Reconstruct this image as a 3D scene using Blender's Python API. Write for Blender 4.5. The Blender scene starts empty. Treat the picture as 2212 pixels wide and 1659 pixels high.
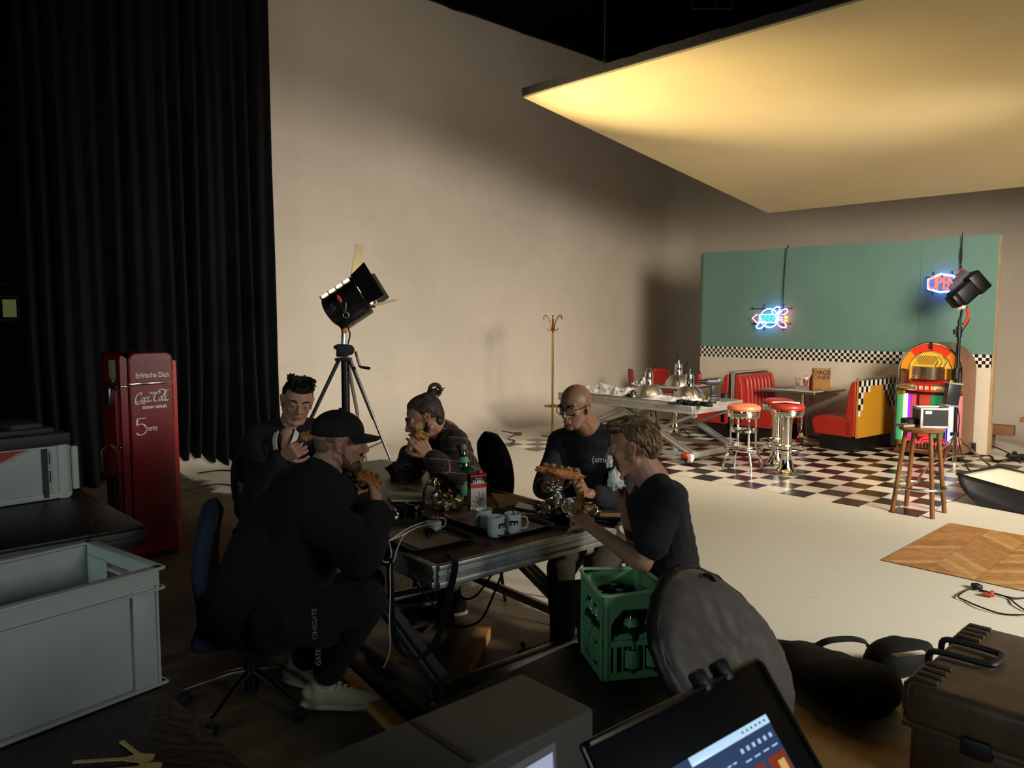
import bpy, bmesh, math, random
from mathutils import Vector as V, Matrix as Mx, noise as MN
random.seed(7)
PI = math.pi
sc = bpy.context.scene
COL = sc.collection
# ---------------------------------------------------------------- camera
FP, CX, CY, HC, HZ = 1690.0, 1106.0, 829.5, 1.80, 685.0
pit = math.atan((CY-HZ)/FP); yaw = math.radians(46.25)
FW = V((-math.sin(yaw), math.cos(yaw), 0)); RT = V((math.cos(yaw), math.sin(yaw), 0))
CF = FW*math.cos(pit)+V((0, 0, -math.sin(pit))); CU = FW*math.sin(pit)+V((0, 0, math.cos(pit)))
CO = V((0, 0, HC))
cam = bpy.data.cameras.new('camera'); camo = bpy.data.objects.new('camera', cam); COL.objects.link(camo)
cam.sensor_width = 36; cam.lens = FP/2212*36; cam.clip_start = .05; cam.clip_end = 60
camo.matrix_world = Mx((( RT.x, CU.x, -CF.x, CO.x), (RT.y, CU.y, -CF.y, CO.y), (RT.z, CU.z, -CF.z, CO.z), (0, 0, 0, 1)))
cam.dof.use_dof = True; cam.dof.focus_distance = 6.0; cam.dof.aperture_fstop = 8.0
sc.camera = camo
# surveying helpers: a direction seen in the photo turned into a real point at a known height / wall / depth
def ray(x, y): return CF+RT*((x-CX)/FP)-CU*((y-CY)/FP)
def gz(x, y, z=0.0): r = ray(x, y); return CO+r*((z-HC)/r.z)
def gd(x, y, d): return CO+ray(x, y)*d
def gy(x, y, Y): r = ray(x, y); return CO+r*(Y/r.y)
def gx(x, y, X): r = ray(x, y); return CO+r*(X/r.x)
def dep(P): return (P-CO).dot(CF)
# ---------------------------------------------------------------- world, exposure, large lights
w = bpy.data.worlds.new('world'); sc.world = w; w.use_nodes = True
w.node_tree.nodes['Background'].inputs[0].default_value = (.62, .62, .62, 1)
w.node_tree.nodes['Background'].inputs[1].default_value = 0.012
sc.view_settings.view_transform = 'Standard'; sc.view_settings.look = 'None'
sc.view_settings.exposure = 0.0; sc.view_settings.gamma = 1; sc.view_settings.use_curve_mapping = False
def look_rot(d): return V(d).to_track_quat('-Z', 'Y')
def light(name, kind, loc, tgt, e, col, size=.3, sy=None, **k):
    l = bpy.data.lights.new(name, kind); o = bpy.data.objects.new(name, l); COL.objects.link(o)
    l.energy = e; l.color = col; o.location = loc
    o.rotation_mode = 'QUATERNION'; o.rotation_quaternion = look_rot(V(tgt)-V(loc))
    if kind == 'AREA':
        l.size = size
        if sy: l.shape = 'RECTANGLE'; l.size_y = sy
    else: l.shadow_soft_size = size
    for a, b in k.items(): setattr(l, a, b)
    return o
# studio lamp on the far right of the set, outside the frame, washing the cyclorama
light('set_wash_lamp', 'SPOT', (-1.25, 7.95, 2.95), (-9.7, 6.9, 1.2), 1080, (1, .88, .77), .62, spot_size=math.radians(80), spot_blend=.9)
# high soft fill, added only to lighten the upper studio wall
light('upper_wall_fill', 'SPOT', (-3.2, 3.6, 6.6), (-9.7, 6.6, 3.2), 270, (1, .84, .72), .9, spot_size=math.radians(86), spot_blend=1.0)
# second set lamp, further right, on the diner corner and the floor
light('diner_key_lamp', 'SPOT', (.9, 6.4, 3.0), (-4.2, 10.9, .7), 2500, (1, .87, .72), 1.0, spot_size=math.radians(74), spot_blend=.9)
light('floor_wash_lamp', 'SPOT', (3.4, 5.8, 2.6), (-2.4, 5.5, 0), 2250, (.99, .97, .90), .6, spot_size=math.radians(64), spot_blend=.9)
# cool foreground fill added far right of the camera, its source unseen
light('right_fill_light', 'AREA', (4.4, 2.4, 2.7), (-2.6, 1.2, .7), 98, (.90, .97, 1.0), 1.3)
light('rear_fill_light', 'AREA', (-1.2, -5.6, 2.6), (-2.6, 2.0, .5), 90, (.75, .95, .95), 1.4)  # second cool fill, added behind the camera to lift the near left
# ---------------------------------------------------------------- helpers
def lin(c):
    if isinstance(c, str):
        c = [int(c[i:i+2], 16)/255 for i in (0, 2, 4)]
    return tuple([x/12.92 if x <= .04045 else ((x+.055)/1.055)**2.4 for x in c])+(1,)
MATS = {}
def M(name, col=None, rough=.6, metal=0, bump=0, bs=30, var=0, vs=6, emit=0, ecol=None, trans=0, spec=.5, ior=1.45, coat=0, sheen=0, col2=None, stretch=None, alpha=1):
    if name in MATS: return MATS[name]
    m = bpy.data.materials.new(name); m.use_nodes = True; nt = m.node_tree; b = nt.nodes['Principled BSDF']
    c = lin(col) if col else (.5, .5, .5, 1)
    b.inputs['Base Color'].default_value = c; b.inputs['Roughness'].default_value = rough; b.inputs['Metallic'].default_value = metal
    b.inputs['Specular IOR Level'].default_value = spec; b.inputs['IOR'].default_value = ior
    if trans: b.inputs['Transmission Weight'].default_value = trans
    if coat: b.inputs['Coat Weight'].default_value = coat
    if sheen: b.inputs['Sheen Weight'].default_value = sheen
    if alpha < 1: b.inputs['Alpha'].default_value = alpha
    if emit: b.inputs['Emission Color'].default_value = lin(ecol or col); b.inputs['Emission Strength'].default_value = emit
    if bump or var:
        tc = nt.nodes.new('ShaderNodeTexCoord'); mp = nt.nodes.new('ShaderNodeMapping'); nt.links.new(tc.outputs['Object'], mp.inputs[0])
        if stretch: mp.inputs['Scale'].default_value = stretch
    if var:
        n = nt.nodes.new('ShaderNodeTexNoise'); n.inputs['Scale'].default_value = vs; n.inputs['Detail'].default_value = 6; n.inputs['Roughness'].default_value = .65
        nt.links.new(mp.outputs[0], n.inputs['Vector'])
        r = nt.nodes.new('ShaderNodeValToRGB'); nt.links.new(n.outputs[0], r.inputs[0])
        c2 = lin(col2) if col2 else tuple([x*(1-var) for x in c[:3]])+(1,)
        r.color_ramp.elements[0].position = .36; r.color_ramp.elements[0].color = c2
        r.color_ramp.elements[1].position = .62; r.color_ramp.elements[1].color = c
        nt.links.new(r.outputs[0], b.inputs['Base Color'])
    if bump:
        n2 = nt.nodes.new('ShaderNodeTexNoise'); n2.inputs['Scale'].default_value = bs; n2.inputs['Detail'].default_value = 4
        nt.links.new(mp.outputs[0], n2.inputs['Vector'])
        bp = nt.nodes.new('ShaderNodeBump'); bp.inputs['Strength'].default_value = bump; bp.inputs['Distance'].default_value = .01
        nt.links.new(n2.outputs[0], bp.inputs['Height']); nt.links.new(bp.outputs[0], b.inputs['Normal'])
    MATS[name] = m; return m
def checkmat(name, sx, sz, c1='0b0b0d', c2='ded3bd', rough=.35, off=(0, 0, 0), flat=None, var=False):
    m = bpy.data.materials.new(name); m.use_nodes = True; nt = m.node_tree; b = nt.nodes['Principled BSDF']
    tc = nt.nodes.new('ShaderNodeTexCoord'); mp = nt.nodes.new('ShaderNodeMapping'); mp.vector_type = 'POINT'
    nt.links.new(tc.outputs['Object'], mp.inputs[0]); mp.inputs['Scale'].default_value = (sx[0], sx[1], sx[2]); mp.inputs['Location'].default_value = off
    ck = nt.nodes.new('ShaderNodeTexChecker'); ck.inputs['Scale'].default_value = 1
    ck.inputs['Color1'].default_value = lin(c1); ck.inputs['Color2'].default_value = lin(c2)
    nt.links.new(mp.outputs[0], ck.inputs['Vector'])
    b.inputs['Roughness'].default_value = rough
    if var:
        n = nt.nodes.new('ShaderNodeTexNoise'); n.inputs['Scale'].default_value = 3; n.inputs['Detail'].default_value = 8
        mx = nt.nodes.new('ShaderNodeMix'); mx.data_type = 'RGBA'; mx.blend_type = 'MULTIPLY'; mx.inputs[0].default_value = .15
        nt.links.new(tc.outputs['Object'], n.inputs['Vector'])
        nt.links.new(ck.outputs[0], mx.inputs[6]); nt.links.new(n.outputs[0], mx.inputs[7]); nt.links.new(mx.outputs[2], b.inputs['Base Color'])
    else: nt.links.new(ck.outputs[0], b.inputs['Base Color'])
    return m
def rotM(z=0, y=0, x=0): return (Mx.Rotation(z, 4, 'Z') @ Mx.Rotation(y, 4, 'Y') @ Mx.Rotation(x, 4, 'X'))
def frame(d, up=(0, 0, 1)):
    """3x3 whose Z column is d"""
    z = V(d).normalized(); u = V(up)
    if abs(z.dot(u.normalized())) > .98: u = V((1, 0, 0)) if abs(z.x) < .9 else V((0, 1, 0))
    x = u.cross(z).normalized(); y = z.cross(x)
    return Mx(((x.x, y.x, z.x), (x.y, y.y, z.y), (x.z, y.z, z.z)))
class B:
    def __init__(s): s.v = []; s.f = []; s.T = None
    def add(s, vs, fs):
        n = len(s.v)
        s.v += [(s.T @ V(v)) if s.T else V(v) for v in vs]; s.f += [tuple(n+i for i in f) for f in fs]; return s
    def box(s, c, d, rot=None, bev=0, seg=2):
        bm = bmesh.new(); bmesh.ops.create_cube(bm, size=1)
        for v in bm.verts: v.co = V((v.co.x*d[0], v.co.y*d[1], v.co.z*d[2]))
        if bev: bmesh.ops.bevel(bm, geom=bm.edges[:], offset=min(bev, min(d)*.49), segments=seg, affect='EDGES', profile=.5)
        bm.verts.index_update()
        if isinstance(rot, (int, float)): rot = Mx.Rotation(rot, 3, 'Z')
        if rot is not None: rot = rot.to_3x3()
        vs = [((rot @ v.co) if rot else v.co.copy())+V(c) for v in bm.verts]; fs = [[v.index for v in f.verts] for f in bm.faces]
        bm.free(); return s.add(vs, fs)
    def bar(s, p0, p1, w, h, up=(0, 0, 1), bev=0):
        p0 = V(p0); p1 = V(p1); R = frame(p1-p0, up)
        return s.box((p0+p1)/2, (w, h, (p1-p0).length), R, bev)
    def cyl(s, p0, p1, r0, r1=None, seg=16, caps=True):
        p0 = V(p0); p1 = V(p1); r1 = r0 if r1 is None else r1; R = frame(p1-p0)
        vs = []
        for p, r in ((p0, r0), (p1, r1)):
            for i in range(seg):
                a = 2*PI*i/seg; vs.append(p+R @ V((r*math.cos(a), r*math.sin(a), 0)))
        fs = [(i, (i+1) % seg, seg+(i+1) % seg, seg+i) for i in range(seg)]
        if caps: fs += [tuple(range(seg-1, -1, -1)), tuple(range(seg, 2*seg))]
        return s.add(vs, fs)
    def tube(s, pts, r, seg=8, closed=False, flat=1.0, up=(0, 0, 1)):
        pts = [V(p) for p in pts]; n = len(pts); rs = r if isinstance(r, (list, tuple)) else [r]*n
        vs = []; fs = []; prev = None
        for i, p in enumerate(pts):
            if closed: t = pts[(i+1) % n]-pts[i-1]
            else: t = pts[min(i+1, n-1)]-pts[max(i-1, 0)]
            if t.length < 1e-9: t = V((0, 0, 1))
            t.normalize()
            if prev is None: x = frame(t, up).col[0].copy()
            else:
                x = prev-t*prev.dot(t)
                if x.length < 1e-6: x = frame(t, up).col[0].copy()
                x.normalize()
            prev = x; y = t.cross(x)
            for k in range(seg):
                a = 2*PI*k/seg; vs.append(p+x*(rs[i]*math.cos(a))+y*(rs[i]*flat*math.sin(a)))
        m = n if closed else n-1
        for i in range(m):
            j = (i+1) % n
            for k in range(seg): fs.append((i*seg+k, i*seg+(k+1) % seg, j*seg+(k+1) % seg, j*seg+k))
        if not closed: fs += [tuple(range(seg-1, -1, -1)), tuple((n-1)*seg+k for k in range(seg))]
        return s.add(vs, fs)
    def ribbon(s, pts, wv, th=.002):
        """strip following pts with half width vectors wv"""
        vs = []; fs = []; n = len(pts)
        for i, p in enumerate(pts):
            p = V(p); wq = V(wv[i] if isinstance(wv, list) else wv)
            t = (V(pts[min(i+1, n-1)])-V(pts[max(i-1, 0)])); nn = t.cross(wq)
            nn = nn.normalized()*th/2 if nn.length > 1e-9 else V((0, 0, th/2))
            vs += [p-wq-nn, p+wq-nn, p+wq+nn, p-wq+nn]
        for i in range(n-1):
            for k in range(4): fs.append((i*4+k, i*4+(k+1) % 4, i*4+4+(k+1) % 4, i*4+4+k))
        fs += [(3, 2, 1, 0), tuple((n-1)*4+k for k in range(4))]
        return s.add(vs, fs)
    def lathe(s, prof, seg=24, c=(0, 0, 0), R=None, a0=0, a1=2*PI):
        full = abs(a1-a0-2*PI) < 1e-6; vs = []; fs = []; n = len(prof); ns = seg if full else seg+1
        for i in range(ns):
            a = a0+(a1-a0)*i/seg
            for r, z in prof:
                p = V((r*math.cos(a), r*math.sin(a), z)); vs.append((R.to_3x3() @ p if R else p)+V(c))
        for i in range(seg):
            j = (i+1) % ns
            for k in range(n-1): fs.append((i*n+k, j*n+k, j*n+k+1, i*n+k+1))
        if full:
            if prof[0][0] > 1e-6: fs.append(tuple(i*n for i in range(ns-1, -1, -1)))
            if prof[-1][0] > 1e-6: fs.append(tuple(i*n+n-1 for i in range(ns)))
        return s.add(vs, fs)
    def sph(s, c, r, R=None, seg=16, rings=10):
        if isinstance(r, (int, float)): r = (r, r, r)
        vs = []; fs = []; R = R.to_3x3() if R else None
        def P(x, y, z):
            p = V((x*r[0], y*r[1], z*r[2])); return (R @ p if R else p)+V(c)
        vs.append(P(0, 0, 1))
        for i in range(1, rings):
            t = PI*i/rings
            for k in range(seg): a = 2*PI*k/seg; vs.append(P(math.sin(t)*math.cos(a), math.sin(t)*math.sin(a), math.cos(t)))
        vs.append(P(0, 0, -1)); L = len(vs)-1
        for k in range(seg): fs.append((0, 1+k, 1+(k+1) % seg))
        for i in range(rings-2):
            for k in range(seg): a = 1+i*seg; fs.append((a+k, a+seg+k, a+seg+(k+1) % seg, a+(k+1) % seg))
        a = 1+(rings-2)*seg
        for k in range(seg): fs.append((a+k, L, a+(k+1) % seg))
        return s.add(vs, fs)
    def cap(s, p0, p1, r0, r1=None, seg=14, sx=1.0, side=None, flat=False):
        """tapered capsule, optional elliptical section (sx along side)"""
        p0 = V(p0); p1 = V(p1); r1 = r0 if r1 is None else r1; d = p1-p0
        if d.length < 1e-5: return s.sph(p0, r0)
        R = frame(d, side if side is not None else (0, 0, 1)); z = R.col[2]
        if side is not None:
            x = V(side)-z*V(side).dot(z); x.normalize(); y = z.cross(x)
        else: x, y = R.col[0].copy(), R.col[1].copy()
        rings = []
        if flat: rings += [(p0, r0), (p1, r1)]
        else:
            for k in range(1, 5): a = PI/2*(1-k/4); rings.append((p0-z*r0*math.sin(a), r0*math.cos(a)))
            for k in range(0, 4): a = PI/2*k/4; rings.append((p1+z*r1*math.sin(a), r1*math.cos(a)))
        vs = []
        for p, r in rings:
            for k in range(seg): a = 2*PI*k/seg; vs.append(p+x*(r*sx*math.cos(a))+y*(r*math.sin(a)))
        fs = []
        for i in range(len(rings)-1):
            for k in range(seg): fs.append((i*seg+k, i*seg+(k+1) % seg, (i+1)*seg+(k+1) % seg, (i+1)*seg+k))
        fs += [tuple(range(seg-1, -1, -1)), tuple((len(rings)-1)*seg+k for k in range(seg))]
        return s.add(vs, fs)
    def prism(s, poly, z0, z1, R=None, c=(0, 0, 0)):
        n = len(poly); R3 = R.to_3x3() if R else None
        vs = [((R3 @ V((x, y, z))) if R3 else V((x, y, z)))+V(c) for z in (z0, z1) for x, y in poly]
        fs = [(i, (i+1) % n, n+(i+1) % n, n+i) for i in range(n)]+[tuple(range(n-1, -1, -1)), tuple(range(n, 2*n))]
        return s.add(vs, fs)
    def grid(s, fn, nu, nv):
        vs = [fn(i/nu, j/nv) for i in range(nu+1) for j in range(nv+1)]
        fs = [(i*(nv+1)+j, (i+1)*(nv+1)+j, (i+1)*(nv+1)+j+1, i*(nv+1)+j+1) for i in range(nu) for j in range(nv)]
        return s.add(vs, fs)
    def ring(s, c, R, r, n=32, ax=(0, 0, 1)):
        F = frame(ax); return s.tube([V(c)+F @ V((R*math.cos(2*PI*i/n), R*math.sin(2*PI*i/n), 0)) for i in range(n)], r, 8, True)
    def arr(s, cells): pass
WM = {}
def thing(name, label, cat, loc=(0, 0, 0), rz=0, group=None):
    o = bpy.data.objects.new(name, None); COL.objects.link(o); o.location = loc; o.rotation_euler = (0, 0, rz)
    o.empty_display_size = .1
    o['label'] = label; o['category'] = cat
    if group: o['group'] = group
    WM[o.name] = Mx.Translation(V(loc)) @ Mx.Rotation(rz, 4, 'Z')
    return o
def tag(o, label, cat, group=None, kind=None):
    o['label'] = label; o['category'] = cat
    if group: o['group'] = group
    if kind: o['kind'] = kind
    return o
def mesh(name, b, smooth=35):
    me = bpy.data.meshes.new(name); me.from_pydata([tuple(v) for v in b.v], [], b.f)
    bm = bmesh.new(); bm.from_mesh(me); bmesh.ops.recalc_face_normals(bm, faces=bm.faces[:]); bm.to_mesh(me); bm.free()
    if smooth:
        me.shade_smooth(); me.set_sharp_from_angle(angle=math.radians(smooth))
    return me
def part(name, b, mat, parent=None, world=False, smooth=35, label=None, centre=None):
    if parent is not None and world:
        W = WM[parent.name].inverted(); b.v = [W @ v for v in b.v]
    if parent is None:      # top-level single mesh: origin at its base centre
        lo = V([min(v[i] for v in b.v) for i in range(3)]); hi = V([max(v[i] for v in b.v) for i in range(3)])
        org = V(((lo.x+hi.x)/2, (lo.y+hi.y)/2, lo.z)) if centre is None else V(centre)
        b.v = [v-org for v in b.v]
    o = bpy.data.objects.new(name, mesh(name, b, smooth)); COL.objects.link(o)
    if mat: o.data.materials.append(mat)
    if parent is not None: o.parent = parent; WM[o.name] = WM[parent.name]
    else: o.location = org; WM[o.name] = Mx.Translation(org)
    if label: o['label'] = label
    return o
def struct(name, b, mat, centre=(0, 0, 0), smooth=35):
    o = part(name, b, mat, None, smooth=smooth, centre=centre); o['kind'] = 'structure'; return o
def dup(o, loc=None, rz=None, label=None, group=None, parent=None):
    c = o.copy(); COL.objects.link(c)
    if parent is not None: c.parent = parent
    for ch in [x for x in bpy.data.objects if x.parent == o]: dup(ch, parent=c)
    if loc is not None: c.location = loc
    if rz is not None: c.rotation_euler = (0, 0, rz)
    if label: c['label'] = label
    if group: c['group'] = group
    WM[c.name] = Mx.Translation(c.location) @ Mx.Rotation(c.rotation_euler.z, 4, 'Z')
    return c
def text(name, s, size, mat, parent, loc, R, ext=.001, shear=0, sx=1.0, world=True, space=1.0, bold=0):
    cu = bpy.data.curves.new(name, 'FONT'); cu.body = s; cu.size = size; cu.extrude = ext; cu.align_x = 'CENTER'; cu.align_y = 'CENTER'; cu.shear = shear
    cu.space_character = space; cu.offset = bold; cu.resolution_u = 4
    o = bpy.data.objects.new(name, cu); COL.objects.link(o)
    bpy.context.view_layer.update(); dg = bpy.context.evaluated_depsgraph_get()
    me = bpy.data.meshes.new_from_object(o.evaluated_get(dg)); bpy.data.objects.remove(o)
    W = Mx.Translation(V(loc)) @ R.to_4x4() @ Mx.Diagonal((sx, 1, 1, 1))
    if world and parent is not None: W = WM[parent.name].inverted() @ W
    me.transform(W); t = bpy.data.objects.new(name, me); COL.objects.link(t); me.materials.clear(); me.materials.append(mat)
    if parent is not None: t.parent = parent; WM[t.name] = WM[parent.name]
    return t
def face_rot(nx, up=(0, 0, 1)):
    """rotation whose local +Z is the normal nx and local +Y is up (for text, signs)"""
    z = V(nx).normalized(); u = V(up); y = (u-z*u.dot(z)).normalized(); x = y.cross(z)
    return Mx(((x.x, y.x, z.x), (x.y, y.y, z.y), (x.z, y.z, z.z)))
def spline(pts, n=8, closed=False):
    pts = [V(p) for p in pts]; out = []; m = len(pts)
    rng = range(m) if closed else range(m-1)
    for i in rng:
        p0 = pts[i-1] if (closed or i > 0) else pts[0]*2-pts[1]; p1 = pts[i]; p2 = pts[(i+1) % m]
        p3 = pts[(i+2) % m] if (closed or i+2 < m) else pts[-1]*2-pts[-2]
        for k in range(n):
            t = k/n; out.append(.5*((2*p1)+(p2-p0)*t+(2*p0-5*p1+4*p2-p3)*t*t+(3*p1-p0-3*p2+p3)*t**3))
    if not closed: out.append(pts[-1])
    return out
def crumple(c, r, n=20, amp=.35, seed=0, flat=1.0, R=None):
    """vertex list of a crumpled ball/sheet"""
    b = B(); b.sph((0, 0, 0), 1, seg=n, rings=max(6, n*2//3))
    out = []
    for v in b.v:
        k = 1+amp*(MN.noise(v*2.3+V((seed, 0, 0)))+.6*MN.noise(v*5.1+V((0, seed, 0)))+.35*MN.noise(v*11+V((0, 0, seed))))
        p = V((v.x*r[0]*k, v.y*r[1]*k, v.z*r[2]*k)); out.append((R @ p if R else p)+V(c))
    b.v = out; return b
def crumple_into(bb, c, r, n=20, amp=.35, seed=0, R=None):
    b = crumple(c, r, n, amp, seed, 1, R); bb.add(b.v, b.f)
# ---------------------------------------------------------------- materials
white_paint = M('cyc_paint', 'cbc0ae', .75, var=.10, vs=.8, bump=.12, bs=90)
teal = M('teal_paper', '668a7e', .65, var=.10, vs=1.5, bump=.08, bs=20)
blackwood = M('black_stained_ply', '17130f', .42, var=.5, vs=4, bump=.3, bs=40, col2='4a3d2b')
MATS['black_stained_ply'].node_tree.nodes['Color Ramp'].color_ramp.elements[0].position = .22
MATS['black_stained_ply'].node_tree.nodes['Color Ramp'].color_ramp.elements[1].position = .40
tabletop_m = M('worn_table_top', '2a1d14', .45, var=.3, vs=5, bump=.2, bs=60)
alu = M('aluminium', 'b4b1a6', .45, .5, bump=.03, bs=90, var=.2, vs=9)
alu_dark = M('dull_aluminium', '9ea19b', .42, .75, bump=.03, bs=90, var=.3, vs=12)
chrome = M('chrome', 'e6e2d8', .12, 1)
steel = M('brushed_steel', 'b4b0a6', .3, 1, bump=.05, bs=60)
brass = M('brass', 'b08a45', .25, 1)
blackm = M('black_metal', '0c0c0d', .4, .3)
blackp = M('black_plastic', '101011', .5)
blackr = M('black_rubber', '0b0b0b', .75)
redv = M('red_vinyl', 'a52a1c', .38, bump=.06, bs=40, var=.12, vs=5)
orangev = M('salmon_vinyl', 'd9784f', .4, bump=.06, bs=40)
greyp = M('grey_plastic', 'aeb4ac', .5, var=.06, vs=6, bump=.04, bs=120)
wood = M('stool_wood', '7a4c22', .4, var=.45, vs=7, bump=.2, bs=30, stretch=(6, 6, .6))
lumber = M('raw_lumber', 'c98a50', .7, var=.3, vs=8, bump=.2, bs=40)
redsticker = M('red_sticker', 'c2371c', .5)
foil = M('aluminium_foil', 'c9c6be', .22, 1, bump=.8, bs=60)
paper = M('paper', 'd8cfb8', .8, var=.06, vs=10)
tissue = M('tissue', 'dcd8cc', .95, bump=.3, bs=60)
bread = M('flatbread', 'b0713a', .75, var=.5, vs=22, bump=.6, bs=70, col2='6a3a1a')
lettuce = M('lettuce', '8c8a3c', .7, bump=.4, bs=60)
tomato = M('tomato', 'b8402a', .5)
glassm = M('clear_glass', 'f4f6f4', .03, trans=1, ior=1.45)
# ---------------------------------------------------------------- structure
# floor: dark worn studio boards with white cyclorama paint beyond a ragged line
fm = bpy.data.materials.new('studio_floor'); fm.use_nodes = True; nt = fm.node_tree; bs = nt.nodes['Principled BSDF']
def N(t, **k):
    n = nt.nodes.new(t)
    for a, b_ in k.items(): n.inputs[a].default_value = b_
    return n
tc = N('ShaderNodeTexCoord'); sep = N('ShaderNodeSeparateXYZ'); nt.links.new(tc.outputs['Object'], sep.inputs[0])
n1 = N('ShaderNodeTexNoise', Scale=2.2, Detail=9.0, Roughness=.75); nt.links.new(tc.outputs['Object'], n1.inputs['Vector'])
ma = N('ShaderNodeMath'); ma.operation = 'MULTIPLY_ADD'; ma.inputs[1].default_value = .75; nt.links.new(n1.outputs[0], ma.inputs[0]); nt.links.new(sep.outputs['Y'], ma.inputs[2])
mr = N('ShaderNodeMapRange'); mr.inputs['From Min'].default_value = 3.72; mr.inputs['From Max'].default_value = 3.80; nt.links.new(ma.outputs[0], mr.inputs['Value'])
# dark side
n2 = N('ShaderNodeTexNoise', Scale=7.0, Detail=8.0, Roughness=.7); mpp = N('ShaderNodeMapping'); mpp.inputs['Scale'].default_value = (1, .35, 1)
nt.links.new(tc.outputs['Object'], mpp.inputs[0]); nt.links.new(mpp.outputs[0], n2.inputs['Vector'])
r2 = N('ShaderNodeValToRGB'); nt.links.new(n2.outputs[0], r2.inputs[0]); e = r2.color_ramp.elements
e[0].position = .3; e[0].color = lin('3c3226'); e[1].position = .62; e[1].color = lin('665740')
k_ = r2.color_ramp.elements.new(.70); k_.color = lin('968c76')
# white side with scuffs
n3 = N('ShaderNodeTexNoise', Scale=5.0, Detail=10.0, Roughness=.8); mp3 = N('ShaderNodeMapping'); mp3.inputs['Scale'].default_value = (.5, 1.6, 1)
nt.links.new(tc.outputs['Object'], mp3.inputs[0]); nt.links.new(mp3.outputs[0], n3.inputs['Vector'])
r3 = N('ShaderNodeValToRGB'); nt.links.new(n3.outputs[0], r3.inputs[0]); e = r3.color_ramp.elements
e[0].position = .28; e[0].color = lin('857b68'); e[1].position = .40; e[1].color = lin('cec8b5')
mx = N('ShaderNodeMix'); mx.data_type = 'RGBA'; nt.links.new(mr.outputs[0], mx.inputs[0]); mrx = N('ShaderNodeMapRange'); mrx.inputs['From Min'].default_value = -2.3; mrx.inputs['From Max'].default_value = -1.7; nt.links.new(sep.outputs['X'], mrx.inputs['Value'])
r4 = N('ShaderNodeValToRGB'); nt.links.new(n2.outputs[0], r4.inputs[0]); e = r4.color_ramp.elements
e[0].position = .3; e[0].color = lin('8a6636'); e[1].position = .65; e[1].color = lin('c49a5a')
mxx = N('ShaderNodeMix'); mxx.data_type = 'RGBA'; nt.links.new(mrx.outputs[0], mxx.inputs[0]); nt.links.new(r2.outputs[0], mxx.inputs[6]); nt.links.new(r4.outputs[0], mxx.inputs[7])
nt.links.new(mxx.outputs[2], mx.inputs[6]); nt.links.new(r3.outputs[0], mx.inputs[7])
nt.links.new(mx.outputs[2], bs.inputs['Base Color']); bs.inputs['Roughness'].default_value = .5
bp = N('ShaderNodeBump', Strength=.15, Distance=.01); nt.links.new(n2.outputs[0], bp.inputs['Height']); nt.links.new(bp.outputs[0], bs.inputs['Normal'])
XW, YB, HW = -9.7, 14.15, 6.55
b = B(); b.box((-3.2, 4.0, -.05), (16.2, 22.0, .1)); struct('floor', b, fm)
def cyc(rev, lo, hi, at):
    b = B(); R = .75; prof = [(R, .0)]
    for i in range(1, 13): a = PI/2*i/12; prof.append((R-R*math.sin(a), R-R*math.cos(a)))
    prof += [(0, 2.5), (0, HW)]
    inner = prof; outer = [(-.12, HW), (-.12, -.02), (R, -.02)]
    pl = inner+outer; n = len(pl); vs = []
    for t in (lo, hi):
        for x, z in pl: vs.append((at+x, t, z) if not rev else (t, at-x, z))
    fs = [(i, (i+1) % n, n+(i+1) % n, n+i) for i in range(n)]+[tuple(range(n)), tuple(range(2*n-1, n-1, -1))]
    return b.add(vs, fs)
struct('wall_left', cyc(False, 3.4, YB, XW), white_paint)
struct('wall_back', cyc(True, XW, 4.6, YB), white_paint)
# rounded vertical corner of the cyclorama
b = B(); R = .5; pl = [(XW-.05, YB+.05)]+[(XW+R-R*math.cos(PI/2*i/10), YB-R+R*math.sin(PI/2*i/10)) for i in range(11)]
b.prism(pl, .0, HW); struct('trim_1', b, white_paint)
wallblack = M('black_wall', '19191b', .95, bump=.2, bs=20, spec=.1)
b = B(); b.box((XW-1.4, 4.0, 4.2), (.1, 22.0, 8.4)); struct('wall_far_left', b, wallblack)
b = B(); b.box((-3.2, -6.9, 4.2), (16.2, .1, 8.4)); struct('wall_rear', b, wallblack)
b = B(); b.box((4.85, 4.0, 4.2), (.1, 22.0, 8.4)); struct('wall_right', b, wallblack)
b = B(); b.box((-3.2, 14.9, 4.2), (16.2, .1, 8.4)); struct('wall_outer_back', b, M('deep_black_wall', '09090a', .95, spec=.1))
b = B(); b.box((-3.2, 4.0, 8.45), (16.2, 22, .1)); struct('ceiling', b, MATS['deep_black_wall'])
# black capping rail with cable on the cyclorama's top edge
b = B(); b.box((XW-.06, (3.4+YB)/2, HW+.03), (.2, YB-3.4, .06)); b.tube([(XW+.03, 3.5+i*.5, HW+.02+.03*math.sin(i*1.9)) for i in range(21)], .018)
struct('trim_2', b, blackm)
# ceiling truss, dark
t = thing('lighting_truss', 'dark tubular lighting truss hanging under the black studio ceiling', 'truss', (-6.2, 9.2, 7.3))
b = B()
for dy, dz in ((-.2, 0), (.2, 0), (0, .35)): b.cyl((-3, dy, dz), (5.5, dy, dz), .03)
part('chord', b, blackm, t)
b = B()
for i in range(17):
    x = -3+i*.5
    b.cyl((x, -.2, 0), (x+.25, 0, .35), .012, seg=6); b.cyl((x+.25, 0, .35), (x+.5, .2, 0), .012, seg=6); b.cyl((x, -.2, 0), (x+.5, .2, 0), .012, seg=6)
part('lattice', b, blackm, t)
b = B(); b.cyl((-2.2, 0, .35), (-2.2, 0, 1.1), .01, seg=6); part('suspension_wire', b, blackm, t); b = B(); b.cyl((4.5, 0, .35), (4.5, 0, 1.1), .01, seg=6); part('suspension_wire', b, blackm, t)
p_ = gd(1545, 18, 11.5)
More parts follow.
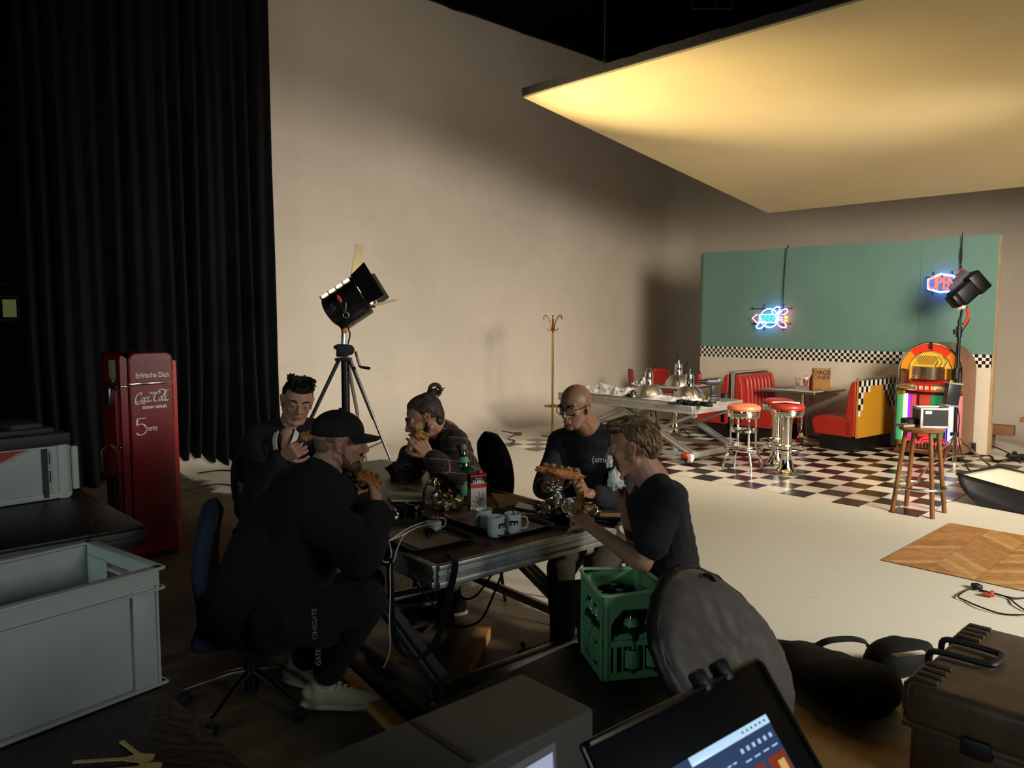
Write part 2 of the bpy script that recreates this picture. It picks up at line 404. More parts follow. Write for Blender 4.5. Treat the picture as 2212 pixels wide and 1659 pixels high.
t = thing('ceiling_lamp_bracket', 'small dark pipe bracket hanging from the black ceiling, top centre', 'bracket', tuple(p_))
b = B(); b.cyl((0, 0, 0), (0, 0, 1.9), .02, seg=8); part('drop_pipe', b, M('dark_grey_metal', '2c2c2c', .5, .6), t)
b = B(); b.cyl(RT*-.35, RT*.25, .02, seg=8); b.cyl(RT*-.35, RT*-.35+V((0, 0, .3)), .02, seg=8); b.cyl(RT*.25, RT*.25+V((0, 0, .2)), .015, seg=8); part('crossbar', b, MATS['dark_grey_metal'], t)

# black stage curtain
curtain_m = M('black_molton', '131314', .95, bump=.25, bs=60, spec=.2)
def curt(u, v):
    y = 1.95+2.72*u; z = .015+8.0*v
    pull = (1-min(v/.2, 1))**2
    y -= pull*.10*max(0, (u-.6))/.4
    a = u*2*PI*16+1.3*math.sin(u*9)+.3*math.sin(v*6+u*20)
    amp = .07+.03*math.sin(u*23)+.06*pull
    x = -9.2+amp*math.sin(a)+.03*math.sin(a*.37+v*3)+pull*.25*math.sin(u*7+1.0)
    if u > .9: x += (u-.9)*1.1*math.sin(PI*min(v*2.2, 1))*.25
    return V((x, y, z+(.03*math.sin(u*31) if v == 0 else 0)+(.12*max(0, math.sin(u*6.5-1.8)) if v == 0 else 0)))
b = B(); b.grid(curt, 340, 40)
o = part('stage_curtain', b, curtain_m, smooth=180); tag(o, 'tall black pleated stage curtain hanging beside the pale studio wall', 'curtain')
md = o.modifiers.new('thick', 'SOLIDIFY'); md.thickness = .006
# raised dark wall details on the far left
P = gx(10, 666, XW-1.33)
t = thing('exit_sign', 'small green framed exit sign with cream panel on the dark left wall', 'sign', tuple(P-V((0, 0, .14))))
b = B(); b.box((0, -.15, .14), (.05, .6, .30), bev=.01); part('sign_housing', b, M('sign_frame', '5b6350', .6), t)
b = B(); b.box((.026, -.15, .14), (.006, .56, .26)); part('sign_face', b, M('sign_green', '16301f', .5), t)
b = B(); b.box((.031, .045, .14), (.005, .14, .21)); part('sign_door_symbol', b, M('sign_cream', 'b8b888', .5, emit=.10, ecol='b8c070'), t)
P = gx(96, 768, XW-1.33)
b = B(); b.box(tuple(P), (.03, .32, .07), bev=.01); tag(part('wall_plaque', b, M('plaque', '3a3a38', .6)), 'small grey plaque on the dark wall left of the curtain', 'plaque')
P = gx(20, 612, XW-1.33)
b = B(); b.box(tuple(P), (.12, .9, .05), bev=.01); tag(part('wall_ledge', b, M('ledge', '26262a', .6)), 'narrow dark ledge on the left wall above the exit sign', 'ledge')

# bounce board, hung over the set: pale underside
bz0, bz1, by0, by1, bx0 = 3.99, 3.30, 5.66, 10.62, -5.74
def bpnt(x, t, off=0):
    n = V((0, -(bz1-bz0), (by1-by0))).normalized()
    return V((x, by0+(by1-by0)*t, bz0+(bz1-bz0)*t))+n*off
t = thing('bounce_board', 'huge pale yellow lit bounce board tilted over the diner set', 'reflector board', (bx0, by0, bz0))
board_m = M('board_white', 'd8c594', .7, var=.05, vs=1)
sagf = lambda u, v: -.0*math.sin(PI*u)*math.sin(PI*v)
b = B(); vs = [bpnt(bx0, 0), bpnt(3.9, 0), bpnt(3.9, 1), bpnt(bx0, 1), bpnt(bx0, 0, .02), bpnt(3.9, 0, .02), bpnt(3.9, 1, .02), bpnt(bx0, 1, .02)]
b.add(vs, [(0, 1, 2, 3), (7, 6, 5, 4), (0, 4, 5, 1), (1, 5, 6, 2), (2, 6, 7, 3), (3, 7, 4, 0)]); part('fabric_face', b, board_m, t, world=True)
b = B()
for i in range(60):
    x = bx0+i*.16; k = .004*math.sin(i*2.1)+.004*math.sin(i*.7)
    b.box(bpnt(x+.08, 0, .055+k/2)+V((0, -.012, 0)), (.165, .04, .07+k))
b.box(bpnt(bx0, .5, .06)+V((.02, 0, 0)), (.04, 5.0, .05), Mx.Rotation(math.atan2(bz1-bz0, by1-by0), 3, 'X'))
b.box(bpnt((bx0+3.9)/2, 1, .055), (9.64, .04, .07))
part('black_frame', b, M('black_cloth_edge', '141312', .85, bump=.5, bs=30), t, world=True)
b = B()
for x in (-5.2, -1.5, 2.5):
    b.cyl(bpnt(x, .12, .05), V((x, bpnt(x, .12).y, 8.39)), .006, seg=6); b.cyl(bpnt(x, .88, .05), V((x, bpnt(x, .88).y, 8.39)), .006, seg=6)
part('hanging_wire', b, blackm, t, world=True)
# ================================================================ DINER SET
T0 = .26667
CXR, CYF = -2.467, 7.44
# checker floor mat
cm = checkmat('checker_vinyl', (1/T0, 1/T0, 0), None, '14100f', 'e6dbc6', .28, (0, 0, .5), var=True)
b = B(); L_ = 21*T0; D_ = 4.0; b.box((-L_/2, D_/2, .0025), (L_, D_, .005))
o = part('checkerboard_flooring', b, cm, centre=(0, 0, 0)); o.location = (CXR, CYF, .001)
tag(o, 'black and cream checkerboard vinyl floor under the diner furniture', 'floor covering')
# herringbone floor sheet: planks as a mesh with a few wood tones
PX0, PX1, PY0, PY1 = -2.205, 2.6, 5.90, 7.42
woods = [M('oak_%d' % i, c, .38, var=.28, vs=14, bump=.05, bs=40, stretch=(1, 1, 1)) for i, c in enumerate(('c08a4c', 'ad7638', 'cb9a5e', 'b98144'))]
b = B(); L = .44; W_ = .075
me_f = []; rnd = random.Random(3)
s2 = math.sqrt(.5)
vs = []; fs = []; mi = []
def clip(poly):
    for ax, lim, sg in ((0, PX0, 1), (0, PX1, -1), (1, PY0, 1), (1, PY1, -1)):
        out = []
        for i in range(len(poly)):
            a, c = poly[i], poly[(i+1) % len(poly)]
            ia = (a[ax]-lim)*sg >= 0; ic = (c[ax]-lim)*sg >= 0
            if ia: out.append(a)
            if ia != ic:
                k = (lim-a[ax])/(c[ax]-a[ax]); out.append((a[0]+(c[0]-a[0])*k, a[1]+(c[1]-a[1])*k))
        poly = out
        if len(poly) < 3: return None
    return poly
cw = L*s2                                   # column width
ncol = int((PX1-PX0)/cw)+2
for ccol in range(ncol):
    x0 = PX0+ccol*cw
    for r in range(-6, int((PY1-PY0)/(W_/s2))+6):
        y0 = PY0+r*W_/s2; up = 1 if ccol % 2 == 0 else -1; g = .0012
        ya, yb = (y0, y0+cw) if up > 0 else (y0+cw, y0)
        poly = clip([(x0+g, ya+g), (x0+cw-g, yb+g), (x0+cw-g, yb+W_/s2-g), (x0+g, ya+W_/s2-g)])
        if poly:
            n = len(vs); vs += [V((p[0], p[1], .0062)) for p in poly]; fs.append(tuple(range(n, n+len(poly)))); mi.append(rnd.randrange(4))
n = len(vs); vs += [V((PX0, PY0, .001)), V((PX1, PY0, .001)), V((PX1, PY1, .001)), V((PX0, PY1, .001)), V((PX0, PY0, .006)), V((PX1, PY0, .006)), V((PX1, PY1, .006)), V((PX0, PY1, .006))]
for f in ((0, 3, 2, 1), (4, 5, 6, 7), (0, 1, 5, 4), (1, 2, 6, 5), (2, 3, 7, 6), (3, 0, 4, 7)): fs.append(tuple(n+i for i in f)); mi.append(4)
me = bpy.data.meshes.new('herringbone_flooring'); org = V(((PX0+PX1)/2, (PY0+PY1)/2, 0))
me.from_pydata([tuple(v-org) for v in vs], [], fs)
for m_ in woods: me.materials.append(m_)
me.materials.append(M('oak_joint', '4a2f18', .6))
for p, k in zip(me.polygons, mi): p.material_index = k
o = bpy.data.objects.new('herringbone_flooring', me); COL.objects.link(o); o.location = org
tag(o, 'honey oak herringbone vinyl floor sheet at the right edge', 'floor covering')

# painted set wall
YP = 11.42
xl = gy(1511, 760, YP).x; xr = gy(2131, 985, YP).x; zt = gy(2165, 505, YP).z; zmid = gy(1511, 747, YP).z; zlo = gy(1511, 769, YP).z
zl2 = gy(1505, 547, YP).z
t = thing('diner_wall_flat', 'large teal and cream painted diner set wall with checkered band', 'set wall', ((xl+xr)/2, YP, 0))
cx_ = (xl+xr)/2; Wd = xr-xl
cream = M('cream_panel', 'd6cab4', .7, var=.06, vs=2)
b = B(); b.box((0, .045, zlo/2+.002), (Wd, .05, zlo-.004)); part('cream_lower_panel', b, cream, t)
b = B(); b.box((0, .075, zt/2+.002), (Wd+.0, .012, zt-.01)); b.box((Wd/2+.012, .06, zt/2), (.026, .09, zt-.004)); b.box((-Wd/2+.03, .12, zt/2), (.06, .06, zt-.1))
for k in range(5): b.box((-Wd/2+.2+k*(Wd-.4)/4, .115, zt/2), (.06, .04, zt-.1))
part('timber_frame', b, M('pale_timber', 'b89a72', .7, var=.2, vs=5), t)
# teal paper sheets, slightly overlapping, each with its own tone in the joint; one part of several sheets
edges = [-Wd/2-.045, -Wd/2+.75, -Wd/2+1.62, -Wd/2+2.55, -Wd/2+3.45, Wd/2]
zl_ = lambda x: zl2+(zt-zl2)*(x+Wd/2)/Wd
for i in range(5):
    x0, x1 = edges[i], edges[i+1]+.02
    def sheet(u, v, x0=x0, x1=x1, i=i):
        x = x0+(x1-x0)*u; zt0 = zl_(x)-.012*(i % 2)+.004*math.sin(x*5); z = zmid+(zt0-zmid)*v
        x = x0+(x1-x0)*u; y = .012+.003*math.sin(v*9+x*3)+.0016*(i % 2)
        if i == 0:
            if u < .12: y += .05*((.12-u)/.12)**2
            z = zmid+(zt0-zmid)*(.01+.98*v) if u < .06 else z
            if u < .08: z += (.05 if v < .5 else -.05)*((.08-u)/.08)**2
        return V((x, y-.004, z))
    b = B(); b.grid(sheet, 24, 20); o = part('teal_sheet', b, teal, t, smooth=0); md = o.modifiers.new('th', 'SOLIDIFY'); md.thickness = .003
b = B(); b.box((0, .018, (zmid+zlo)/2), (Wd-.02, .004, zmid-zlo))
sq = (zmid-zlo)/4
part('checkered_band', b, checkmat('band_checker', (1/sq, 0, 1/sq), None, '0d0d0e', 'e6dfcf', .35, (0, .5, -zlo/sq)), t)
b = B()
for x in (-Wd/2+1.2, -Wd/2+2.05, .9): b.box((x, .0185, zlo/2), (.012, .003, zlo-.01))
part('panel_tape', b, M('tape', 'dcd2bf', .5), t)

def neon(name, b, col, e, root):
    return part(name, b, M('neon_'+col, col, .3, emit=e, ecol=col), root, world=True)
# frame helper on the wall: (a,z) -> world point at y offset
def wpt(px, py, off=.07): return gy(px, py, YP-off)
def smooth_loop(pts, n=6, closed=True): return spline(pts, n, closed)
t = thing('diner_neon_sign', 'blue and pink neon rocket sign reading DINER on teal wall', 'neon sign', tuple(wpt(1665, 720)))
# pixel design of the rocket
def ell(cx, cy, rx, ry, rot=0, n=28):
    return [wpt(cx+rx*math.cos(a)*math.cos(rot)-ry*math.sin(a)*math.sin(rot), cy+rx*math.cos(a)*math.sin(rot)+ry*math.sin(a)*math.cos(rot)) for a in [2*PI*i/n for i in range(n)]]
b = B(); r = .009
b.tube(ell(1662, 687, 19, 20), r, 8, True)
b.tube(smooth_loop([wpt(*p) for p in ((1668, 672), (1676, 664), (1684, 664), (1683, 672), (1673, 681))], 5), r, 8, True)
b.tube(smooth_loop([wpt(*p) for p in ((1645, 695), (1635, 703), (1636, 709), (1645, 708), (1656, 697))], 5), r, 8, True)
neon('blue_tube', b, '5a9aff', 15, t)
b = B()
b.tube([wpt(*p) for p in ((1636, 679), (1625, 687), (1634, 696), (1640, 697))], r, 8)
b.tube(spline([wpt(*p) for p in ((1682, 680), (1690, 670), (1700, 668), (1700, 675), (1691, 680))], 5), r, 8)
b.tube(spline([wpt(*p) for p in ((1678, 697), (1686, 706), (1697, 707), (1697, 700), (1689, 694))], 5), r, 8)
b.tube([wpt(1678, 686), wpt(1692, 686)], r*.8, 8); b.tube([wpt(1678, 691), wpt(1692, 691)], r*.8, 8)
neon('pink_tube', b, 'ff5a70', 12, t)
b = B(); b.tube([wpt(*p) for p in ((1640, 680), (1672, 679), (1678, 687), (1674, 697), (1640, 697))], r*.8, 8, True); neon('body_outline_tube', b, 'b8c8ff', 9, t)
b = B()
for y in (684, 688, 693): b.tube([wpt(1695, y), wpt(1701, y)], r*.9, 8)
neon('flame_tube', b, 'ffb020', 9, t)
text('letters', 'DINER', .155, M('neon_green', '30e0a0', .3, emit=1.5, ecol='30ffa8'), t, tuple(wpt(1657, 688, .10)), face_rot((0, -1, 0)), ext=.004, shear=.2, sx=.62)
b = B()
for y in (667, 700): b.tube([wpt(1624, y, .03), wpt(1709, y, .03)], .006, 6)
for x in (1650, 1692): b.tube([wpt(x, 660, .03), wpt(x, 714, .03)], .006, 6)
for x, y in ((1624, 667), (1709, 667), (1627, 700), (1706, 700), (1650, 660), (1692, 660), (1650, 714), (1692, 714)): b.tube([wpt(x, y, .03), wpt(x+3, y-3, .03), wpt(x+3, y-3, .0)], .006, 6)
part('mount_frame', b, blackm, t, world=True)
b = B(); b.tube(spline([wpt(1691, 662, .03), wpt(1692, 640, .02), wpt(1694, 600, .015), wpt(1697, 560, .015), wpt(1700, 536, .02), wpt(1703, 533, -.05), wpt(1704, 560, -.12)], 6), .006, 6); part('power_cable', b, blackr, t, world=True)

t = thing('open_neon_sign', 'blue and red neon OPEN sign on the teal wall, right', 'neon sign', tuple(wpt(2034, 632)))
b = B(); b.tube([wpt(*p) for p in ((2005, 604), (2032, 592), (2060, 596), (2066, 606), (2066, 622), (2058, 629), (2030, 631), (2005, 624))], .014, 8, True); neon('border_tube', b, '4a80ff', 16, t)
for k_, (ch, px) in enumerate(zip('OPEN', (2014, 2028, 2042, 2056))):
    text('letter', ch, .26, M('neon_red', 'ff3030', .3, emit=2.6, ecol='ff6040'), t, tuple(wpt(px, 613-k_*.3, .08)), face_rot((0, -1, 0)), ext=.008, sx=.55)
b = B(); b.tube([wpt(2000, 599, .03), wpt(2070, 594, .03)], .006, 6); b.tube([wpt(2000, 627, .03), wpt(2070, 632, .03)], .006, 6)
for x, y in ((2017, 588), (2057, 586), (2014, 636), (2052, 640)): b.tube([wpt(x, y, .0), wpt(x, y, .03), wpt(x+1, y+8 if y < 600 else y-8, .03)], .007, 6)
part('mount_frame', b, blackm, t, world=True)
b = B()
for dx in (0, 4): b.tube(spline([wpt(2078-dx, 584, .03), wpt(2074+dx, 555, .02), wpt(2078, 530, .02), wpt(2079, 507, .02), wpt(2080, 503, -.05)], 6), .006, 6)
part('power_cable', b, blackr, t, world=True)

# ---------------------------------------------------------------- booths
def bench(name, label, loc, rz, flutes, gold, LW=.98, group=None):
    """local: seat faces +x, back plane at x=0, length along y from 0 to LW"""
    t = thing(name, label, 'bench', loc, rz, group); D = .62
    b = B(); b.box((D*.46, LW/2, .10), (D*.80, LW-.06, .20)); part('plinth', b, M('black_laminate', '0e0e0f', .35), t)
    b = B(); prof = [(.06, .205), (D-.03, .205), (D+.015, .30), (D+.03, .40), (D-.02, .445), (D-.16, .475), (.10, .44), (.06, .43)]
    b.prism(prof, -LW, 0, Mx.Rotation(PI/2, 3, 'X')); b.v = [V((v.x, v.y, v.z)) for v in b.v]
    o = part('seat_cushion', b, redv, t); md = o.modifiers.new('bev', 'BEVEL'); md.width = .022; md.segments = 3; md.limit_method = 'ANGLE'; md.angle_limit = .5
    b = B(); n = 9 if flutes else 1
    b.prism([(.025, .215), (.15, .215), (.165, .44), (.13, .80), (.095, .93), (.06, .955), (.025, .955)], -LW, 0, Mx.Rotation(PI/2, 3, 'X'))
    o = part('backrest', b, redv, t); md = o.modifiers.new('bev', 'BEVEL'); md.width = .018; md.segments = 3; md.limit_method = 'ANGLE'; md.angle_limit = .5
    if flutes:
        for i in range(8):
            b = B(); y = .07+(LW-.14)*(i+.5)/8; w2 = (LW-.14)/16
            pts = [(.155, .46), (.150, .6), (.137, .75), (.122, .86), (.10, .915)]
            b.tube([(x, y, z) for x, z in pts], [w2*.98]*4+[w2*.8], 14, flat=.55, up=(0, 1, 0))
            part('flute', b, redv, t)
    b = B(); b.box((0, LW/2, .585), (.03, LW-.02, .76)); part('back_board', b, gold or M('dark_board', '3a3a3e', .4), t)
    b = B()
    b.box((0, -.012, .585), (.05, .028, .79), bev=.008)
    b.box((0, LW/2, .985), (.045, LW+.03, .03), bev=.01)
    part('chrome_trim', b, M('satin_trim', 'd8d2c4', .25, .9), t)
    return t
goldm = bpy.data.materials.new('gold_laminate'); goldm.use_nodes = True; nt = goldm.node_tree; bs_ = nt.nodes['Principled BSDF']
bs_.inputs['Base Color'].default_value = lin('c78d28'); bs_.inputs['Roughness'].default_value = .25; bs_.inputs['Metallic'].default_value = .12
tc = nt.nodes.new('ShaderNodeTexCoord'); mp = nt.nodes.new('ShaderNodeMapping'); mp.inputs['Scale'].default_value = (1, 1, .08)
n_ = nt.nodes.new('ShaderNodeTexNoise'); n_.inputs['Scale'].default_value = 60; nt.links.new(tc.outputs['Object'], mp.inputs[0]); nt.links.new(mp.outputs[0], n_.inputs['Vector'])
bp_ = nt.nodes.new('ShaderNodeBump'); bp_.inputs['Strength'].default_value = .3; bp_.inputs['Distance'].default_value = .004; nt.links.new(n_.outputs[0], bp_.inputs['Height']); nt.links.new(bp_.outputs[0], bs_.inputs['Normal'])
# right bench: faces -x (left in photo); gold rear towards +x
R0 = gz(1846, 981)
# rotated 180: local +x -> world -x ; local y from 0 to LW goes to world -y, so start at the far end
LWr = .99
tb = bench('booth_bench', 'red vinyl booth bench with gold checkered back beside the jukebox', (R0.x+.10, R0.y+LWr+.02, 0), PI-math.radians(6), False, goldm, LWr, 'booth benches')
# checker decoration on the gold rear: stepped squares
b = B(); wq = B(); c = .058
pat = []
for i in range(int(LWr/c)):
    for j in range(0, 12):
        # y measured from near end
        top = j < 1.0
        corner_near = j < 6 and i <= (1 if j > 1 else 99) and (i+j) < 5.2+ (3 if j < 1 else 0)
        far = (LWr/c-i) < 8 and j < 6 and (LWr/c-i)+j*1.2 < 8
        if top or corner_near or far: pat.append((i, j))
for i, j in pat:
    y = LWr-.006-(i+.5)*c; z = .965-(j+.5)*c*1.35
    (b if (i+j) % 2 == 0 else wq).box((-.0165, y, z), (.003, c, c*1.35))
part('black_squares', b, M('gloss_black', '0d0d0d', .25), tb); part('white_squares', wq, M('gloss_white', 'd9d6cb', .25), tb)
# double bench left
Lx = gy(1578, 870, 10.3).x
t1 = bench('booth_bench', 'red vinyl booth bench with vertically fluted backrest facing the diner table', (Lx+.04, 10.30, 0), 0, True, None, 1.0, 'booth benches')
t2 = bench('booth_bench', 'red booth bench back to back with the fluted one, behind the work table', (Lx-.02, 11.30, 0), PI, False, None, 1.0, 'booth benches')
# ---------------------------------------------------------------- diner table
def diner_table(name, label, loc, rz, w_, d_, h=.77, group=None):
    t = thing(name, label, 'table', loc, rz, group)
    b = B(); b.box((0, 0, h-.006), (w_-.02, d_-.02, .012), bev=.004); part('table_top', b, M('pale_laminate', 'b7ab9c', .3, var=.1, vs=20), t)
    b = B(); b.box((0, 0, h-.025), (w_, d_, .038), bev=.018, seg=4)
    for dz in (-.012, 0, .012): b.box((0, 0, h-.025+dz), (w_+.006, d_+.006, .004), bev=.0015)
    part('metal_edge', b, steel, t)
    b = B(); b.cyl((0, 0, .1), (0, 0, h-.04), .036, seg=24); part('column', b, chrome, t)
    b = B(); b.lathe([(0, 0), (.21, 0), (.215, .012), (.17, .03), (.10, .05), (.06, .10), (.045, .18), (.038, .24)], 36); part('bell_base', b, chrome, t)
    return t
tp = gz(1748, 949)
diner_table('diner_table', 'chrome edged diner table with paper menus between the red booths', (tp.x-.02, 10.89, 0), math.radians(-3), .84, .90, group='diner tables')
TZ = .772
# paper bag
P = gz(1773, 844, TZ)
def paperbag():
    t = thing('paper_bag', 'brown paper bag printed with diner lettering on the booth table', 'bag', tuple(P), math.radians(38))
    b = B(); w_, d_, h = .235, .06, .315
    def f(u, v):
        a = u*4; k = int(min(a, 3.999)); q = a-k; cs = [(-w_/2, -d_/2), (w_/2, -d_/2), (w_/2, d_/2), (-w_/2, d_/2)]
        x0, y0 = cs[k]; x1, y1 = cs[(k+1) % 4]; s = 1-.35*v
        x = x0+(x1-x0)*q; y = (y0+(y1-y0)*q)*s
        return V((x+.003*math.sin(v*9+k), y+.004*math.sin(v*7+q*5), h*v+.006*math.sin(u*19)*(v > .95)))
    b.grid(f, 32, 12); b.box((0, 0, .003), (w_-.01, d_-.01, .004)); o = part('paper_body', b, M('kraft_paper', '9c6f3e', .8, var=.15, vs=8, bump=.2, bs=20), t)
    md = o.modifiers.new('t', 'SOLIDIFY'); md.thickness = .0015
    R = Mx.Rotation(PI/2, 3, 'X'); ink = M('dark_ink', '3a1d14', .7)
    def tx(n, s, sz, z, sx=1, sh=0, bold=.0): 
        W = WM[t.name]; return text(n, s, sz, ink, t, W @ V((0, -d_/2*(1-.35*z/h)-.006, z)), W.to_3x3() @ Mx.Rotation(PI/2-math.radians(1.5), 3, 'X'), ext=.0008, sx=sx, shear=sh, bold=bold)
    tx('lettering', 'OACE', .082, .255, 1.05, 0, .001); tx('lettering', 'DINER', .078, .185, .95, .0, -.0005); 
    b = B()
    pts = [V((-.06+.12*k/8, -d_/2+.002, .14-.035*math.sin(PI*k/8))) for k in range(9)]; b.tube(pts, .0022, 5)
    b.box((0, -d_/2+.0045, .108), (.2, .002, .003)); b.box((0, -d_/2+.0035, .088), (.17, .002, .0022)); b.box((0, -d_/2+.0035, .080), (.12, .002, .0022))
    for k in range(14): b.box((-.098+k*.015, -d_/2-.0005+.001*(k % 2), .018+.006*(k % 2)), (.015, .002, .006), Mx.Rotation(.7*(1 if k % 2 else -1), 3, 'Y'))
    part('printed_lines', b, ink, t)
paperbag()
def ketchup(label, loc, group='ketchup bottles'):
    t = thing('ketchup_bottle', label, 'bottle', loc, 0, group)
    b = B(); b.lathe([(0, 0), (.029, 0), (.031, .006), (.031, .15), (.027, .168), (.02, .175), (0, .176)], 20); part('squeeze_body', b, M('ketchup_red', 'b01220', .3), t)
    b = B(); b.lathe([(0, .172), (.022, .172), (.022, .186), (.012, .19), (.006, .21), (.003, .225), (0, .225)], 16); part('nozzle_cap', b, blackp, t)
    return t
P = gz(1751, 843, TZ); ketchup('red ketchup squeeze bottle with black cap beside the paper bag', (P.x, P.y+.02, TZ))
def sundae(label, loc, shake):
    t = thing('sundae_glass', label, 'glass', loc, 0, 'sundae glasses')
    b = B(); b.lathe([(0, 0), (.034, 0), (.034, .006), (.012, .014), (.014, .03), (.026, .07), (.034, .12), (.044, .165), (.041, .165), (.031, .12), (.022, .07), (.008, .034), (0, .032)], 24); part('glass_body', b, glassm, t)
    if shake:
        b = B(); b.lathe([(0, .036), (.008, .036), (.0215, .07), (.030, .12), (.0345, .14), (0, .142)], 20); part('milkshake', b, M('pink_shake', 'c87888', .5), t)
        b = B(); b.lathe([(0, .14), (.034, .141), (.038, .16), (.03, .178), (.016, .19), (0, .195)], 20); part('whipped_cream', b, M('cream_top', 'e8d8cc', .6, bump=.6, bs=50), t)
        b = B(); b.sph((.004, 0, .203), .011); part('cherry', b, tomato, t)
        b = B(); b.cyl((-.01, 0, .15), (-.03, .01, .30), .0035, seg=8); part('straw', b, M('pink_straw', 'd89a9a', .4), t)
    return t
P = gz(1723, 839, TZ); sundae('empty fluted sundae glass on the booth table', (P.x, P.y, TZ), False)
P = gz(1740, 843, TZ); sundae('pink milkshake in a fluted glass with cream and a straw', (P.x, P.y, TZ), True)
for (px, py, a, lb) in ((1712, 846, .5, 'dark paper placemat lying on the left of the booth table'), (1745, 851, .62, 'pale paper menu sheet on the front of the booth table')):
    P = V((tp.x-.02, 10.89, TZ))+(V((-.22, -.16, 0)) if a < .6 else V((.08, -.31, .001))); b = B(); b.box((0, 0, .001), (.30, .21, .002), Mx.Rotation(a*.3, 3, 'Z')); b.v = [v+P for v in b.v]
    tag(part('paper_placemat', b, M('menu_dark', '6b4b3c', .6) if a < .6 else paper), lb, 'menu', 'paper menus')
# ---------------------------------------------------------------- stools
def pedestal_stool(label, loc):
    t = thing('pedestal_bar_stool', label, 'stool', loc, 0, 'chrome pedestal stools'); h = .80
    b = B(); b.lathe([(0, 0), (.215, 0), (.22, .008), (.20, .018), (.12, .03), (.085, .07), (.072, .13), (.066, .16)], 40); part('trumpet_base', b, chrome, t)
    b = B(); b.cyl((0, 0, .15), (0, 0, h-.13), .058, seg=32); b.ring((0, 0, .22), .061, .005); part('column', b, chrome, t)
    b = B(); n = 24
    b.tube([(.20*math.cos(2*PI*i/n)+.02, .20*math.sin(2*PI*i/n)-.02, .30) for i in range(n)], .010, 8, True)
    for a in (.5, 2.6, 4.5): b.tube([(.055*math.cos(a), .055*math.sin(a), .22), (.12*math.cos(a), .12*math.sin(a), .25), (.205*math.cos(a)+.01, .205*math.sin(a)-.01, .295)], .009, 8)
    part('foot_ring', b, chrome, t)
    b = B()
    b.lathe([(0, h-.13), (.175, h-.13), (.18, h-.115), (.172, h-.108), (.185, h-.10), (.175, h-.092), (.188, h-.084), (.178, h-.076), (.19, h-.068), (.18, h-.06), (.188, h-.052), (.175, h-.046), (0, h-.046)], 40)
    part('ribbed_band', b, chrome, t)
    b = B(); b.lathe([(0, h-.05), (.182, h-.05), (.192, h-.03), (.18, h-.005), (.13, h+.012), (0, h+.018)], 40); part('seat', b, redv, t)
    return t
P1_ = gz(1697, 1022); pedestal_stool('front chrome pedestal stool with a paper sheet on its red seat', tuple(P1_))
P2_ = gz(1676, 1003); pedestal_stool('rear chrome pedestal stool with a plain red seat', tuple(P2_))
b = B(); b.add([(-.15, -.1, .02), (.0, -.11, .035), (.15, -.09, .018), (.15, .1, .02), (0, .1, .026), (-.15, .1, .018)], [(0, 1, 4, 5), (1, 2, 3, 4)])
b.v = [Mx.Rotation(math.radians(28), 3, 'Z') @ v+P1_+V((-.02, .0, .80)) for v in b.v]
o = tag(part('paper_sheet', b, paper, smooth=0), 'creased sheet of paper lying on the front red pedestal stool', 'paper'); o.modifiers.new('t', 'SOLIDIFY').thickness = .0012
def leg_stool(label, loc):
    t = thing('chrome_leg_stool', label, 'stool', loc, math.radians(8)); h = .775
    for a in (PI/4, 3*PI/4, 5*PI/4, 7*PI/4):
        c, s = math.cos(a), math.sin(a)
        pts = spline([(.10*c, .10*s, h-.135), (.135*c, .135*s, h-.15), (.15*c, .15*s, h-.19), (.155*c, .155*s, .33), (.165*c, .165*s, .26), (.225*c, .225*s, .12), (.235*c, .235*s, .08), (.238*c, .238*s, .0)], 5)
        b = B(); b.tube(pts, .0125, 10); part('leg', b, chrome, t)
    b = B(); b.ring((0, 0, .475), .150, .008); b.ring((0, 0, .49), .150, .008); part('upper_ring', b, chrome, t)
    b = B(); b.ring((0, 0, .275), .215, .011); b.ring((0, 0, .30), .20, .006); part('foot_ring', b, chrome, t)
    b = B(); b.lathe([(0, h-.14), (.175, h-.14), (.18, h-.127), (.172, h-.118), (.186, h-.11), (.176, h-.101), (.188, h-.092), (.178, h-.083), (.19, h-.074), (.18, h-.065), (.188, h-.056), (.175, h-.05), (0, h-.05)], 40); part('ribbed_band', b, chrome, t)
    b = B(); b.lathe([(0, h-.055), (.182, h-.055), (.194, h-.035), (.182, h-.006), (.13, h+.014), (0, h+.02)], 40); part('seat', b, orangev, t)
    return t
P = (gz(1556, 1018)+gz(1580, 1008)+gz(1629, 1028)+gz(1651, 1015))/4
leg_stool('chrome four legged bar stool with salmon orange seat by the work table', tuple(P))
# ---------------------------------------------------------------- far chairs, second table
def shell_chair(label, loc, rz):
    t = thing('red_diner_chair', label, 'chair', loc, rz, 'red diner chairs')
    b = B(); b.box((0, 0, .46), (.42, .40, .05), bev=.022, seg=4); part('seat', b, redv, t)
    b = B()
    def f(u, v):
        a = PI*(u-.5); wd = .19*(1-.35*max(0, (v-.55)/.45)**2); return V((wd*math.sin(a), .2-.05*math.cos(a)*(1)+.05*v, .50+.38*v))
    b.grid(f, 14, 10); o = part('backrest', b, redv, t); md = o.modifiers.new('t', 'SOLIDIFY'); md.thickness = .03
    for sx in (-1, 1):
        for sy in (-1, 1):
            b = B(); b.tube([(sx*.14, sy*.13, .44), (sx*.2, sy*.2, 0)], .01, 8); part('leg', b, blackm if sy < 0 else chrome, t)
    return t
c1 = gy(1390, 812, 11.3); c2 = gy(1434, 812, 11.9)
shell_chair('red diner chair at the far table, left one behind the pendant lamps', (c1.x, c1.y, 0), math.radians(140))
shell_chair('red diner chair at the far table, right one beside the pale table top', (c2.x, c2.y, 0), math.radians(200))
tq = (gz(1435, 832, .77)+gz(1500, 842, .77))/2
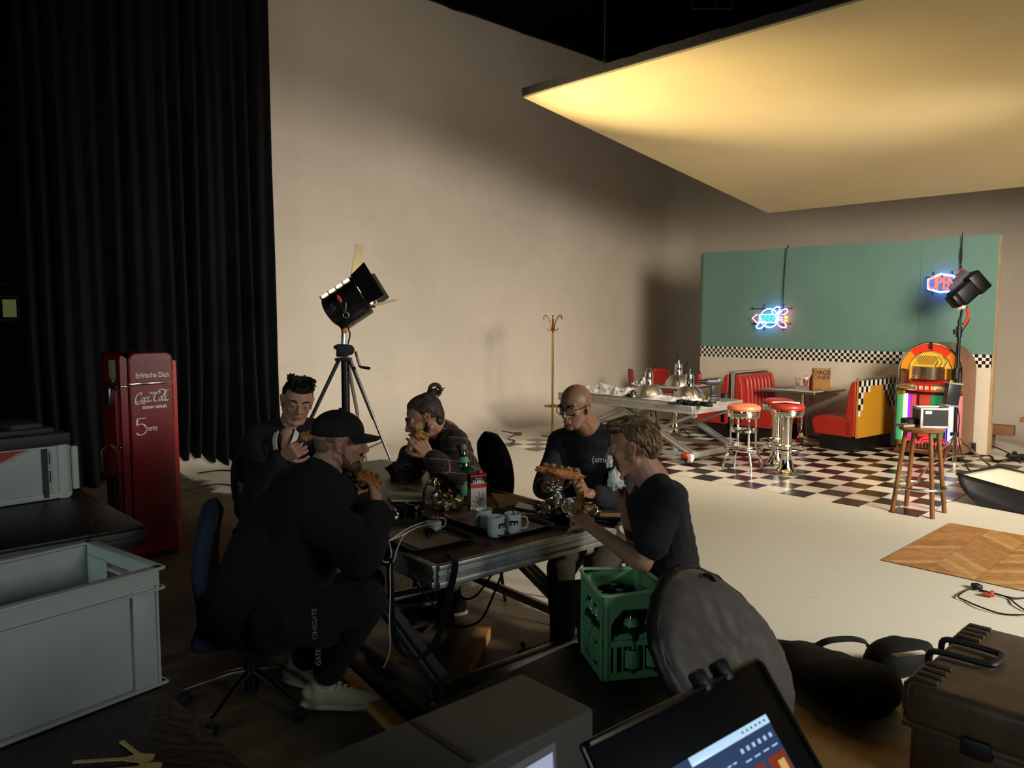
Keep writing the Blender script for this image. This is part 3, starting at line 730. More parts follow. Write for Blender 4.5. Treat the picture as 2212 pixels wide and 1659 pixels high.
diner_table('diner_table', 'far diner table with pale top standing behind the work table', (tq.x-.25, tq.y+.30, 0), math.radians(2), .66, .9, group='diner tables')
P = gz(1538, 830, TZ); ketchup('red ketchup bottle on the far diner table behind the cordless drill', (tq.x-.05, tq.y+.62, TZ))

# ---------------------------------------------------------------- jukebox
def jukebox():
    Yf = 10.78; xa = gy(1935, 975, Yf).x; xb = gy(2073, 988, Yf).x; cx = (xa+xb)/2; W = xb-xa; Hj = gy(2012, 738, Yf).z
    t = thing('jukebox', 'rounded vintage jukebox glowing red green and purple against the wall', 'jukebox', (cx, Yf, 0))
    R = W/2; zc = Hj-R*.98
    woodj = M('walnut_veneer', '8a5c40', .35, var=.25, vs=10, bump=.05, bs=40, stretch=(8, 8, .7)); goldp = M('gilt_metal', 'b98a3c', .3, .9, bump=.15, bs=30)
    def arch(r, z0, ro=0, n=28): return [(-r, z0)]+[(-r*math.cos(PI*i/n), zc+(r*.98)*math.sin(PI*i/n)) for i in range(n+1)]+[(r, z0)]
    RX = Mx.Rotation(PI/2, 3, 'X')      # poly (x,z) extruded along -y
    b = B(); b.prism(arch(R-.015, .06), -.56, -.04, RX); part('cabinet', b, woodj, t)
    b = B(); b.box((0, .27, .035), (W-.04, .5, .05)); part('feet_plinth', b, M('dark_wood', '1d120c', .5), t)
    def band(ri, ro, y0, y1, a0, a1, n=20):
        b = B(); vs = []; 
        for i in range(n+1):
            a = a0+(a1-a0)*i/n
            for r, y in ((ri, y0), (ro, y0), (ro, y1), (ri, y1)): vs.append(V((-r*math.cos(a), y, zc+r*.98*math.sin(a))))
        fs = [(i*4+k, i*4+(k+1) % 4, i*4+4+(k+1) % 4, i*4+4+k) for i in range(n) for k in range(4)]+[(3, 2, 1, 0), tuple(n*4+k for k in range(4))]
        return b.add(vs, fs)
    def em(n, c, e, rough=.3): return M(n, c, rough, emit=e, ecol=c)
    # arch plastics
    part('arch_plastic', band(R-.115, R-.035, -.03, .05, .82, PI/2-.07), em('jb_red', 'd03018', .45), t)
    part('arch_plastic', band(R-.115, R-.035, -.03, .05, PI/2+.07, PI-.82), MATS['jb_red'], t)
    part('arch_plastic', band(R-.115, R-.035, -.03, .05, .06, .80), em('jb_orange', 'e07a18', .55), t, label='glowing orange arch plastic')
    part('arch_plastic', band(R-.115, R-.035, -.03, .05, PI-.80, PI-.06), MATS['jb_orange'], t, label='glowing orange arch plastic')
    b = B(); b.tube([V((-(R-.02)*math.cos(a), -.035, zc+(R-.02)*.98*math.sin(a))) for a in [PI*i/40 for i in range(41)]], .016, 10)
    b.tube([V((-(R-.125)*math.cos(a), -.035, zc+(R-.125)*.98*math.sin(a))) for a in [PI*i/40 for i in range(41)]], .008, 8)
    for s in (-1, 1): b.tube([(s*(R-.02), -.035, zc), (s*(R-.02), -.035, .95)], .016, 10)
    part('chrome_arch_trim', b, chrome, t)
    b = B()
    for k in range(5): a = PI/2+(k-2)*.16; b.tube([(0, -.045, zc+R*.80), (-.06*math.cos(a)*1.2, -.05, zc+R*.80+.07*math.sin(a))], [.012, .004], 8)
    b.sph((0, -.045, zc+R*.80), (.022, .012, .02)); part('crest_ornament', b, M('bronze', '3a2616', .35, .8), t)
    # window recess
    b = B(); b.prism(arch(R-.13, .98), -.02, .01, RX); part('gilt_back_panel', b, M('gilt_glow', 'c99a30', .35, .5, emit=.9, ecol='e0a838', bump=.3, bs=25), t)
    b = B()
    for i in range(9):
        x = -.19+i*.026
        b.bar((x, -.03, zc+.08), (x+.08, -.03, zc+.20), .004, .004); b.bar((x+.08, -.03, zc+.08), (x, -.03, zc+.20), .004, .004)
    for k in range(3):
        b.tube(spline([(.06+k*.05, -.03, zc+.06), (.09+k*.05, -.03, zc+.13), (.05+k*.05, -.03, zc+.19)], 4), .005, 6)
    part('lattice', b, M('lattice_dark', '5a3a10', .4, .6), t)
    b = B(); b.cyl((-.02, .02, zc-.10), (-.02, .02, zc+.06), .20, seg=40)
    for k in range(6): b.ring((-.02, .02, zc-.09+k*.028), .202, .003, 40)
    part('record_drum', b, M('drum_metal', 'b09a78', .2, .95), t)
    b = B(); b.cyl((.24, -.0, zc-.10), (.24, -.0, zc+.04), .05, seg=20); part('side_cylinder', b, goldp, t)
    # selector deck
    b = B(); b.box((0, -.03, .99), (W*.62, .12, .03), Mx.Rotation(.3, 3, 'X'), bev=.012); part('title_shelf', b, M('jb_redpl', 'a81a1a', .3, emit=.12, ecol='c02020'), t)
    b = B(); b.box((-.08, -.055, 1.015), (.13, .05, .02), Mx.Rotation(.5, 3, 'X'), bev=.005); b.box((.07, -.055, 1.015), (.13, .05, .02), Mx.Rotation(.5, 3, 'X'), bev=.005); part('title_holder', b, MATS['jb_redpl'], t)
    b = B(); b.sph((0, -.02, .90), (W*.53, .13, .064), seg=32); part('chrome_selector_band', b, M('warm_chrome', 'e0c8a0', .28, .85), t)
    b = B()
    for s in (-1, 1):
        for k in range(4): b.box((s*(.12+k*.055), -.14+.018*k, .915), (.045, .02, .022), Mx.Rotation(s*.25, 3, 'Z'), bev=.004)
    part('title_strips', b, M('strip_card', 'd8c8a0', .5), t)
    b = B()
    for k in range(7): b.box((-.105+k*.035, -.155, .905), (.028, .02, .05), bev=.004)
    part('selector_keys', b, M('keys_cream', 'e0cfa8', .4), t)
    b = B(); b.box((0, -.150, .868), (.22, .02, .022), bev=.004); b.box((0, -.150, .944), (.2, .015, .015), bev=.004)
    for k in range(3): b.box((-.0875+k*.07, -.157, .905), (.03, .02, .052), bev=.004)
    part('red_key_bar', b, M('jb_keyred', 'c01c18', .35, emit=.25, ecol='d02018'), t)
    # pilasters
    for s in (-1, 1):
        x = s*(R-.065)
        b = B(); b.cyl((x-.02*s*-1, -.01, .20), (x+.02*s, -.01, .82), .052, seg=24); part('pilaster_tube', b, em('jb_green', '389a68', .4) if s < 0 else em('jb_pink', 'c07078', .3), t)
        b = B(); b.box((x-s*.048, -.045, .51), (.05, .03, .62), bev=.012); part('pilaster_light', b, em('jb_yellow', 'fff0b0', 1.8) if s < 0 else em('jb_blueglow', 'c8e8ff', 3.2), t)
        b = B()
        for k in range(22): b.tube([(x-s*.02+.055*math.cos(a), -.012-.055*math.sin(a), .215+k*.0275+.012*a) for a in [PI*j/8 for j in range(9)]], .003, 5)
        part('rope_moulding', b, M('moulding', 'a8c890', .4), t)
        b = B(); b.cyl((x, -.01, .80), (x, -.01, .85), .066, seg=24); part('pilaster_cap', b, goldp, t); b = B(); b.cyl((x, -.01, .14), (x, -.01, .20), .07, seg=24); part('pilaster_foot', b, goldp, t)
    b = B(); b.box((R-.145, -.045, .45), (.022, .03, .5), bev=.008); part('blue_light_strip', b, em('jb_blue', '3020ff', 2.4), t)
    # grille panels
    def pan(x0, x1, c, e, nm='grille_panel'): 
        b = B(); b.box(((x0+x1)/2, -.035, .535), (x1-x0, .02, .55), bev=.006)
        for k in range(26): b.box(((x0+x1)/2, -.046, .27+k*.021), (x1-x0-.006, .004, .006), Mx.Rotation(.25, 3, 'Y'))
        part(nm, b, em('jbp_'+c, c, e), t)
    g = R-.125
    pan(-g+.01, -g+.05, '9030d0', .8); pan(-g+.055, -g+.12, 'c84858', .4); pan(-g+.15, -g+.28, 'b8402c', .28); pan(-g+.285, -g+.46, '3a9468', .35); pan(-g+.475, g-.03, 'a0b858', .5)
    b = B()
    for x in (-g-.003, -g+.135, -g+.468, g-.02): b.box((x, -.04, .535), (.014, .04, .58), bev=.004)
    b.box((0, -.04, .825), (W-.20, .04, .03), bev=.006); part('grille_frame', b, M('dark_red_trim', '5a1c10', .4, .3), t)
    # bottom grille
    for k in range(3):
        b = B(); cxk = -.2+k*.2
        for rr in (.05, .085): b.tube([(cxk-rr*math.cos(a), -.05, .17+rr*math.sin(a)) for a in [PI*i/12 for i in range(13)]], .013, 8)
        part('lower_arch_light', b, em('jb_hot', 'e83850', .6), t)
    b = B()
    for k in range(15): b.cyl((-.28+k*.04, -.055, .10), (-.28+k*.04, -.055, .17), .012, seg=10)
    b.box((0, -.05, .10), (W-.06, .05, .04), bev=.012); b.box((0, -.04, .20), (W-.2, .02, .03), bev=.006)
    part('lower_chrome_grille', b, M('rose_chrome', 'd0a890', .2, 1), t)
    b = B(); b.box((0, -.03, .065), (W+.01, .09, .05), bev=.015); part('kick_plate', b, M('base_wood', '6b3a1c', .4), t)
jukebox()

# ---------------------------------------------------------------- lamp stand in front of the jukebox
def right_stand():
    A = gz(2059, 1000); t = thing('studio_light', 'black studio lamp on a chrome tripod stand before the jukebox', 'lamp', tuple(A)); d = dep(A)
    P = lambda px, py, dd=0: gd(px, py, d+dd)
    b = B(); b.cyl(P(2061, 999), P(2063, 935), .024, seg=16); part('centre_post', b, chrome, t, world=True)
    b = B(); b.cyl(P(2063, 940), P(2073, 690), .020, seg=14); part('black_mast', b, blackm, t, world=True)
    b = B(); b.cyl(P(2062, 942), P(2062, 934), .05, seg=16); b.cyl(P(2065, 818), P(2067, 795), .038, seg=14); b.cyl(P(2071, 728), P(2072, 706), .034, seg=14); b.bar(P(2071, 714), P(2060, 714), .03, .03); b.bar(P(2061, 712), P(2061, 722), .02, .02); part('clamp_collar', b, blackp, t, world=True)
    feet = [gz(1965, 1058), gz(2146, 1014), gz(2026, 1027)]
    hub = P(2062, 938); low = P(2061, 985)
    for i, f in enumerate(feet):
        b = B(); b.tube([hub+(f-hub)*.04, hub+(f-hub)*.5, f+V((0, 0, .012))], .012, 10); b.tube([low, hub+(f-hub)*.62], .008, 8); part('leg', b, chrome, t, world=True)
        b = B(); b.sph(f+V((0, 0, .014)), .018); part('rubber_foot', b, blackr, t, world=True)
    # head
    b = B(); ax = (P(2118, 600)-P(2055, 655)).normalized(); up = ax.cross(CF).normalized()
    R = Mx((( ax.x, CF.x, up.x), (ax.y, CF.y, up.y), (ax.z, CF.z, up.z)))
    b.box(P(2088, 628), (.36, .24, .22), R, bev=.03, seg=3); b.box(P(2062, 650), (.08, .2, .17), R, bev=.02); b.box(P(2104, 612), (.16, .28, .26), R, bev=.01)
    part('lamp_housing', b, blackm, t, world=True)
    b = B(); b.box(P(2072, 606), (.30, .02, .05), R); b.bar(P(2062, 612), P(2090, 590), .012, .10); b.bar(P(2072, 600), P(2084, 588), .012, .10); part('barn_doors', b, M('door_grey', '55555a', .4, .6), t, world=True)
    b = B(); b.ring(P(2079, 590), .055, .007, 18, ax=CF); part('red_safety_cord', b, redsticker, t, world=True)
    b = B(); b.tube([P(2085, 640), P(2080, 660), P(2074, 690)], .014, 8); b.ring(P(2098, 628), .03, .006, 14, ax=CF); part('yoke', b, blackm, t, world=True)
    crumple_b = crumple(P(2074, 660), (.06, .05, .05), 14, .5, 3); part('tissue_wrap', crumple_b, M('wrap_white', 'd8d0c0', .7), t, world=True)
    b = B(); b.tube(spline([P(2089, 666), P(2092, 680), P(2086, 697), P(2080, 700)], 5), .018, 8); part('red_tape', b, redsticker, t, world=True)
    b = B(); b.tube(spline([P(2088, 660), P(2093, 690), P(2079, 715), P(2068, 740), P(2062, 800), P(2062, 850), P(2072, 900), P(2070, 940), P(2078, 985), gz(2090, 1010, .02), gz(2106, 1025, .01)], 6), .007, 6)
    b.tube(spline([P(2056, 645), P(2046, 640), P(2044, 648), P(2060, 662)], 5), .006, 6)
    part('power_cable', b, blackr, t, world=True)
    # ballast box hanging on the mast
    b = B(); b.box(P(2056, 852), (.16, .10, .26), R_cam(-.12), bev=.01); part('ballast_box', b, M('ballast_grey', '3c4040', .35, .5), t, world=True)
    b = B(); b.box(P(2052, 876), (.18, .12, .02), R_cam(-.12)); b.box(P(2060, 828), (.18, .12, .02), R_cam(-.12)); b.bar(P(2047, 880), P(2067, 826), .02, .02); part('aluminium_corners', b, alu, t, world=True)
def R_cam(roll=0):
    """box axes: x = right, y = away, z = up, rolled"""
    z = V((0, 0, 1)); x = RT*math.cos(roll)+z*math.sin(roll); zz = z*math.cos(roll)-RT*math.sin(roll)
    return Mx(((x.x, FW.x, zz.x), (x.y, FW.y, zz.y), (x.z, FW.z, zz.z)))
right_stand()
# ---------------------------------------------------------------- wooden bar stool
def wooden_stool():
    feet = [gz(1927, 1106), gz(1957, 1095), gz(2014, 1121), gz(2040, 1108)]; c = sum(feet, V())/4
    h = gd(1982, 921, dep(c)).z
    t = thing('wooden_bar_stool', 'tall wooden bar stool with four splayed legs holding a case', 'stool', (c.x, c.y, 0))
    b = B(); b.lathe([(0, h-.035), (.17, h-.035), (.19, h-.025), (.192, h-.008), (.18, h), (0, h)], 36, c=(0, 0, 0)); part('seat', b, wood, t)
    tops = []
    for f in feet:
        d = V((f.x-c.x, f.y-c.y, 0)); tp_ = d*.62; tops.append(tp_)
        b = B(); b.cyl((d.x, d.y, 0), (tp_.x, tp_.y, h-.03), .021, .019, 14); part('leg', b, wood, t)
    b = B(); rr = sum(((V((f.x-c.x, f.y-c.y, 0))).length for f in feet))/4*.88+.012
    n = 28; b.tube([(rr*math.cos(2*PI*i/n), rr*math.sin(2*PI*i/n), .25) for i in range(n)], .011, 8, True); part('foot_ring', b, steel, t)
    return c, h
sc_, sh_ = wooden_stool(); ds = dep(sc_)
P = gd(2010, 917, ds); P.z = sh_+.001
t = thing('small_flight_case', 'small black flight case with metal edges, open, on wooden stool', 'case', tuple(P), yaw+math.radians(-8))
b = B(); w_, d_, h_ = .235, .20, .17
for a in ((0, -d_/2, h_/2, w_, .012, h_), (0, d_/2, h_/2, w_, .012, h_), (-w_/2, 0, h_/2, .012, d_, h_), (w_/2, 0, h_/2, .012, d_, h_), (0, 0, .008, w_, d_, .012)): b.box(a[:3], a[3:])
part('black_panels', b, M('case_black', '0f0f10', .4), t)
b = B()
for sx in (-1, 1):
    for sy in (-1, 1): b.box((sx*w_/2, sy*d_/2, h_/2), (.022, .022, h_+.006), bev=.003); 
    for z in (.006, h_): b.box((sx*w_/2, 0, z), (.02, d_, .018), bev=.003)
for sy in (-1, 1):
    for z in (.006, h_): b.box((0, sy*d_/2, z), (w_, .02, .018), bev=.003)
part('aluminium_edging', b, alu, t)
b = B(); b.box((-.06, -d_/2-.008, h_-.03), (.055, .003, .028)); part('paper_label', b, paper, t)
b = B(); b.box((-.01, .02, h_-.03), (.13, .09, .05), bev=.02); b.ring((.02, 0, h_-.01), .04, .006, 20, ax=(0, .3, 1)); part('contents', b, blackp, t)
P = gd(1975, 900, ds+.02); P.z = sh_+.001
b = B(); b.lathe([(.03, 0), (.072, 0), (.075, .004), (.075, .05), (.072, .054), (.03, .054), (.03, 0)], 32); b.v = [v+P+V((-.04, 0, .012)) for v in b.v]
tag(part('tape_roll', b, M('gaffer', '0e0c0c', .6)), 'roll of black gaffer tape on the wooden stool', 'tape')
P = gd(1955, 912, ds-.03); P.z = sh_+.001
t = thing('notebook', 'worn notebook with a pencil on the left of wooden stool', 'book', tuple(P), yaw+.35)
b = B(); b.box((0, 0, .012), (.13, .10, .02), bev=.003); part('pages', b, M('old_paper', '8f7f66', .8), t)
b = B(); b.box((0, 0, .024), (.135, .105, .004)); part('cover', b, M('cover_grey', '5a544a', .6), t)
b = B(); b.cyl((-.07, -.03, .03), (.06, .02, .032), .0035, seg=6); part('pencil', b, wood, t)

# ---------------------------------------------------------------- coat rack
A = gz(1193, 941); d = dep(A)
t = thing('brass_coat_rack', 'slim brass coat rack with curved hooks in front of studio wall', 'coat rack', tuple(A))
Hk = gd(1203, 690, d).z
b = B(); b.lathe([(0, 0), (.17, 0), (.18, .012), (.175, .03), (.06, .045), (.03, .06), (.02, .075)], 32); part('round_base', b, M('rack_base', '9a9080', .4, .6), t)
b = B(); b.cyl((0, 0, .06), (0, 0, Hk), .0165, seg=16); part('pole', b, brass, t)
b = B(); n = 28; b.tube([(.125*math.cos(2*PI*i/n), .125*math.sin(2*PI*i/n), .455) for i in range(n)], .009, 8, True)
for a in (0, PI/2, PI, 3*PI/2): b.tube([(0, 0, .455), (.125*math.cos(a), .125*math.sin(a), .455)], .005, 6)
part('umbrella_ring', b, brass, t)
for k in range(6):
    a = k*PI/3+.5+yaw; c_, s_ = math.cos(a), math.sin(a)
    b = B(); b.tube(spline([(.01*c_, .01*s_, Hk-.20), (.03*c_, .03*s_, Hk-.12), (.05*c_, .05*s_, Hk-.03), (.11*c_, .11*s_, Hk+.055), (.145*c_, .145*s_, Hk+.05), (.155*c_, .155*s_, Hk+.02)], 5), .0075, 8); b.sph((.155*c_, .155*s_, Hk+.015), .013)
    b.tube(spline([(.02*c_, .02*s_, Hk-.13), (.06*c_, .06*s_, Hk-.17), (.10*c_, .10*s_, Hk-.13)], 5), .006, 8)
    part('hook', b, brass, t)
# timber feet / braces of the set wall
P = gy(2158, 928, 12.0)
b = B(); b.box(tuple(P), (.36, .12, .14), bev=.01); b.box((P.x-.1, P.y-.05, P.z/2-.03), (.05, .4, P.z-.08)); tag(part('set_wall_weight', b, M('weight_brown', '7a5238', .7)), 'brown block weight bracing the set wall from behind', 'weight')
P = gy(2214, 907, 12.2); b = B(); b.box((P.x+.1, P.y, P.z), (.3, .12, .06), bev=.01); b.box((P.x+.2, P.y, P.z/2), (.05, .05, P.z-.05)); tag(part('brace_block', b, M('brace_brown', 'a06a3c', .7)), 'small brown wooden block at the right picture edge', 'block')
# power strip + cables on the floor right of the jukebox
P = gz(2098, 984); b = B(); b.box((P.x, P.y, .085), (.09, .07, .17), bev=.01); b.box((P.x+.03, P.y-.036, .09), (.03, .01, .12), bev=.003); tag(part('power_adapter', b, blackp), 'upright black power box standing at the jukebox side', 'power box')
b = B()
for pts in ([(2102, 955), (2120, 957), (2160, 970), (2192, 985), (2212, 992)], [(2105, 972), (2130, 975), (2145, 992), (2165, 998), (2195, 995), (2205, 1000)], [(2098, 985), (2140, 985), (2150, 995), (2190, 990)]):
    b.tube(spline([gz(x, y, .012+(.08 if y < 972 else 0)) for x, y in pts], 6), .008, 6)
tag(part('floor_cables', b, blackr), 'black power cables trailing over the floor right of jukebox', 'cable')
P = gz(2200, 990); b = B(); b.box((P.x, P.y, .03), (.28, .08, .05), Mx.Rotation(.8, 3, 'Z'), bev=.01); b.box((P.x-.05, P.y+.02, .065), (.05, .05, .03), bev=.01); tag(part('power_strip', b, blackp), 'black power strip on the checkered floor at right edge', 'power strip')
# softbox lying on the floor at right
def softbox():
    d = 8.2
    c1_ = gd(2068, 1024, 7.6)
    b1, b2 = gz(2112, 1093), gz(2205, 1112)
    t = thing('softbox', 'black fabric softbox with white front lying on the floor', 'softbox', tuple((b1+b2)/2))
    top = [c1_, gd(2158, 1008, 8.35), gd(2330, 1046, 8.1), gd(2240, 1072, 7.4)]; bot = [b1+V((0, 0, .01)), b1+V((.05, .35, .01)), b2+V((.35, .3, .01)), b2+V((.1, 0, .01))]
    b = B()
    def side(i):
        j = (i+1) % 4
        def f(u, v):
            p = top[i].lerp(top[j], u); q = bot[i].lerp(bot[j], u); m = p.lerp(q, v); c = (sum(top, V())+sum(bot, V()))/8
            out = (m-c); out.z = 0; out.normalize(); m = m+out*(.05*math.sin(PI*v))+V((0, 0, -.012*math.sin(PI*u)*(1-v)))
            m.z = max(m.z, .008); return m
        b.grid(f, 10, 8)
    for i in range(4): side(i)
    b.add(bot, [(0, 1, 2, 3)])
    o = part('black_shell', b, M('nylon_black', '101012', .55, bump=.4, bs=14), t, world=True, smooth=60); md = o.modifiers.new('s', 'SOLIDIFY'); md.thickness = .006
    b = B()
    def f(u, v):
        p = top[0].lerp(top[1], u).lerp(top[3].lerp(top[2], u), v); return p+V((0, 0, -.008-.03*math.sin(PI*u)*math.sin(PI*v)))
    b.grid(f, 12, 12); o = part('white_diffuser', b, M('diffuser_white', 'd8cdb8', .8, bump=.2, bs=10), t, world=True, smooth=60); md = o.modifiers.new('s', 'SOLIDIFY'); md.thickness = .004
    b = B(); b.tube([p+V((0, 0, .0)) for p in top], .014, 8, True); part('edge_piping', b, blackr, t, world=True)
    b = B(); b.box(tuple(gd(2190, 1068, 7.72)), (.14, .02, .07), R_cam(-.35)); part('fabric_tag', b, M('beige_tag', 'a8977c', .8), t, world=True)
softbox()
# cable with red clip on the white floor
t = thing('coiled_cable', 'coiled thin black cable with red clip on the pale floor', 'cable', tuple(gz(2150, 1300)))
b = B(); b.tube(spline([gz(x, y, .008+.006*(i % 2)) for i, (x, y) in enumerate([(2115, 1275), (2150, 1282), (2180, 1292), (2195, 1305), (2225, 1322), (2250, 1310), (2225, 1292), (2190, 1292), (2140, 1280), (2108, 1272), (2090, 1274), (2070, 1288), (2085, 1297), (2120, 1312), (2165, 1326), (2215, 1328)])], 6), .005, 6); part('cable_loop', b, blackr, t, world=True)
P = gz(2110, 1266, .02); b = B(); b.box(tuple(P), (.05, .06, .03), Mx.Rotation(.9, 3, 'Z'), bev=.008); b.cyl(P, P+V((.02, -.05, 0)), .01, seg=8); part('plug', b, blackp, t, world=True)
P = gz(2136, 1284, .018); b = B(); b.box(tuple(P), (.06, .04, .02), Mx.Rotation(.3, 3, 'Z'), bev=.006); b.box(tuple(P+V((.01, .02, .01))), (.02, .06, .014), bev=.004); part('red_clip', b, tomato, t, world=True)
# cable and red plug by the wall, near the chair back
t = thing('wall_cable', 'thin cable with dark red plug on the floor by the wall', 'cable', tuple(gz(1110, 945)))
b = B(); b.tube(spline([gz(1085, 931, .05), gz(1100, 934, .10), gz(1112, 938, .06), gz(1098, 948, .02), gz(1112, 952, .01), gz(1103, 960, .01)], 6), .008, 6); part('cable_loop', b, blackr, t, world=True)
P = gz(1118, 937, .06); b = B(); b.cyl(P-RT*.05, P+RT*.06, .025, seg=10); part('plug', b, M('plug_dark_red', '5a1c1c', .5), t, world=True)
# ================================================================ TABLES AND STAGE DECKS
def scissor_table(label, c, rz, L, W, h, topm, railm, group='folding scissor work tables', sticker=True):
    t = thing('scissor_work_table', label, 'table', (c[0], c[1], 0), rz, group)
    b = B(); b.box((0, 0, h-.012), (L-.02, W-.02, .024), bev=.003); part('table_top', b, topm, t)
    for (x, y, lx, ly) in ((0, -W/2, L, .03), (0, W/2, L, .03), (-L/2, 0, .03, W), (L/2, 0, .03, W)):
        b = B(); b.box((x, y, h-.052), (lx, ly, .10), bev=.003)
        sx = 1 if x > 0 else -1; sy = 1 if y > 0 else -1
        if lx > ly:
            b.box((x, y+sy*.018, h-.012), (lx, .012, .022), bev=.003); b.box((x, y+sy*.018, h-.088), (lx, .014, .026), bev=.003); b.box((x, y+sy*.017, h-.05), (lx, .006, .012))
        else:
            b.box((x+sx*.018, y, h-.012), (.012, ly, .022), bev=.003); b.box((x+sx*.018, y, h-.088), (.014, ly, .026), bev=.003); b.box((x+sx*.017, y, h-.05), (.006, ly, .012))
        part('frame_rail', b, railm, t)
    zt_, zb_ = h-.13, .13
    for sy in (-1, 1):
        for s in (-1, 1):
            y = sy*(W/2-.09)
            b = B(); p0 = V((s*.02, y, zt_)); p1 = V((s*(L/2-.07), y, zb_)); b.bar(p0, p1, .035, .085, up=(0, 1, 0), bev=.006)
            n_ = (p1-p0).normalized().cross(V((0, 1, 0)))
            for e in (-1, 1): b.bar(p0+n_*.036*e+V((0, sy*.018, 0)), p1+n_*.036*e+V((0, sy*.018, 0)), .014, .014, up=(0, 1, 0))
            for q in range(7): pq = p0.lerp(p1, .1+q*.13); b.cyl(pq+V((0, sy*.016, 0)), pq+V((0, sy*.022, 0)), .007, seg=8)
            b.cyl(p1+V((0, -.03, 0)), p1+V((0, .03, 0)), .045, seg=18); b.cyl(p0+V((0, -.03, 0)), p0+V((0, .03, 0)), .04, seg=18)
            part('leg_beam', b, railm, t)
            m = p0.lerp(p1, .47)+V((0, sy*-.04, 0)); q0 = V((s*(L/2-.08), y-sy*.04, zt_))
            b = B(); b.bar(q0, m, .03, .06, up=(0, 1, 0), bev=.006); b.cyl(q0+V((0, -.025, 0)), q0+V((0, .025, 0)), .04, seg=16); o = part('brace_arm', b, railm, t)
            if sticker:
                b = B(); pm = q0.lerp(m, .55); dd = (m-q0).normalized(); b.bar(pm-dd*.055+V((0, sy*.0166, 0)), pm+dd*.055+V((0, sy*.0166, 0)), .003, .05, up=(0, 1, 0)); b.v = [v for v in b.v]; part('warning_sticker', b, redsticker, t)
    for s in (-1, 1):
        b = B(); b.box((s*(L/2-.045), 0, .125), (.06, W-.08, .07), bev=.006); part('end_crossbar', b, railm, t)
        b = B(); b.cyl((s*.02, -W/2+.05, zt_), (s*.02, W/2-.05, zt_), .018, seg=12); part('cross_tube', b, railm, t); b = B(); b.cyl((s*(L/2-.3)*.62, -W/2+.1, .36), (s*(L/2-.3)*.62, W/2-.1, .36), .014, seg=10); part('cross_tube', b, railm, t)
        for sy in (-1, 1):
            cst = B(); cst.box((s*(L/2-.05), sy*(W/2-.05), .098), (.05, .045, .03), bev=.004); cst.bar((s*(L/2-.05)-.018, sy*(W/2-.05), .09), (s*(L/2-.05)-.035, sy*(W/2-.05), .045), .012, .03)
            o = part('castor_fork', cst, steel, t)
            b = B(); b.cyl((s*(L/2-.05)-.035, sy*(W/2-.05)-.014, .046), (s*(L/2-.05)-.035, sy*(W/2-.05)+.014, .046), .044, seg=24); part('wheel', b, blackr, t)
            b = B(); b.cyl((s*(L/2-.05)-.035, sy*(W/2-.05)-.016, .046), (s*(L/2-.05)-.035, sy*(W/2-.05)+.016, .046), .026, seg=20); part('wheel_hub', b, alu, t)
    b = B()
    for sy in (-1, 1): b.box((0, sy*(W/2-.02), .125), (L-.1, .03, .05), bev=.004)
    part('base_rail', b, railm, t)
    return t
FZ = .73
FC = V((-3.785, 2.715, 0))*.992; FR = math.radians(-4.0)
FU = V((math.cos(FR), math.sin(FR), 0)); FV = V((-math.sin(FR), math.cos(FR), 0))
FL, FWd = 2.36, 1.12
lunch_table = scissor_table('worn dark topped scissor table the five people eat at', FC, FR, FL, FWd, FZ, tabletop_m, alu_dark)
N_ = gz(1497, 877, .737); Lp = gz(1208, 848, .737); dn = (Lp-N_); BL = min(dn.length, 2.5); dn.normalize(); pn = V((dn.y, -dn.x, 0))
if pn.y < 0: pn = -pn
BC = N_+dn*BL/2+pn*.53; BR = math.atan2(-dn.y, -dn.x)
prop_table = scissor_table('aluminium scissor work table carrying lamps and plastic before the diner', BC, BR, BL, 1.06, .737, M('deck_top', '6f6a5e', .5, var=.2, vs=6), alu)
# red white tape at the near castor of the far table
b = B(); c = N_.lerp(BC, .06); c.z = .12
crumple_into(b, c+V((.0, -.05, .01)), (.075, .05, .03), 12, .4, 2); tag(part('red_tape_wrap', b, redsticker), 'red tape wound round the near castor of the aluminium table', 'tape')
b = B(); crumple_into(b, c+V((.06, -.05, -.02)), (.04, .03, .05), 12, .5, 5); tag(part('white_tape_tail', b, tissue), 'white loose tape tail at the aluminium table castor', 'tape')
# --- things on the far table
def TT(px, py, z=.738): return gz(px, py, z)
def pendant(label, loc, rz=0):
    t = thing('pendant_lamp', label, 'lamp', loc, rz, 'metal pendant lamps')
    b = B(); pr_ = [(.20, .0), (.205, .004), (.198, .03), (.175, .085), (.135, .135), (.085, .165), (.06, .17)]
    b.lathe(pr_+[(r-.004, z-.003) for r, z in pr_[::-1]], 40); part('dome_shade', b, M('dome_metal', 'c2bcae', .28, .9, bump=.1, bs=15), t)
    b = B(); b.lathe([(.058, .165), (.062, .17), (.058, .18), (.056, .25), (.064, .254), (.064, .27), (.056, .275), (.05, .32), (.058, .324), (.058, .335), (0, .34)], 28); part('lamp_neck', b, chrome, t)
    b = B(); b.cyl((.03, 0, .33), (.03, 0, .38), .006, seg=8); b.cyl((-.03, 0, .33), (-.03, 0, .38), .006, seg=8); b.box((0, 0, .385), (.08, .02, .012), bev=.003); part('hanger', b, steel, t)
    b = B(); b.tube(spline([(.0, 0, .34), (.05, .02, .42), (.10, .03, .46), (.085, .05, .40), (-.02, .06, .34), (-.10, .04, .26), (-.16, -.02, .14), (-.21, -.06, .02)], 6), .004, 6); part('cord', b, blackr, t)
    return t
a_ = TT(1401, 857); pendant('left metal pendant lamp standing dome down on the work table', tuple(a_), .3)
a_ = TT(1489, 862); pendant('right metal pendant lamp standing dome down beside the cordless drill', tuple(a_), 2.2)
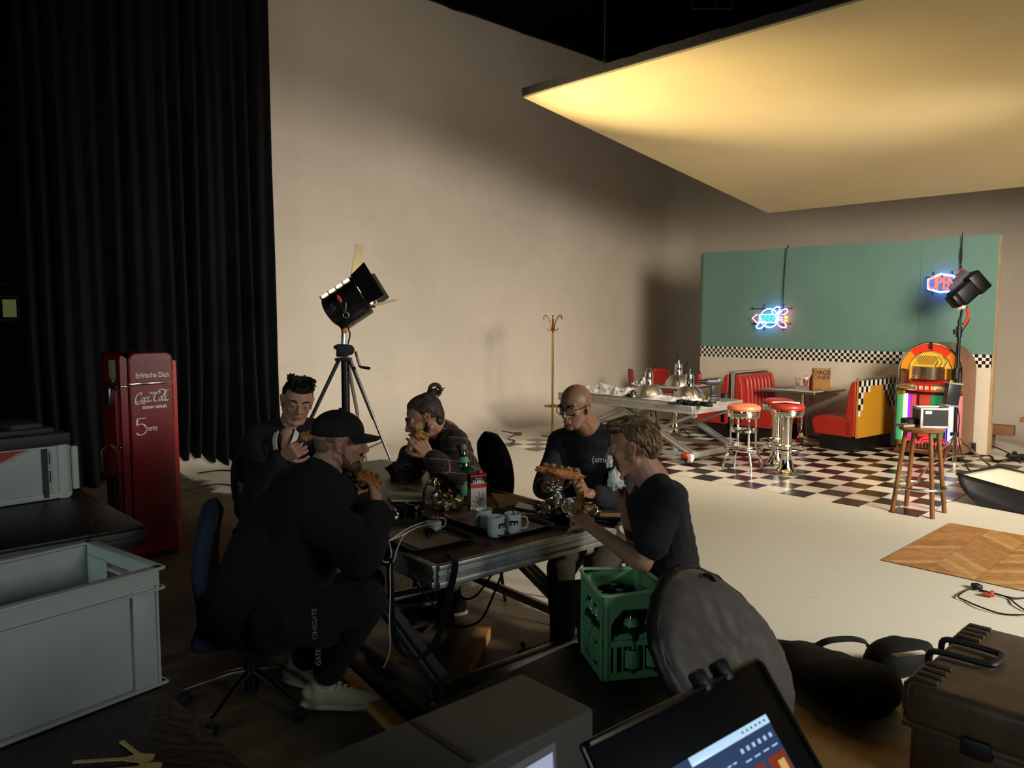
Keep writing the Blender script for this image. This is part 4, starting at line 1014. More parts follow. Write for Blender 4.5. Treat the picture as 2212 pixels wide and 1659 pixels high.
a_ = gz(1494, 832, .775); pendant('metal pendant lamp on the far diner table behind the drill', (tq.x-.16, tq.y+.22, .772), 2.0)
# plastic sheeting
b = B()
def sheet(c, sx, sy, amp, seed, rot=0, nu=46, nv=30):
    R = Mx.Rotation(rot, 3, 'Z')
    def f(u, v):
        x = (u-.5)*sx; y = (v-.5)*sy; e = min(1, 6*min(u, 1-u, v, 1-v))
        q = V((x*7, y*7, seed)); z = max(.004, amp*e*(.5+MN.noise(q)+.7*abs(MN.noise(q*2.4))+.25*MN.noise(q*6)))
        wx = x*(1+.12*MN.noise(V((y*4, seed, 0)))); wy = y*(1+.2*MN.noise(V((x*4, 0, seed))))
        return R @ V((wx, wy, z))+V(c)
    return f
c = TT(1330, 850); b.grid(sheet(c+V((0, 0, .002)), 1.1, .55, .085, 1.3, BR), 60, 34)
plast = M('clear_plastic_film', 'dcd6cc', .28, spec=.7, bump=.6, bs=30, trans=.25, sheen=.2)
o = part('plastic_sheet', b, plast, smooth=25); tag(o, 'crumpled clear plastic sheet on the left half of the work table', 'plastic sheet', 'plastic sheets on the work table')
b = B(); c = TT(1470, 866); b.grid(sheet(c+V((0, 0, .002)), .95, .42, .045, 4.1, BR), 50, 26)
o = part('plastic_sheet', b, plast, smooth=25); tag(o, 'crumpled clear plastic sheet under the two pendant lamp domes', 'plastic sheet', 'plastic sheets on the work table')
b = B(); c = TT(1428, 848)
crumple_into(b, c+V((-.30, -.1, .07)), (.12, .10, .08), 22, .6, 8); crumple_into(b, c+V((-.22, -.12, .11)), (.05, .05, .09), 16, .6, 9)
o = part('plastic_bundle', b, plast, smooth=20); tag(o, 'upright bunched clear plastic beside the left pendant lamp', 'plastic sheet')
# small lamp fittings, gloves, drill, roll
def fitting(label, P, rz):
    t = thing('lamp_holder', label, 'lamp part', tuple(P), rz, 'lamp holders')
    b = B(); b.lathe([(0, 0), (.03, 0), (.052, .02), (.055, .04), (.03, .075), (.012, .09), (0, .092)], 24); part('polished_cup', b, chrome, t)
    b = B(); b.box((.02, -.08, .025), (.09, .05, .05), bev=.01); part('black_plug', b, blackp, t)
fitting('polished lamp cup with black plug left of the pendant domes', TT(1366, 857), 0); fitting('polished lamp cup in front of the cordless drill', TT(1530, 870), 1.0)
b = B(); c = TT(1500, 876)
for i in range(6): crumple_into(b, c+V((-.20+i*.08, .02*math.sin(i*2), .028)), (.055, .045, .032), 12, .6, i*3+1)
for i in range(4): b.cap(c+V((-.25+i*.02, -.05-.01*i, .02)), c+V((-.30+i*.05, -.10, .012)), .014)
b.v = [V((v.x, v.y, max(v.z, .74))) for v in b.v]
tag(part('work_gloves', b, M('glove_black', '0b0b0c', .8, bump=.3, bs=60)), 'pair of black work gloves at the front table edge', 'gloves')
c = TT(1566, 859); b = B(); b.cyl(c, c+V((0, 0, .055)), .055, seg=24); b.cyl(c+V((0, 0, .055)), c+V((0, 0, .06)), .03, seg=20); tag(part('black_tape_roll', b, blackp), 'small black roll at the right end of the work table', 'tape')
c = TT(1541, 868)
t = thing('cordless_drill', 'black and silver cordless drill standing on its battery on the work table', 'drill', tuple(c), yaw+.15)
b = B(); b.box((0, 0, .035), (.12, .08, .06), bev=.012); b.box((0, 0, .08), (.09, .06, .03), bev=.01); part('battery_foot', b, blackp, t)
b = B(); b.bar((0, 0, .08), (-.025, 0, .21), .045, .05, bev=.012); part('grip', b, blackp, t)
b = B(); b.cap((-.09, 0, .255), (.06, 0, .255), .042, .046); b.box((.06, 0, .26), (.08, .085, .08), bev=.02); part('motor_body', b, M('drill_grey', '3c3c3c', .4, .3), t)
b = B(); b.cyl((-.11, 0, .255), (-.19, 0, .255), .032, .022, 20); b.cyl((-.19, 0, .255), (-.20, 0, .255), .02, seg=16); part('chuck', b, M('chuck_dark', '1d1d1f', .35, .7), t)
b = B()
for pts in ([(1370, 870), (1362, 900), (1350, 940), (1330, 930), (1325, 905)], [(1560, 880), (1540, 900), (1500, 935), (1470, 925), (1460, 900), (1430, 875)]):
    ps = [gd(x, y, dep(BC)+(.3 if i else .3)) for i, (x, y) in enumerate(pts)]; b.tube(spline(ps, 6), .005, 6)
tag(part('hanging_cords', b, blackr), 'thin black cords hanging below the aluminium work table', 'cord')

# ================================================================ FRESNEL LAMP ON WIND-UP STAND
D5 = 8.0
def bhit(px, py):
    n = V((0, -(bz1-bz0), (by1-by0))).normalized(); r = ray(px, py); return CO+r*((V((0, by0, bz0))-CO).dot(n)/r.dot(n))
A = gd(744, 700, D5); A.z = 0
t = thing('fresnel_lamp_on_stand', 'lit black fresnel studio lamp with barn doors on wind-up tripod', 'lamp', (A.x, A.y, 0))
P5 = lambda x, y, dd=0: gd(x, y, D5+dd)
b = B(); b.cyl((A.x, A.y, .22), (A.x, A.y, P5(742, 772).z), .042, .042, 18); part('column', b, M('stand_black', '17171a', .3, .5), t, world=True)
b = B(); b.cyl(P5(742, 748), P5(743, 716), .024, seg=16); b.cyl(P5(743, 716), P5(743, 700), .03, seg=16); part('inner_tube', b, steel, t, world=True)
b = B(); b.box(P5(740, 757), (.11, .12, .13), R_cam(), bev=.01); b.cyl(P5(754, 756, -.03), P5(754, 756, .07), .055, seg=24); b.bar(P5(728, 750), P5(735, 750), .02, .02); b.sph(P5(725, 750), .022); b.box(P5(742, 776), (.15, .15, .03), R_cam(), bev=.006)
part('winch_head', b, M('cast_black', '1a1b1e', .45, .4), t, world=True)
b = B(); b.tube(spline([P5(768, 760, -.05), P5(772, 774, -.09), P5(777, 790, -.10), P5(780, 793, -.12)], 5), .013, 8, up=(1, 0, 0)); part('crank_arm', b, steel, t, world=True)
b = B(); b.cyl(P5(780, 793, -.12), P5(799, 796, -.14), .014, .016, 12); part('crank_handle', b, blackp, t, world=True)
hubz = P5(742, 776).z
for i, (fx, fy) in enumerate(((-.72, -.05), (.60, -.12), (.12, .62))):
    f = A+RT*fx+FW*fy; f.z = .012; h_ = V((A.x, A.y, hubz))+RT*fx*.08+FW*fy*.08
    b = B(); b.tube([h_, h_.lerp(f, .45)], .020, 10); b.tube([h_.lerp(f, .40), f], .013, 10); part('leg', b, steel if i == 2 else M('leg_grey', '4c4c4c', .3, .8), t, world=True)
    b = B(); b.cyl(V((A.x, A.y, .35)), h_.lerp(f, .62), .008, seg=8); part('leg_spreader', b, steel, t, world=True)
b = B(); b.sph(P5(765, 796), .02); part('leg_knob', b, blackp, t, world=True)
# head: axis towards the bounce board
hc = P5(752, 652); HIT = bhit(1425, 200); ax = (HIT-hc).normalized(); side = V((0, 0, 1)).cross(ax).normalized(); up = ax.cross(side)
RH = Mx(((ax.x, side.x, up.x), (ax.y, side.y, up.y), (ax.z, side.z, up.z)))
def HP(a, s, u): return hc+RH @ V((a, s, u))
hb = M('head_black', '141312', .4, .2); 
b = B()
prof = []
for i in range(25):
    a = 2*PI*i/24; prof.append((.17*math.cos(a) if abs(math.cos(a)) < .85 else .155*math.copysign(1, math.cos(a)), .17*math.sin(a)))
# body: rounded housing, open shell split at the top where the lamp glows through the vents
n = 28; rr = .165; vs = []; fs = []
for xx, k in ((-.22, .86), (-.20, 1), (.15, 1), (.17, 1.05), (.19, 1.05)):
    for i in range(n): a = 2*PI*i/n; vs.append(HP(xx, rr*k*math.cos(a), rr*k*math.sin(a)*1.08))
for j in range(4):
    for i in range(n): fs.append((j*n+i, j*n+(i+1) % n, (j+1)*n+(i+1) % n, (j+1)*n+i))
fs.append(tuple(range(n-1, -1, -1))); b.add(vs, fs)
b.box(HP(-.02, 0, -.17), (.34, .22, .10), RH, bev=.02)
part('lamp_housing', b, hb, t, world=True)
b = B()
for xx in (-.15, -.06, .03, .12): b.box(HP(xx-.0, 0, .172), (.078, .13, .03), RH, bev=.008)
part('glowing_vent', b, M('vent_glow', 'fff3c0', .4, emit=7, ecol='ffe9a8'), t, world=True)
b = B()
for xx in (-.20, -.105, -.015, .075, .165): b.box(HP(xx, 0, .17), (.012, .17, .035), RH)
part('vent_rib', b, hb, t, world=True)
b = B(); b.cyl(HP(.18, 0, 0), HP(.20, 0, 0), .15, seg=32); part('lens', b, M('lens_glow', 'fff0c0', .3, emit=18, ecol='ffe6a0'), t, world=True)
b = B(); b.tube([HP(.20, .175*math.cos(2*PI*i/32), .185*math.sin(2*PI*i/32)) for i in range(32)], .014, 8, True); part('front_ring', b, hb, t, world=True)
def door(corners, m, nm='barn_door', lab=None):
    b = B(); q = [HP(*c) for c in corners]; n_ = (q[1]-q[0]).cross(q[3]-q[0]).normalized()*.002
    b.add([p-n_ for p in q]+[p+n_ for p in q], [(0, 1, 2, 3), (7, 6, 5, 4), (0, 4, 5, 1), (1, 5, 6, 2), (2, 6, 7, 3), (3, 7, 4, 0)])
    part(nm, b, m, t, world=True, label=lab)
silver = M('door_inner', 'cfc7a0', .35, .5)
door([(.215, -.17, -.17), (.215, -.17, .17), (.42, -.23, .19), (.42, -.23, -.19)], hb)         # camera side, large black
door([(.215, .17, -.17), (.215, .17, .17), (.33, .25, .15), (.33, .25, -.15)], hb)
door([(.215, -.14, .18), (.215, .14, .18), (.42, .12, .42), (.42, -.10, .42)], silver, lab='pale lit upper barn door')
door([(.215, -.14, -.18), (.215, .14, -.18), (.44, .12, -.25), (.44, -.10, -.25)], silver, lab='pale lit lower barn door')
b = B(); b.tube([HP(-.02, -.19, .0), HP(-.03, -.20, -.12), V(P5(744, 702))+V((0, 0, .01))], .012, 8); b.tube([HP(-.02, .19, .0), HP(-.03, .20, -.12), V(P5(744, 702))+V((0, 0, .01))], .012, 8); b.cyl(P5(743, 716), P5(743, 700), .026, seg=14)
part('yoke', b, blackm, t, world=True)
b = B(); b.sph(HP(.0, -.205, .03), (.02, .012, .045), R=RH); part('red_tilt_lever', b, tomato, t, world=True)
b = B(); b.box(HP(-.17, -.06, -.24), (.05, .05, .05), RH, bev=.015); part('yellow_knob', b, M('amber', 'b98a20', .5), t, world=True)
text('stencilled_number', '5', .11, M('stencil_grey', '4a443a', .7), t, tuple(HP(-.11, -.169, .0)), Mx(((ax.x, up.x, -side.x), (ax.y, up.y, -side.y), (ax.z, up.z, -side.z))), ext=.001)
b = B(); b.tube([HP(-.05, -.20, -.11), HP(.0, -.215, -.10), HP(.04, -.205, -.04)], .005, 6); b.ring(HP(-.03, -.2, -.14), .03, .004, 14, ax=side); part('safety_wire', b, steel, t, world=True)
b = B(); b.tube(spline([HP(-.05, -.05, -.22), P5(752, 705), P5(756, 722, -.02), P5(752, 742)], 6), .008, 6); part('power_cable', b, blackr, t, world=True)
spot_ = light('fresnel_beam', 'SPOT', tuple(HP(.28, 0, 0)), tuple(HIT), 1350, (1, .78, .44), .06)
spot_.data.spot_size = math.radians(46); spot_.data.spot_blend = 1.0
b = B(); b.tube(spline([gz(430, 1022, .01), gz(455, 1018, .01), gz(480, 1016, .01), gz(520, 1018, .01), gz(640, 1030, .01), gz(742, 1060, .01)], 6), .009, 6)
b.tube(spline([gz(405, 1058, .01), gz(430, 1052, .01), gz(480, 1046, .01), gz(560, 1060, .01)], 6), .007, 6)
tag(part('stand_power_cable', b, blackr), 'dark cables running over pale floor below the curtain hem', 'cable')

# ================================================================ RED DRINKS MACHINE
FX = -5.96
y0, y1 = 1.835, 2.205; hm = 1.545; dx_ = .40
t = thing('drinks_machine', 'red vintage cola vending machine with white lettering', 'vending machine', (FX-dx_/2, (y0+y1)/2, 0))
cr = M('coke_red', '820f15', .30, var=.18, vs=3, bump=.03, bs=60, coat=.3)
def rounded(b, x0, x1, ya, yb, z0, z1, r=.07, seg=5):
    b.box(((x0+x1)/2, (ya+yb)/2, (z0+z1)/2), (abs(x1-x0), abs(yb-ya), z1-z0), bev=r, seg=seg)
b = B()
# profile in the Y-Z plane rounded at top, extruded in X
yc_ = (y0+y1)/2
def prof_yz(a, c, z0, z1, r): 
    out = [(a, z0)]+[(a+r-r*math.cos(PI/2*i/8), z1-r+r*math.sin(PI/2*i/8)) for i in range(9)]+[(c-r+r*math.sin(PI/2*i/8), z1-r+r*math.cos(PI/2*i/8)) for i in range(9)]+[(c, z0)]
    return out
RXs = Mx(((0, 0, 1), (1, 0, 0), (0, 1, 0)))       # (a,b,c) -> x=c, y=a, z=b
b.prism(prof_yz(-.13, .185, .05-.0, hm, .06), -.19, .195, RXs)
o = part('cabinet', b, cr, t); md = o.modifiers.new('b', 'BEVEL'); md.width = .012; md.segments = 3; md.limit_method = 'ANGLE'; md.angle_limit = .6
b = B(); b.prism(prof_yz(-.185, -.137, .05, hm-.005, .045), -.195, .185, RXs)
o = part('front_shell', b, cr, t); md = o.modifiers.new('b', 'BEVEL'); md.width = .03; md.segments = 4; md.limit_method = 'ANGLE'; md.angle_limit = .6
b = B(); b.prism([(-.21, .34), (-.21, 1.26), (-.185, 1.3), (-.185, .3)], -.14, .14, RXs); part('door_bulge', b, M('coke_red_dark', '7a0e14', .35), t)
b = B(); b.prism(prof_yz(.188, .215, .28, hm-.06, .02), -.15, .175, RXs)
for k in range(9): b.cyl((.165, .20, .4+k*.13), (.18, .20, .4+k*.13), .006, seg=8)
o = part('rear_door', b, M('lit_red', 'cf2a20', .3), t)  # set light from the right is put into this brighter red
b = B(); b.box((.0, .195, .15), (.33, .03, .26), bev=.01); part('lower_rear_panel', b, MATS['lit_red'], t)
b = B(); b.box((0, .0, .03), (.36, .34, .06)); part('base', b, M('dark_base', '2a0a0a', .6), t)
b = B(); b.box((.197, .026, 1.315), (.008, .318, .016), bev=.003); b.box((0, -.162, 1.30), (.39, .055, .014), bev=.003); part('chrome_strip', b, chrome, t)
b = B()
for k in range(11): b.box((.1975, .075, .095+k*.030), (.006, .19, .008), Mx.Rotation(0, 3, 'X'), bev=.003); b.cyl((.195, -.038, .095+k*.030), (.202, -.038, .095+k*.030), .005, seg=8)
part('louvre_vents', b, M('louvre_dark', '4d0a0c', .5), t)
agc = M('aged_chrome', '8d8d8a', .3, 1)
b = B(); b.sph((.16, -.193, .86), .012); part('lock_button', b, agc, t)
b = B(); b.box((0.0, -.215, 1.22), (.10, .03, .14), bev=.01); part('coin_slot', b, agc, t)
b = B(); b.tube([(-.05, -.215, .62), (-.05, -.26, .66), (-.05, -.26, .82), (-.05, -.215, .86)], .012, 8); part('door_handle', b, agc, t)
b = B(); b.box((.0, -.205, .45), (.12, .03, .28), bev=.02); part('bottle_chute', b, agc, t)
b = B(); b.box((.02, -.187, 1.42), (.14, .006, .14), bev=.01); b.box((.03, -.187, 1.34), (.05, .006, .03)); part('price_label', b, M('label_cream', 'a8a890', .6), t)
RF = face_rot((1, 0, 0)); wl = M('letter_white', 'e8e0cc', .5)
W_ = WM[t.name]
def ftx(s, size, yy, zz, **k): return text('lettering', s, size, wl, t, W_ @ V((.1965, yy, zz)), RF, ext=.0008, **k)
ftx('Erfrische Dich', .052, .035, 1.375, sx=.80, bold=.0012)
ftx('TRINK', .024, .035, 1.243, sx=.9, bold=.0006)
ftx('immer eiskalt', .037, .042, 1.143, sx=.86, bold=.001)
ftx('cents', .058, .015, .985, sx=.68, bold=.0005)
# script lettering drawn with a broad nib
def script(strokes, w, nibang, org, sc_, mat, name, sl=.28):
    b = B()
    for st in strokes:
        pts = spline([(x+sl*y, y, 0) for x, y in st], 7); n = len(pts); ws = []
        P3 = []
        for i, p in enumerate(pts):
            d = V(pts[min(i+1, n-1)])-V(pts[max(i-1, 0)]); d.normalize()
            nrm = V((-d.y, d.x, 0)); k = abs(math.sin(math.atan2(d.y, d.x)-nibang)); ww = w*(.30+.70*k)
            if i < 3 or i > n-4: ww *= .6
            ws.append(RF @ (nrm*ww*sc_)); P3.append(V(org)+RF @ V((p.x*sc_, p.y*sc_, 0)))
        b.ribbon(P3, ws, .0012)
    return part(name, b, mat, t, world=True)
# unit height 1 = capital
C1 = [(.42, .62), (.50, .80), (.38, .92), (.20, .78), (.10, .45), (.16, .12), (.34, .03), (.55, .16), (.66, .30)]
def oo(x): return [(x+.14, .45), (x+.02, .38), (x, .18), (x+.09, .04), (x+.2, .14), (x+.21, .34), (x+.12, .46), (x+.05, .40)]
def cc(x): return [(x+.2, .38), (x+.12, .46), (x+.02, .36), (x, .16), (x+.09, .03), (x+.22, .12), (x+.3, .24)]
def aa(x): return [(x+.2, .42), (x+.1, .46), (x, .3), (x+.02, .08), (x+.12, .05), (x+.2, .3), (x+.22, .44), (x+.2, .12), (x+.26, .03), (x+.36, .16)]
st = [C1, [(.12, .10), (.25, -.10), (.55, -.14), (.78, -.06), (1.0, -.12), (1.12, -.16)], oo(.64), cc(.92), aa(1.2), [(1.54, .50), (1.66, .52)],
      [(2.05, .70), (2.14, .84), (2.02, .96), (1.84, .82), (1.74, .5), (1.78, .14), (1.96, .02), (2.18, .16), (2.28, .3)],
      [(1.95, .98), (2.15, 1.12), (2.45, 1.06), (2.75, 1.0), (2.95, 1.1)],
      oo(2.25), [(2.52, .2), (2.66, .6), (2.70, .92), (2.62, .96), (2.56, .6), (2.55, .15), (2.63, .03), (2.76, .18)], aa(2.78)]
script(st, .058, math.radians(25), W_ @ V((.1970, -.105, 1.180)), .079, wl, 'script_logo')
b = B()
five = [(.62, .98), (.12, .98), (.10, .56), (.36, .60), (.62, .42), (.66, .20)]
script([[(.64, 1.0), (.40, .985), (.14, 1.0)], [(.14, 1.0), (.12, .78), (.09, .56)], [(.09, .58), (.30, .66), (.50, .60), (.60, .44)], [(.06, .16), (.18, .04), (.36, .02), (.52, .10), (.60, .20)]], .055, math.radians(10), W_ @ V((.1970, -.10, .94)), .125, wl, 'large_five', sl=0)

# ================================================================ STAGE DECKS, CRATES (left)
def deck(label, x0, x1, ya, yb, z, leg=True, grp='black stage decks', th=.09):
    t = thing('stage_deck', label, 'platform', ((x0+x1)/2, (ya+yb)/2, 0), 0, grp); w_ = x1-x0; d_ = yb-ya
    b = B(); b.box((0, 0, z-.009), (w_, d_, .018), bev=.003); part('deck_board', b, blackwood, t)
    b = B()
    for (x, y, lx, ly) in ((0, -d_/2+.02, w_-.01, .035), (0, d_/2-.02, w_-.01, .035), (-w_/2+.02, 0, .035, d_-.01), (w_/2-.02, 0, .035, d_-.01)): b.box((x, y, z-.018-th/2), (lx, ly, th), bev=.003)
    for (x, y, lx, ly) in ((0, -d_/2-.0, w_, .02), (0, d_/2+.0, w_, .02), (-w_/2-.0, 0, .02, d_), (w_/2+.0, 0, .02, d_)): b.box((x, y, z-.055), (lx, ly, .014))
    part('edge_frame', b, M('dark_alu_frame', '4a4743', .5, .6, var=.3, vs=8), t)
    for sx in (-1, 1):
        for sy in (-1, 1):
            b = B(); x, y = sx*(w_/2-.12), sy*(d_/2-.12); b.box((x, y, (z-.1)/2), (.055, .055, z-.11), bev=.004); b.box((x, y, z-.13), (.10, .10, .06), bev=.01); b.bar((x, y, z-.35), (x-sx*.22, y, z-.12), .03, .03)
            part('leg', b, MATS['dark_alu_frame'], t)
    return t
deck('far left black stage deck carrying the closed grey crate', -5.93, -3.90, .30, 1.285, .80)
deck('nearest black stage deck carrying the open grey crate and spoons', -3.3, -1.38, -.27, .728, .80)
# open crate
def euro_crate():
    cx0, cy0 = -2.30, .40; t = thing('open_grey_crate', 'open grey plastic crate on the nearest black deck', 'crate', (cx0, cy0, .801), math.radians(9))
    w_, d_, h_ = .40, .62, .325
    b = B()
    th = .004
    for s in (-1, 1):
        b.box((s*(w_/2-.012), 0, h_/2), (th, d_-.03, h_-.01)); 
    b.box((0, -(d_/2-.012), h_/2), (w_-.03, th, h_-.01))
    # far short wall with hand hole
    y = d_/2-.012
    b.box((0, y, h_*.36), (w_-.03, th, h_*.70)); b.box((0, y, h_*.945), (w_-.03, th, h_*.09)); 
    for s in (-1, 1): b.box((s*(w_/4+.028), y, h_*.81), (w_/2-.075, th, h_*.2))
    b.box((0, 0, .006), (w_-.03, d_-.03, .01))
    part('shell', b, greyp, t)
    b = B()
    for z, ov in ((h_, .012), (h_-.055, .008), (.006, .008)):
        for s in (-1, 1): b.box((s*(w_/2), 0, z), (.018+ov, d_+.018, .008), bev=.003); b.box((0, s*d_/2, z), (w_+.018, .018+ov, .008), bev=.003)
    for s in (-1, 1):
        b.box((s*(w_/2-.003), 0, h_-.028), (.006, d_, .05)); b.box((0, s*(d_/2-.003), h_-.028), (w_*.999, .006, .05)) if s < 0 else None
    part('rim', b, greyp, t)
    for s in (-1, 1):
        for r in (-1, 1):
            b = B(); b.box((s*(w_/2-.004), r*(d_/2-.045), h_/2-.02), (.016, .062, h_-.05), bev=.003); b.box((s*(w_/2-.05), r*(d_/2-.004), h_/2-.02), (.07, .016, h_-.05), bev=.003); b.box((s*(w_/2+.004), r*(d_/2-.012), h_/2-.02), (.012, .006, h_-.05)); part('corner_rib', b, greyp, t)
    b = B()
    for k in range(3): b.box((0, d_/2+.002, .06+k*.05), (w_-.16, .006, .004))
    b.bar((-.055, d_/2-.014, h_-.085), (.055, d_/2-.014, h_-.085), .02, .006); part('hand_grip', b, greyp, t)
euro_crate()
# wooden spoons
def spoon(label, Ph, Pb, dz):
    Ph = gz(*Ph, .803+dz); Pb = gz(*Pb, .803+dz); t = thing('wooden_spoon', label, 'spoon', tuple(Pb), 0, 'disposable wooden spoons'); d = (Ph-Pb); L = d.length; d.normalize(); s = V((-d.y, d.x, 0))
    b = B(); n = 24; vs = []; 
    def wdt(q): return .0045+.001*q if q > .36 else .014*math.sqrt(max(0, 1-((q-.17)/.19)**2))+.0015
    poly = []
    for i in range(n+1): q = i/n; poly.append((q, wdt(q)))
    up_ = []
    for q, w_ in poly:
        c = Pb+d*(q*L); dip = -.0025 if .06 < q < .3 else 0
        up_.append((c+s*w_, c-s*w_, c+V((0, 0, dip))))
    for a, c_, m_ in up_: vs += [a, m_, c_]
    for a, c_, m_ in up_: vs += [a+V((0, 0, .002)), m_+V((0, 0, .002)), c_+V((0, 0, .002))]
    N3 = (n+1)*3; fs = []
    for i in range(n):
        for k in range(2):
            fs.append((i*3+k, i*3+k+1, i*3+3+k+1, i*3+3+k)); fs.append((N3+i*3+k, N3+i*3+3+k, N3+i*3+3+k+1, N3+i*3+k+1))
        for k in (0, 2): fs.append((i*3+k, i*3+3+k, N3+i*3+3+k, N3+i*3+k))
    b.add(vs, fs); part('spoon_body', b, M('birch', 'cfae72', .6, var=.1, vs=20), t, world=True)
spoon('wooden spoon lying crosswise, its handle pointing at the crate', (262, 1602), (322, 1648), .001)
spoon('wooden spoon with its long handle pointing left, topmost', (158, 1647), (334, 1636), .006)
spoon('wooden spoon cut by the bottom edge of the picture', (190, 1668), (350, 1655), .003)
# closed case on the left deck
t = thing('closed_grey_crate', 'closed grey crate with dark lid and red strap, far left', 'crate', (-5.0, .88, .801), math.radians(3))
b = B(); w_, d_, h_ = .42, .60, .30
b.box((0, 0, h_/2), (w_, d_, h_-.002), bev=.006); part('body', b, greyp, t)
b = B(); b.box((0, 0, h_+.03), (w_+.025, d_+.025, .07), bev=.012); b.box((0, 0, h_+.075), (w_-.08, d_-.1, .04), bev=.015); b.box((.0, .12, h_+.10), (.3, .16, .05), bev=.02); part('lid', b, M('dark_lid', '2c3034', .55), t)
b = B()
for s in (-1, 1): b.box((w_/2+.004, s*(d_/2-.03), h_/2), (.014, .05, h_), bev=.004); b.box((0, s*(d_/2+.005), h_/2), (w_, .014, h_*.95), bev=.004)
b.box((w_/2+.004, 0, .02), (.012, d_, .03), bev=.003); b.box((w_/2-.002, d_/2+.028, h_*.55), (.05, .03, h_*.8), bev=.004)
part('ribs', b, greyp, t)
b = B(); b.box((w_/2+.006, d_/2-.12, h_/2), (.008, .028, h_-.03)); part('dark_channel', b, M('channel_dark', '20292a', .6), t)
b = B(); b.prism([(-.34, .29), (.10, .29), (.05, .275), (-.02, .24), (-.12, .215), (-.34, .21)], w_/2+.006, w_/2+.014, RXs); part('red_strap', b, M('strap_red', 'a8281c', .5), t)
b = B(); b.tube(spline([(w_/2+.015, -.26, .31), (w_/2+.03, -.16, .31), (w_/2+.03, -.12, .28), (w_/2+.03, -.14, .25), (w_/2+.03, -.25, .24)], 5), .007, 6); part('buckle', b, steel, t)
b = B()
for q in range(2): b.tube([(w_/2+.003, .18, .10+q*.1), (w_/2+.004, .205, .10+q*.1), (w_/2+.004, .205, .16+q*.1), (w_/2+.003, .18, .16+q*.1)], .003, 5)
part('hinge_lines', b, blackp, t)
# ================================================================ PEOPLE
def blob(name, b, mat, parent, vox=.006, smooth=4, noise=0, nscale=8, label=None, lap=0):
    """fuse overlapping closed volumes into one continuous skin"""
    me = bpy.data.meshes.new('tmp'); me.from_pydata([tuple(v) for v in b.v], [], b.f)
    bm = bmesh.new(); bm.from_mesh(me); bmesh.ops.recalc_face_normals(bm, faces=bm.faces[:]); bm.to_mesh(me); bm.free()
    o = bpy.data.objects.new('tmp', me); COL.objects.link(o)
    m = o.modifiers.new('r', 'REMESH'); m.mode = 'VOXEL'; m.voxel_size = vox; m.adaptivity = 0
    if smooth: m = o.modifiers.new('s', 'SMOOTH'); m.factor = .5; m.iterations = smooth
    bpy.context.view_layer.update(); dg = bpy.context.evaluated_depsgraph_get()
    m2 = bpy.data.meshes.new_from_object(o.evaluated_get(dg)); bpy.data.objects.remove(o); bpy.data.meshes.remove(me)
    if noise:
        cs = [v.co.copy() for v in m2.vertices]; ns_ = [v.normal.copy() for v in m2.vertices]; fl_ = []
        for c, n in zip(cs, ns_):
            c += n*((MN.noise(c*nscale)+.5*MN.noise(c*nscale*2.3))*noise); fl_ += c[:]
        m2.vertices.foreach_set('co', fl_)
    m2.name = name; W = WM[parent.name].inverted(); m2.transform(W); m2.shade_smooth(); m2.materials.clear(); m2.materials.append(mat)
    o = bpy.data.objects.new(name, m2); COL.objects.link(o); o.parent = parent; WM[o.name] = WM[parent.name]
    if label: o['label'] = label
    return o
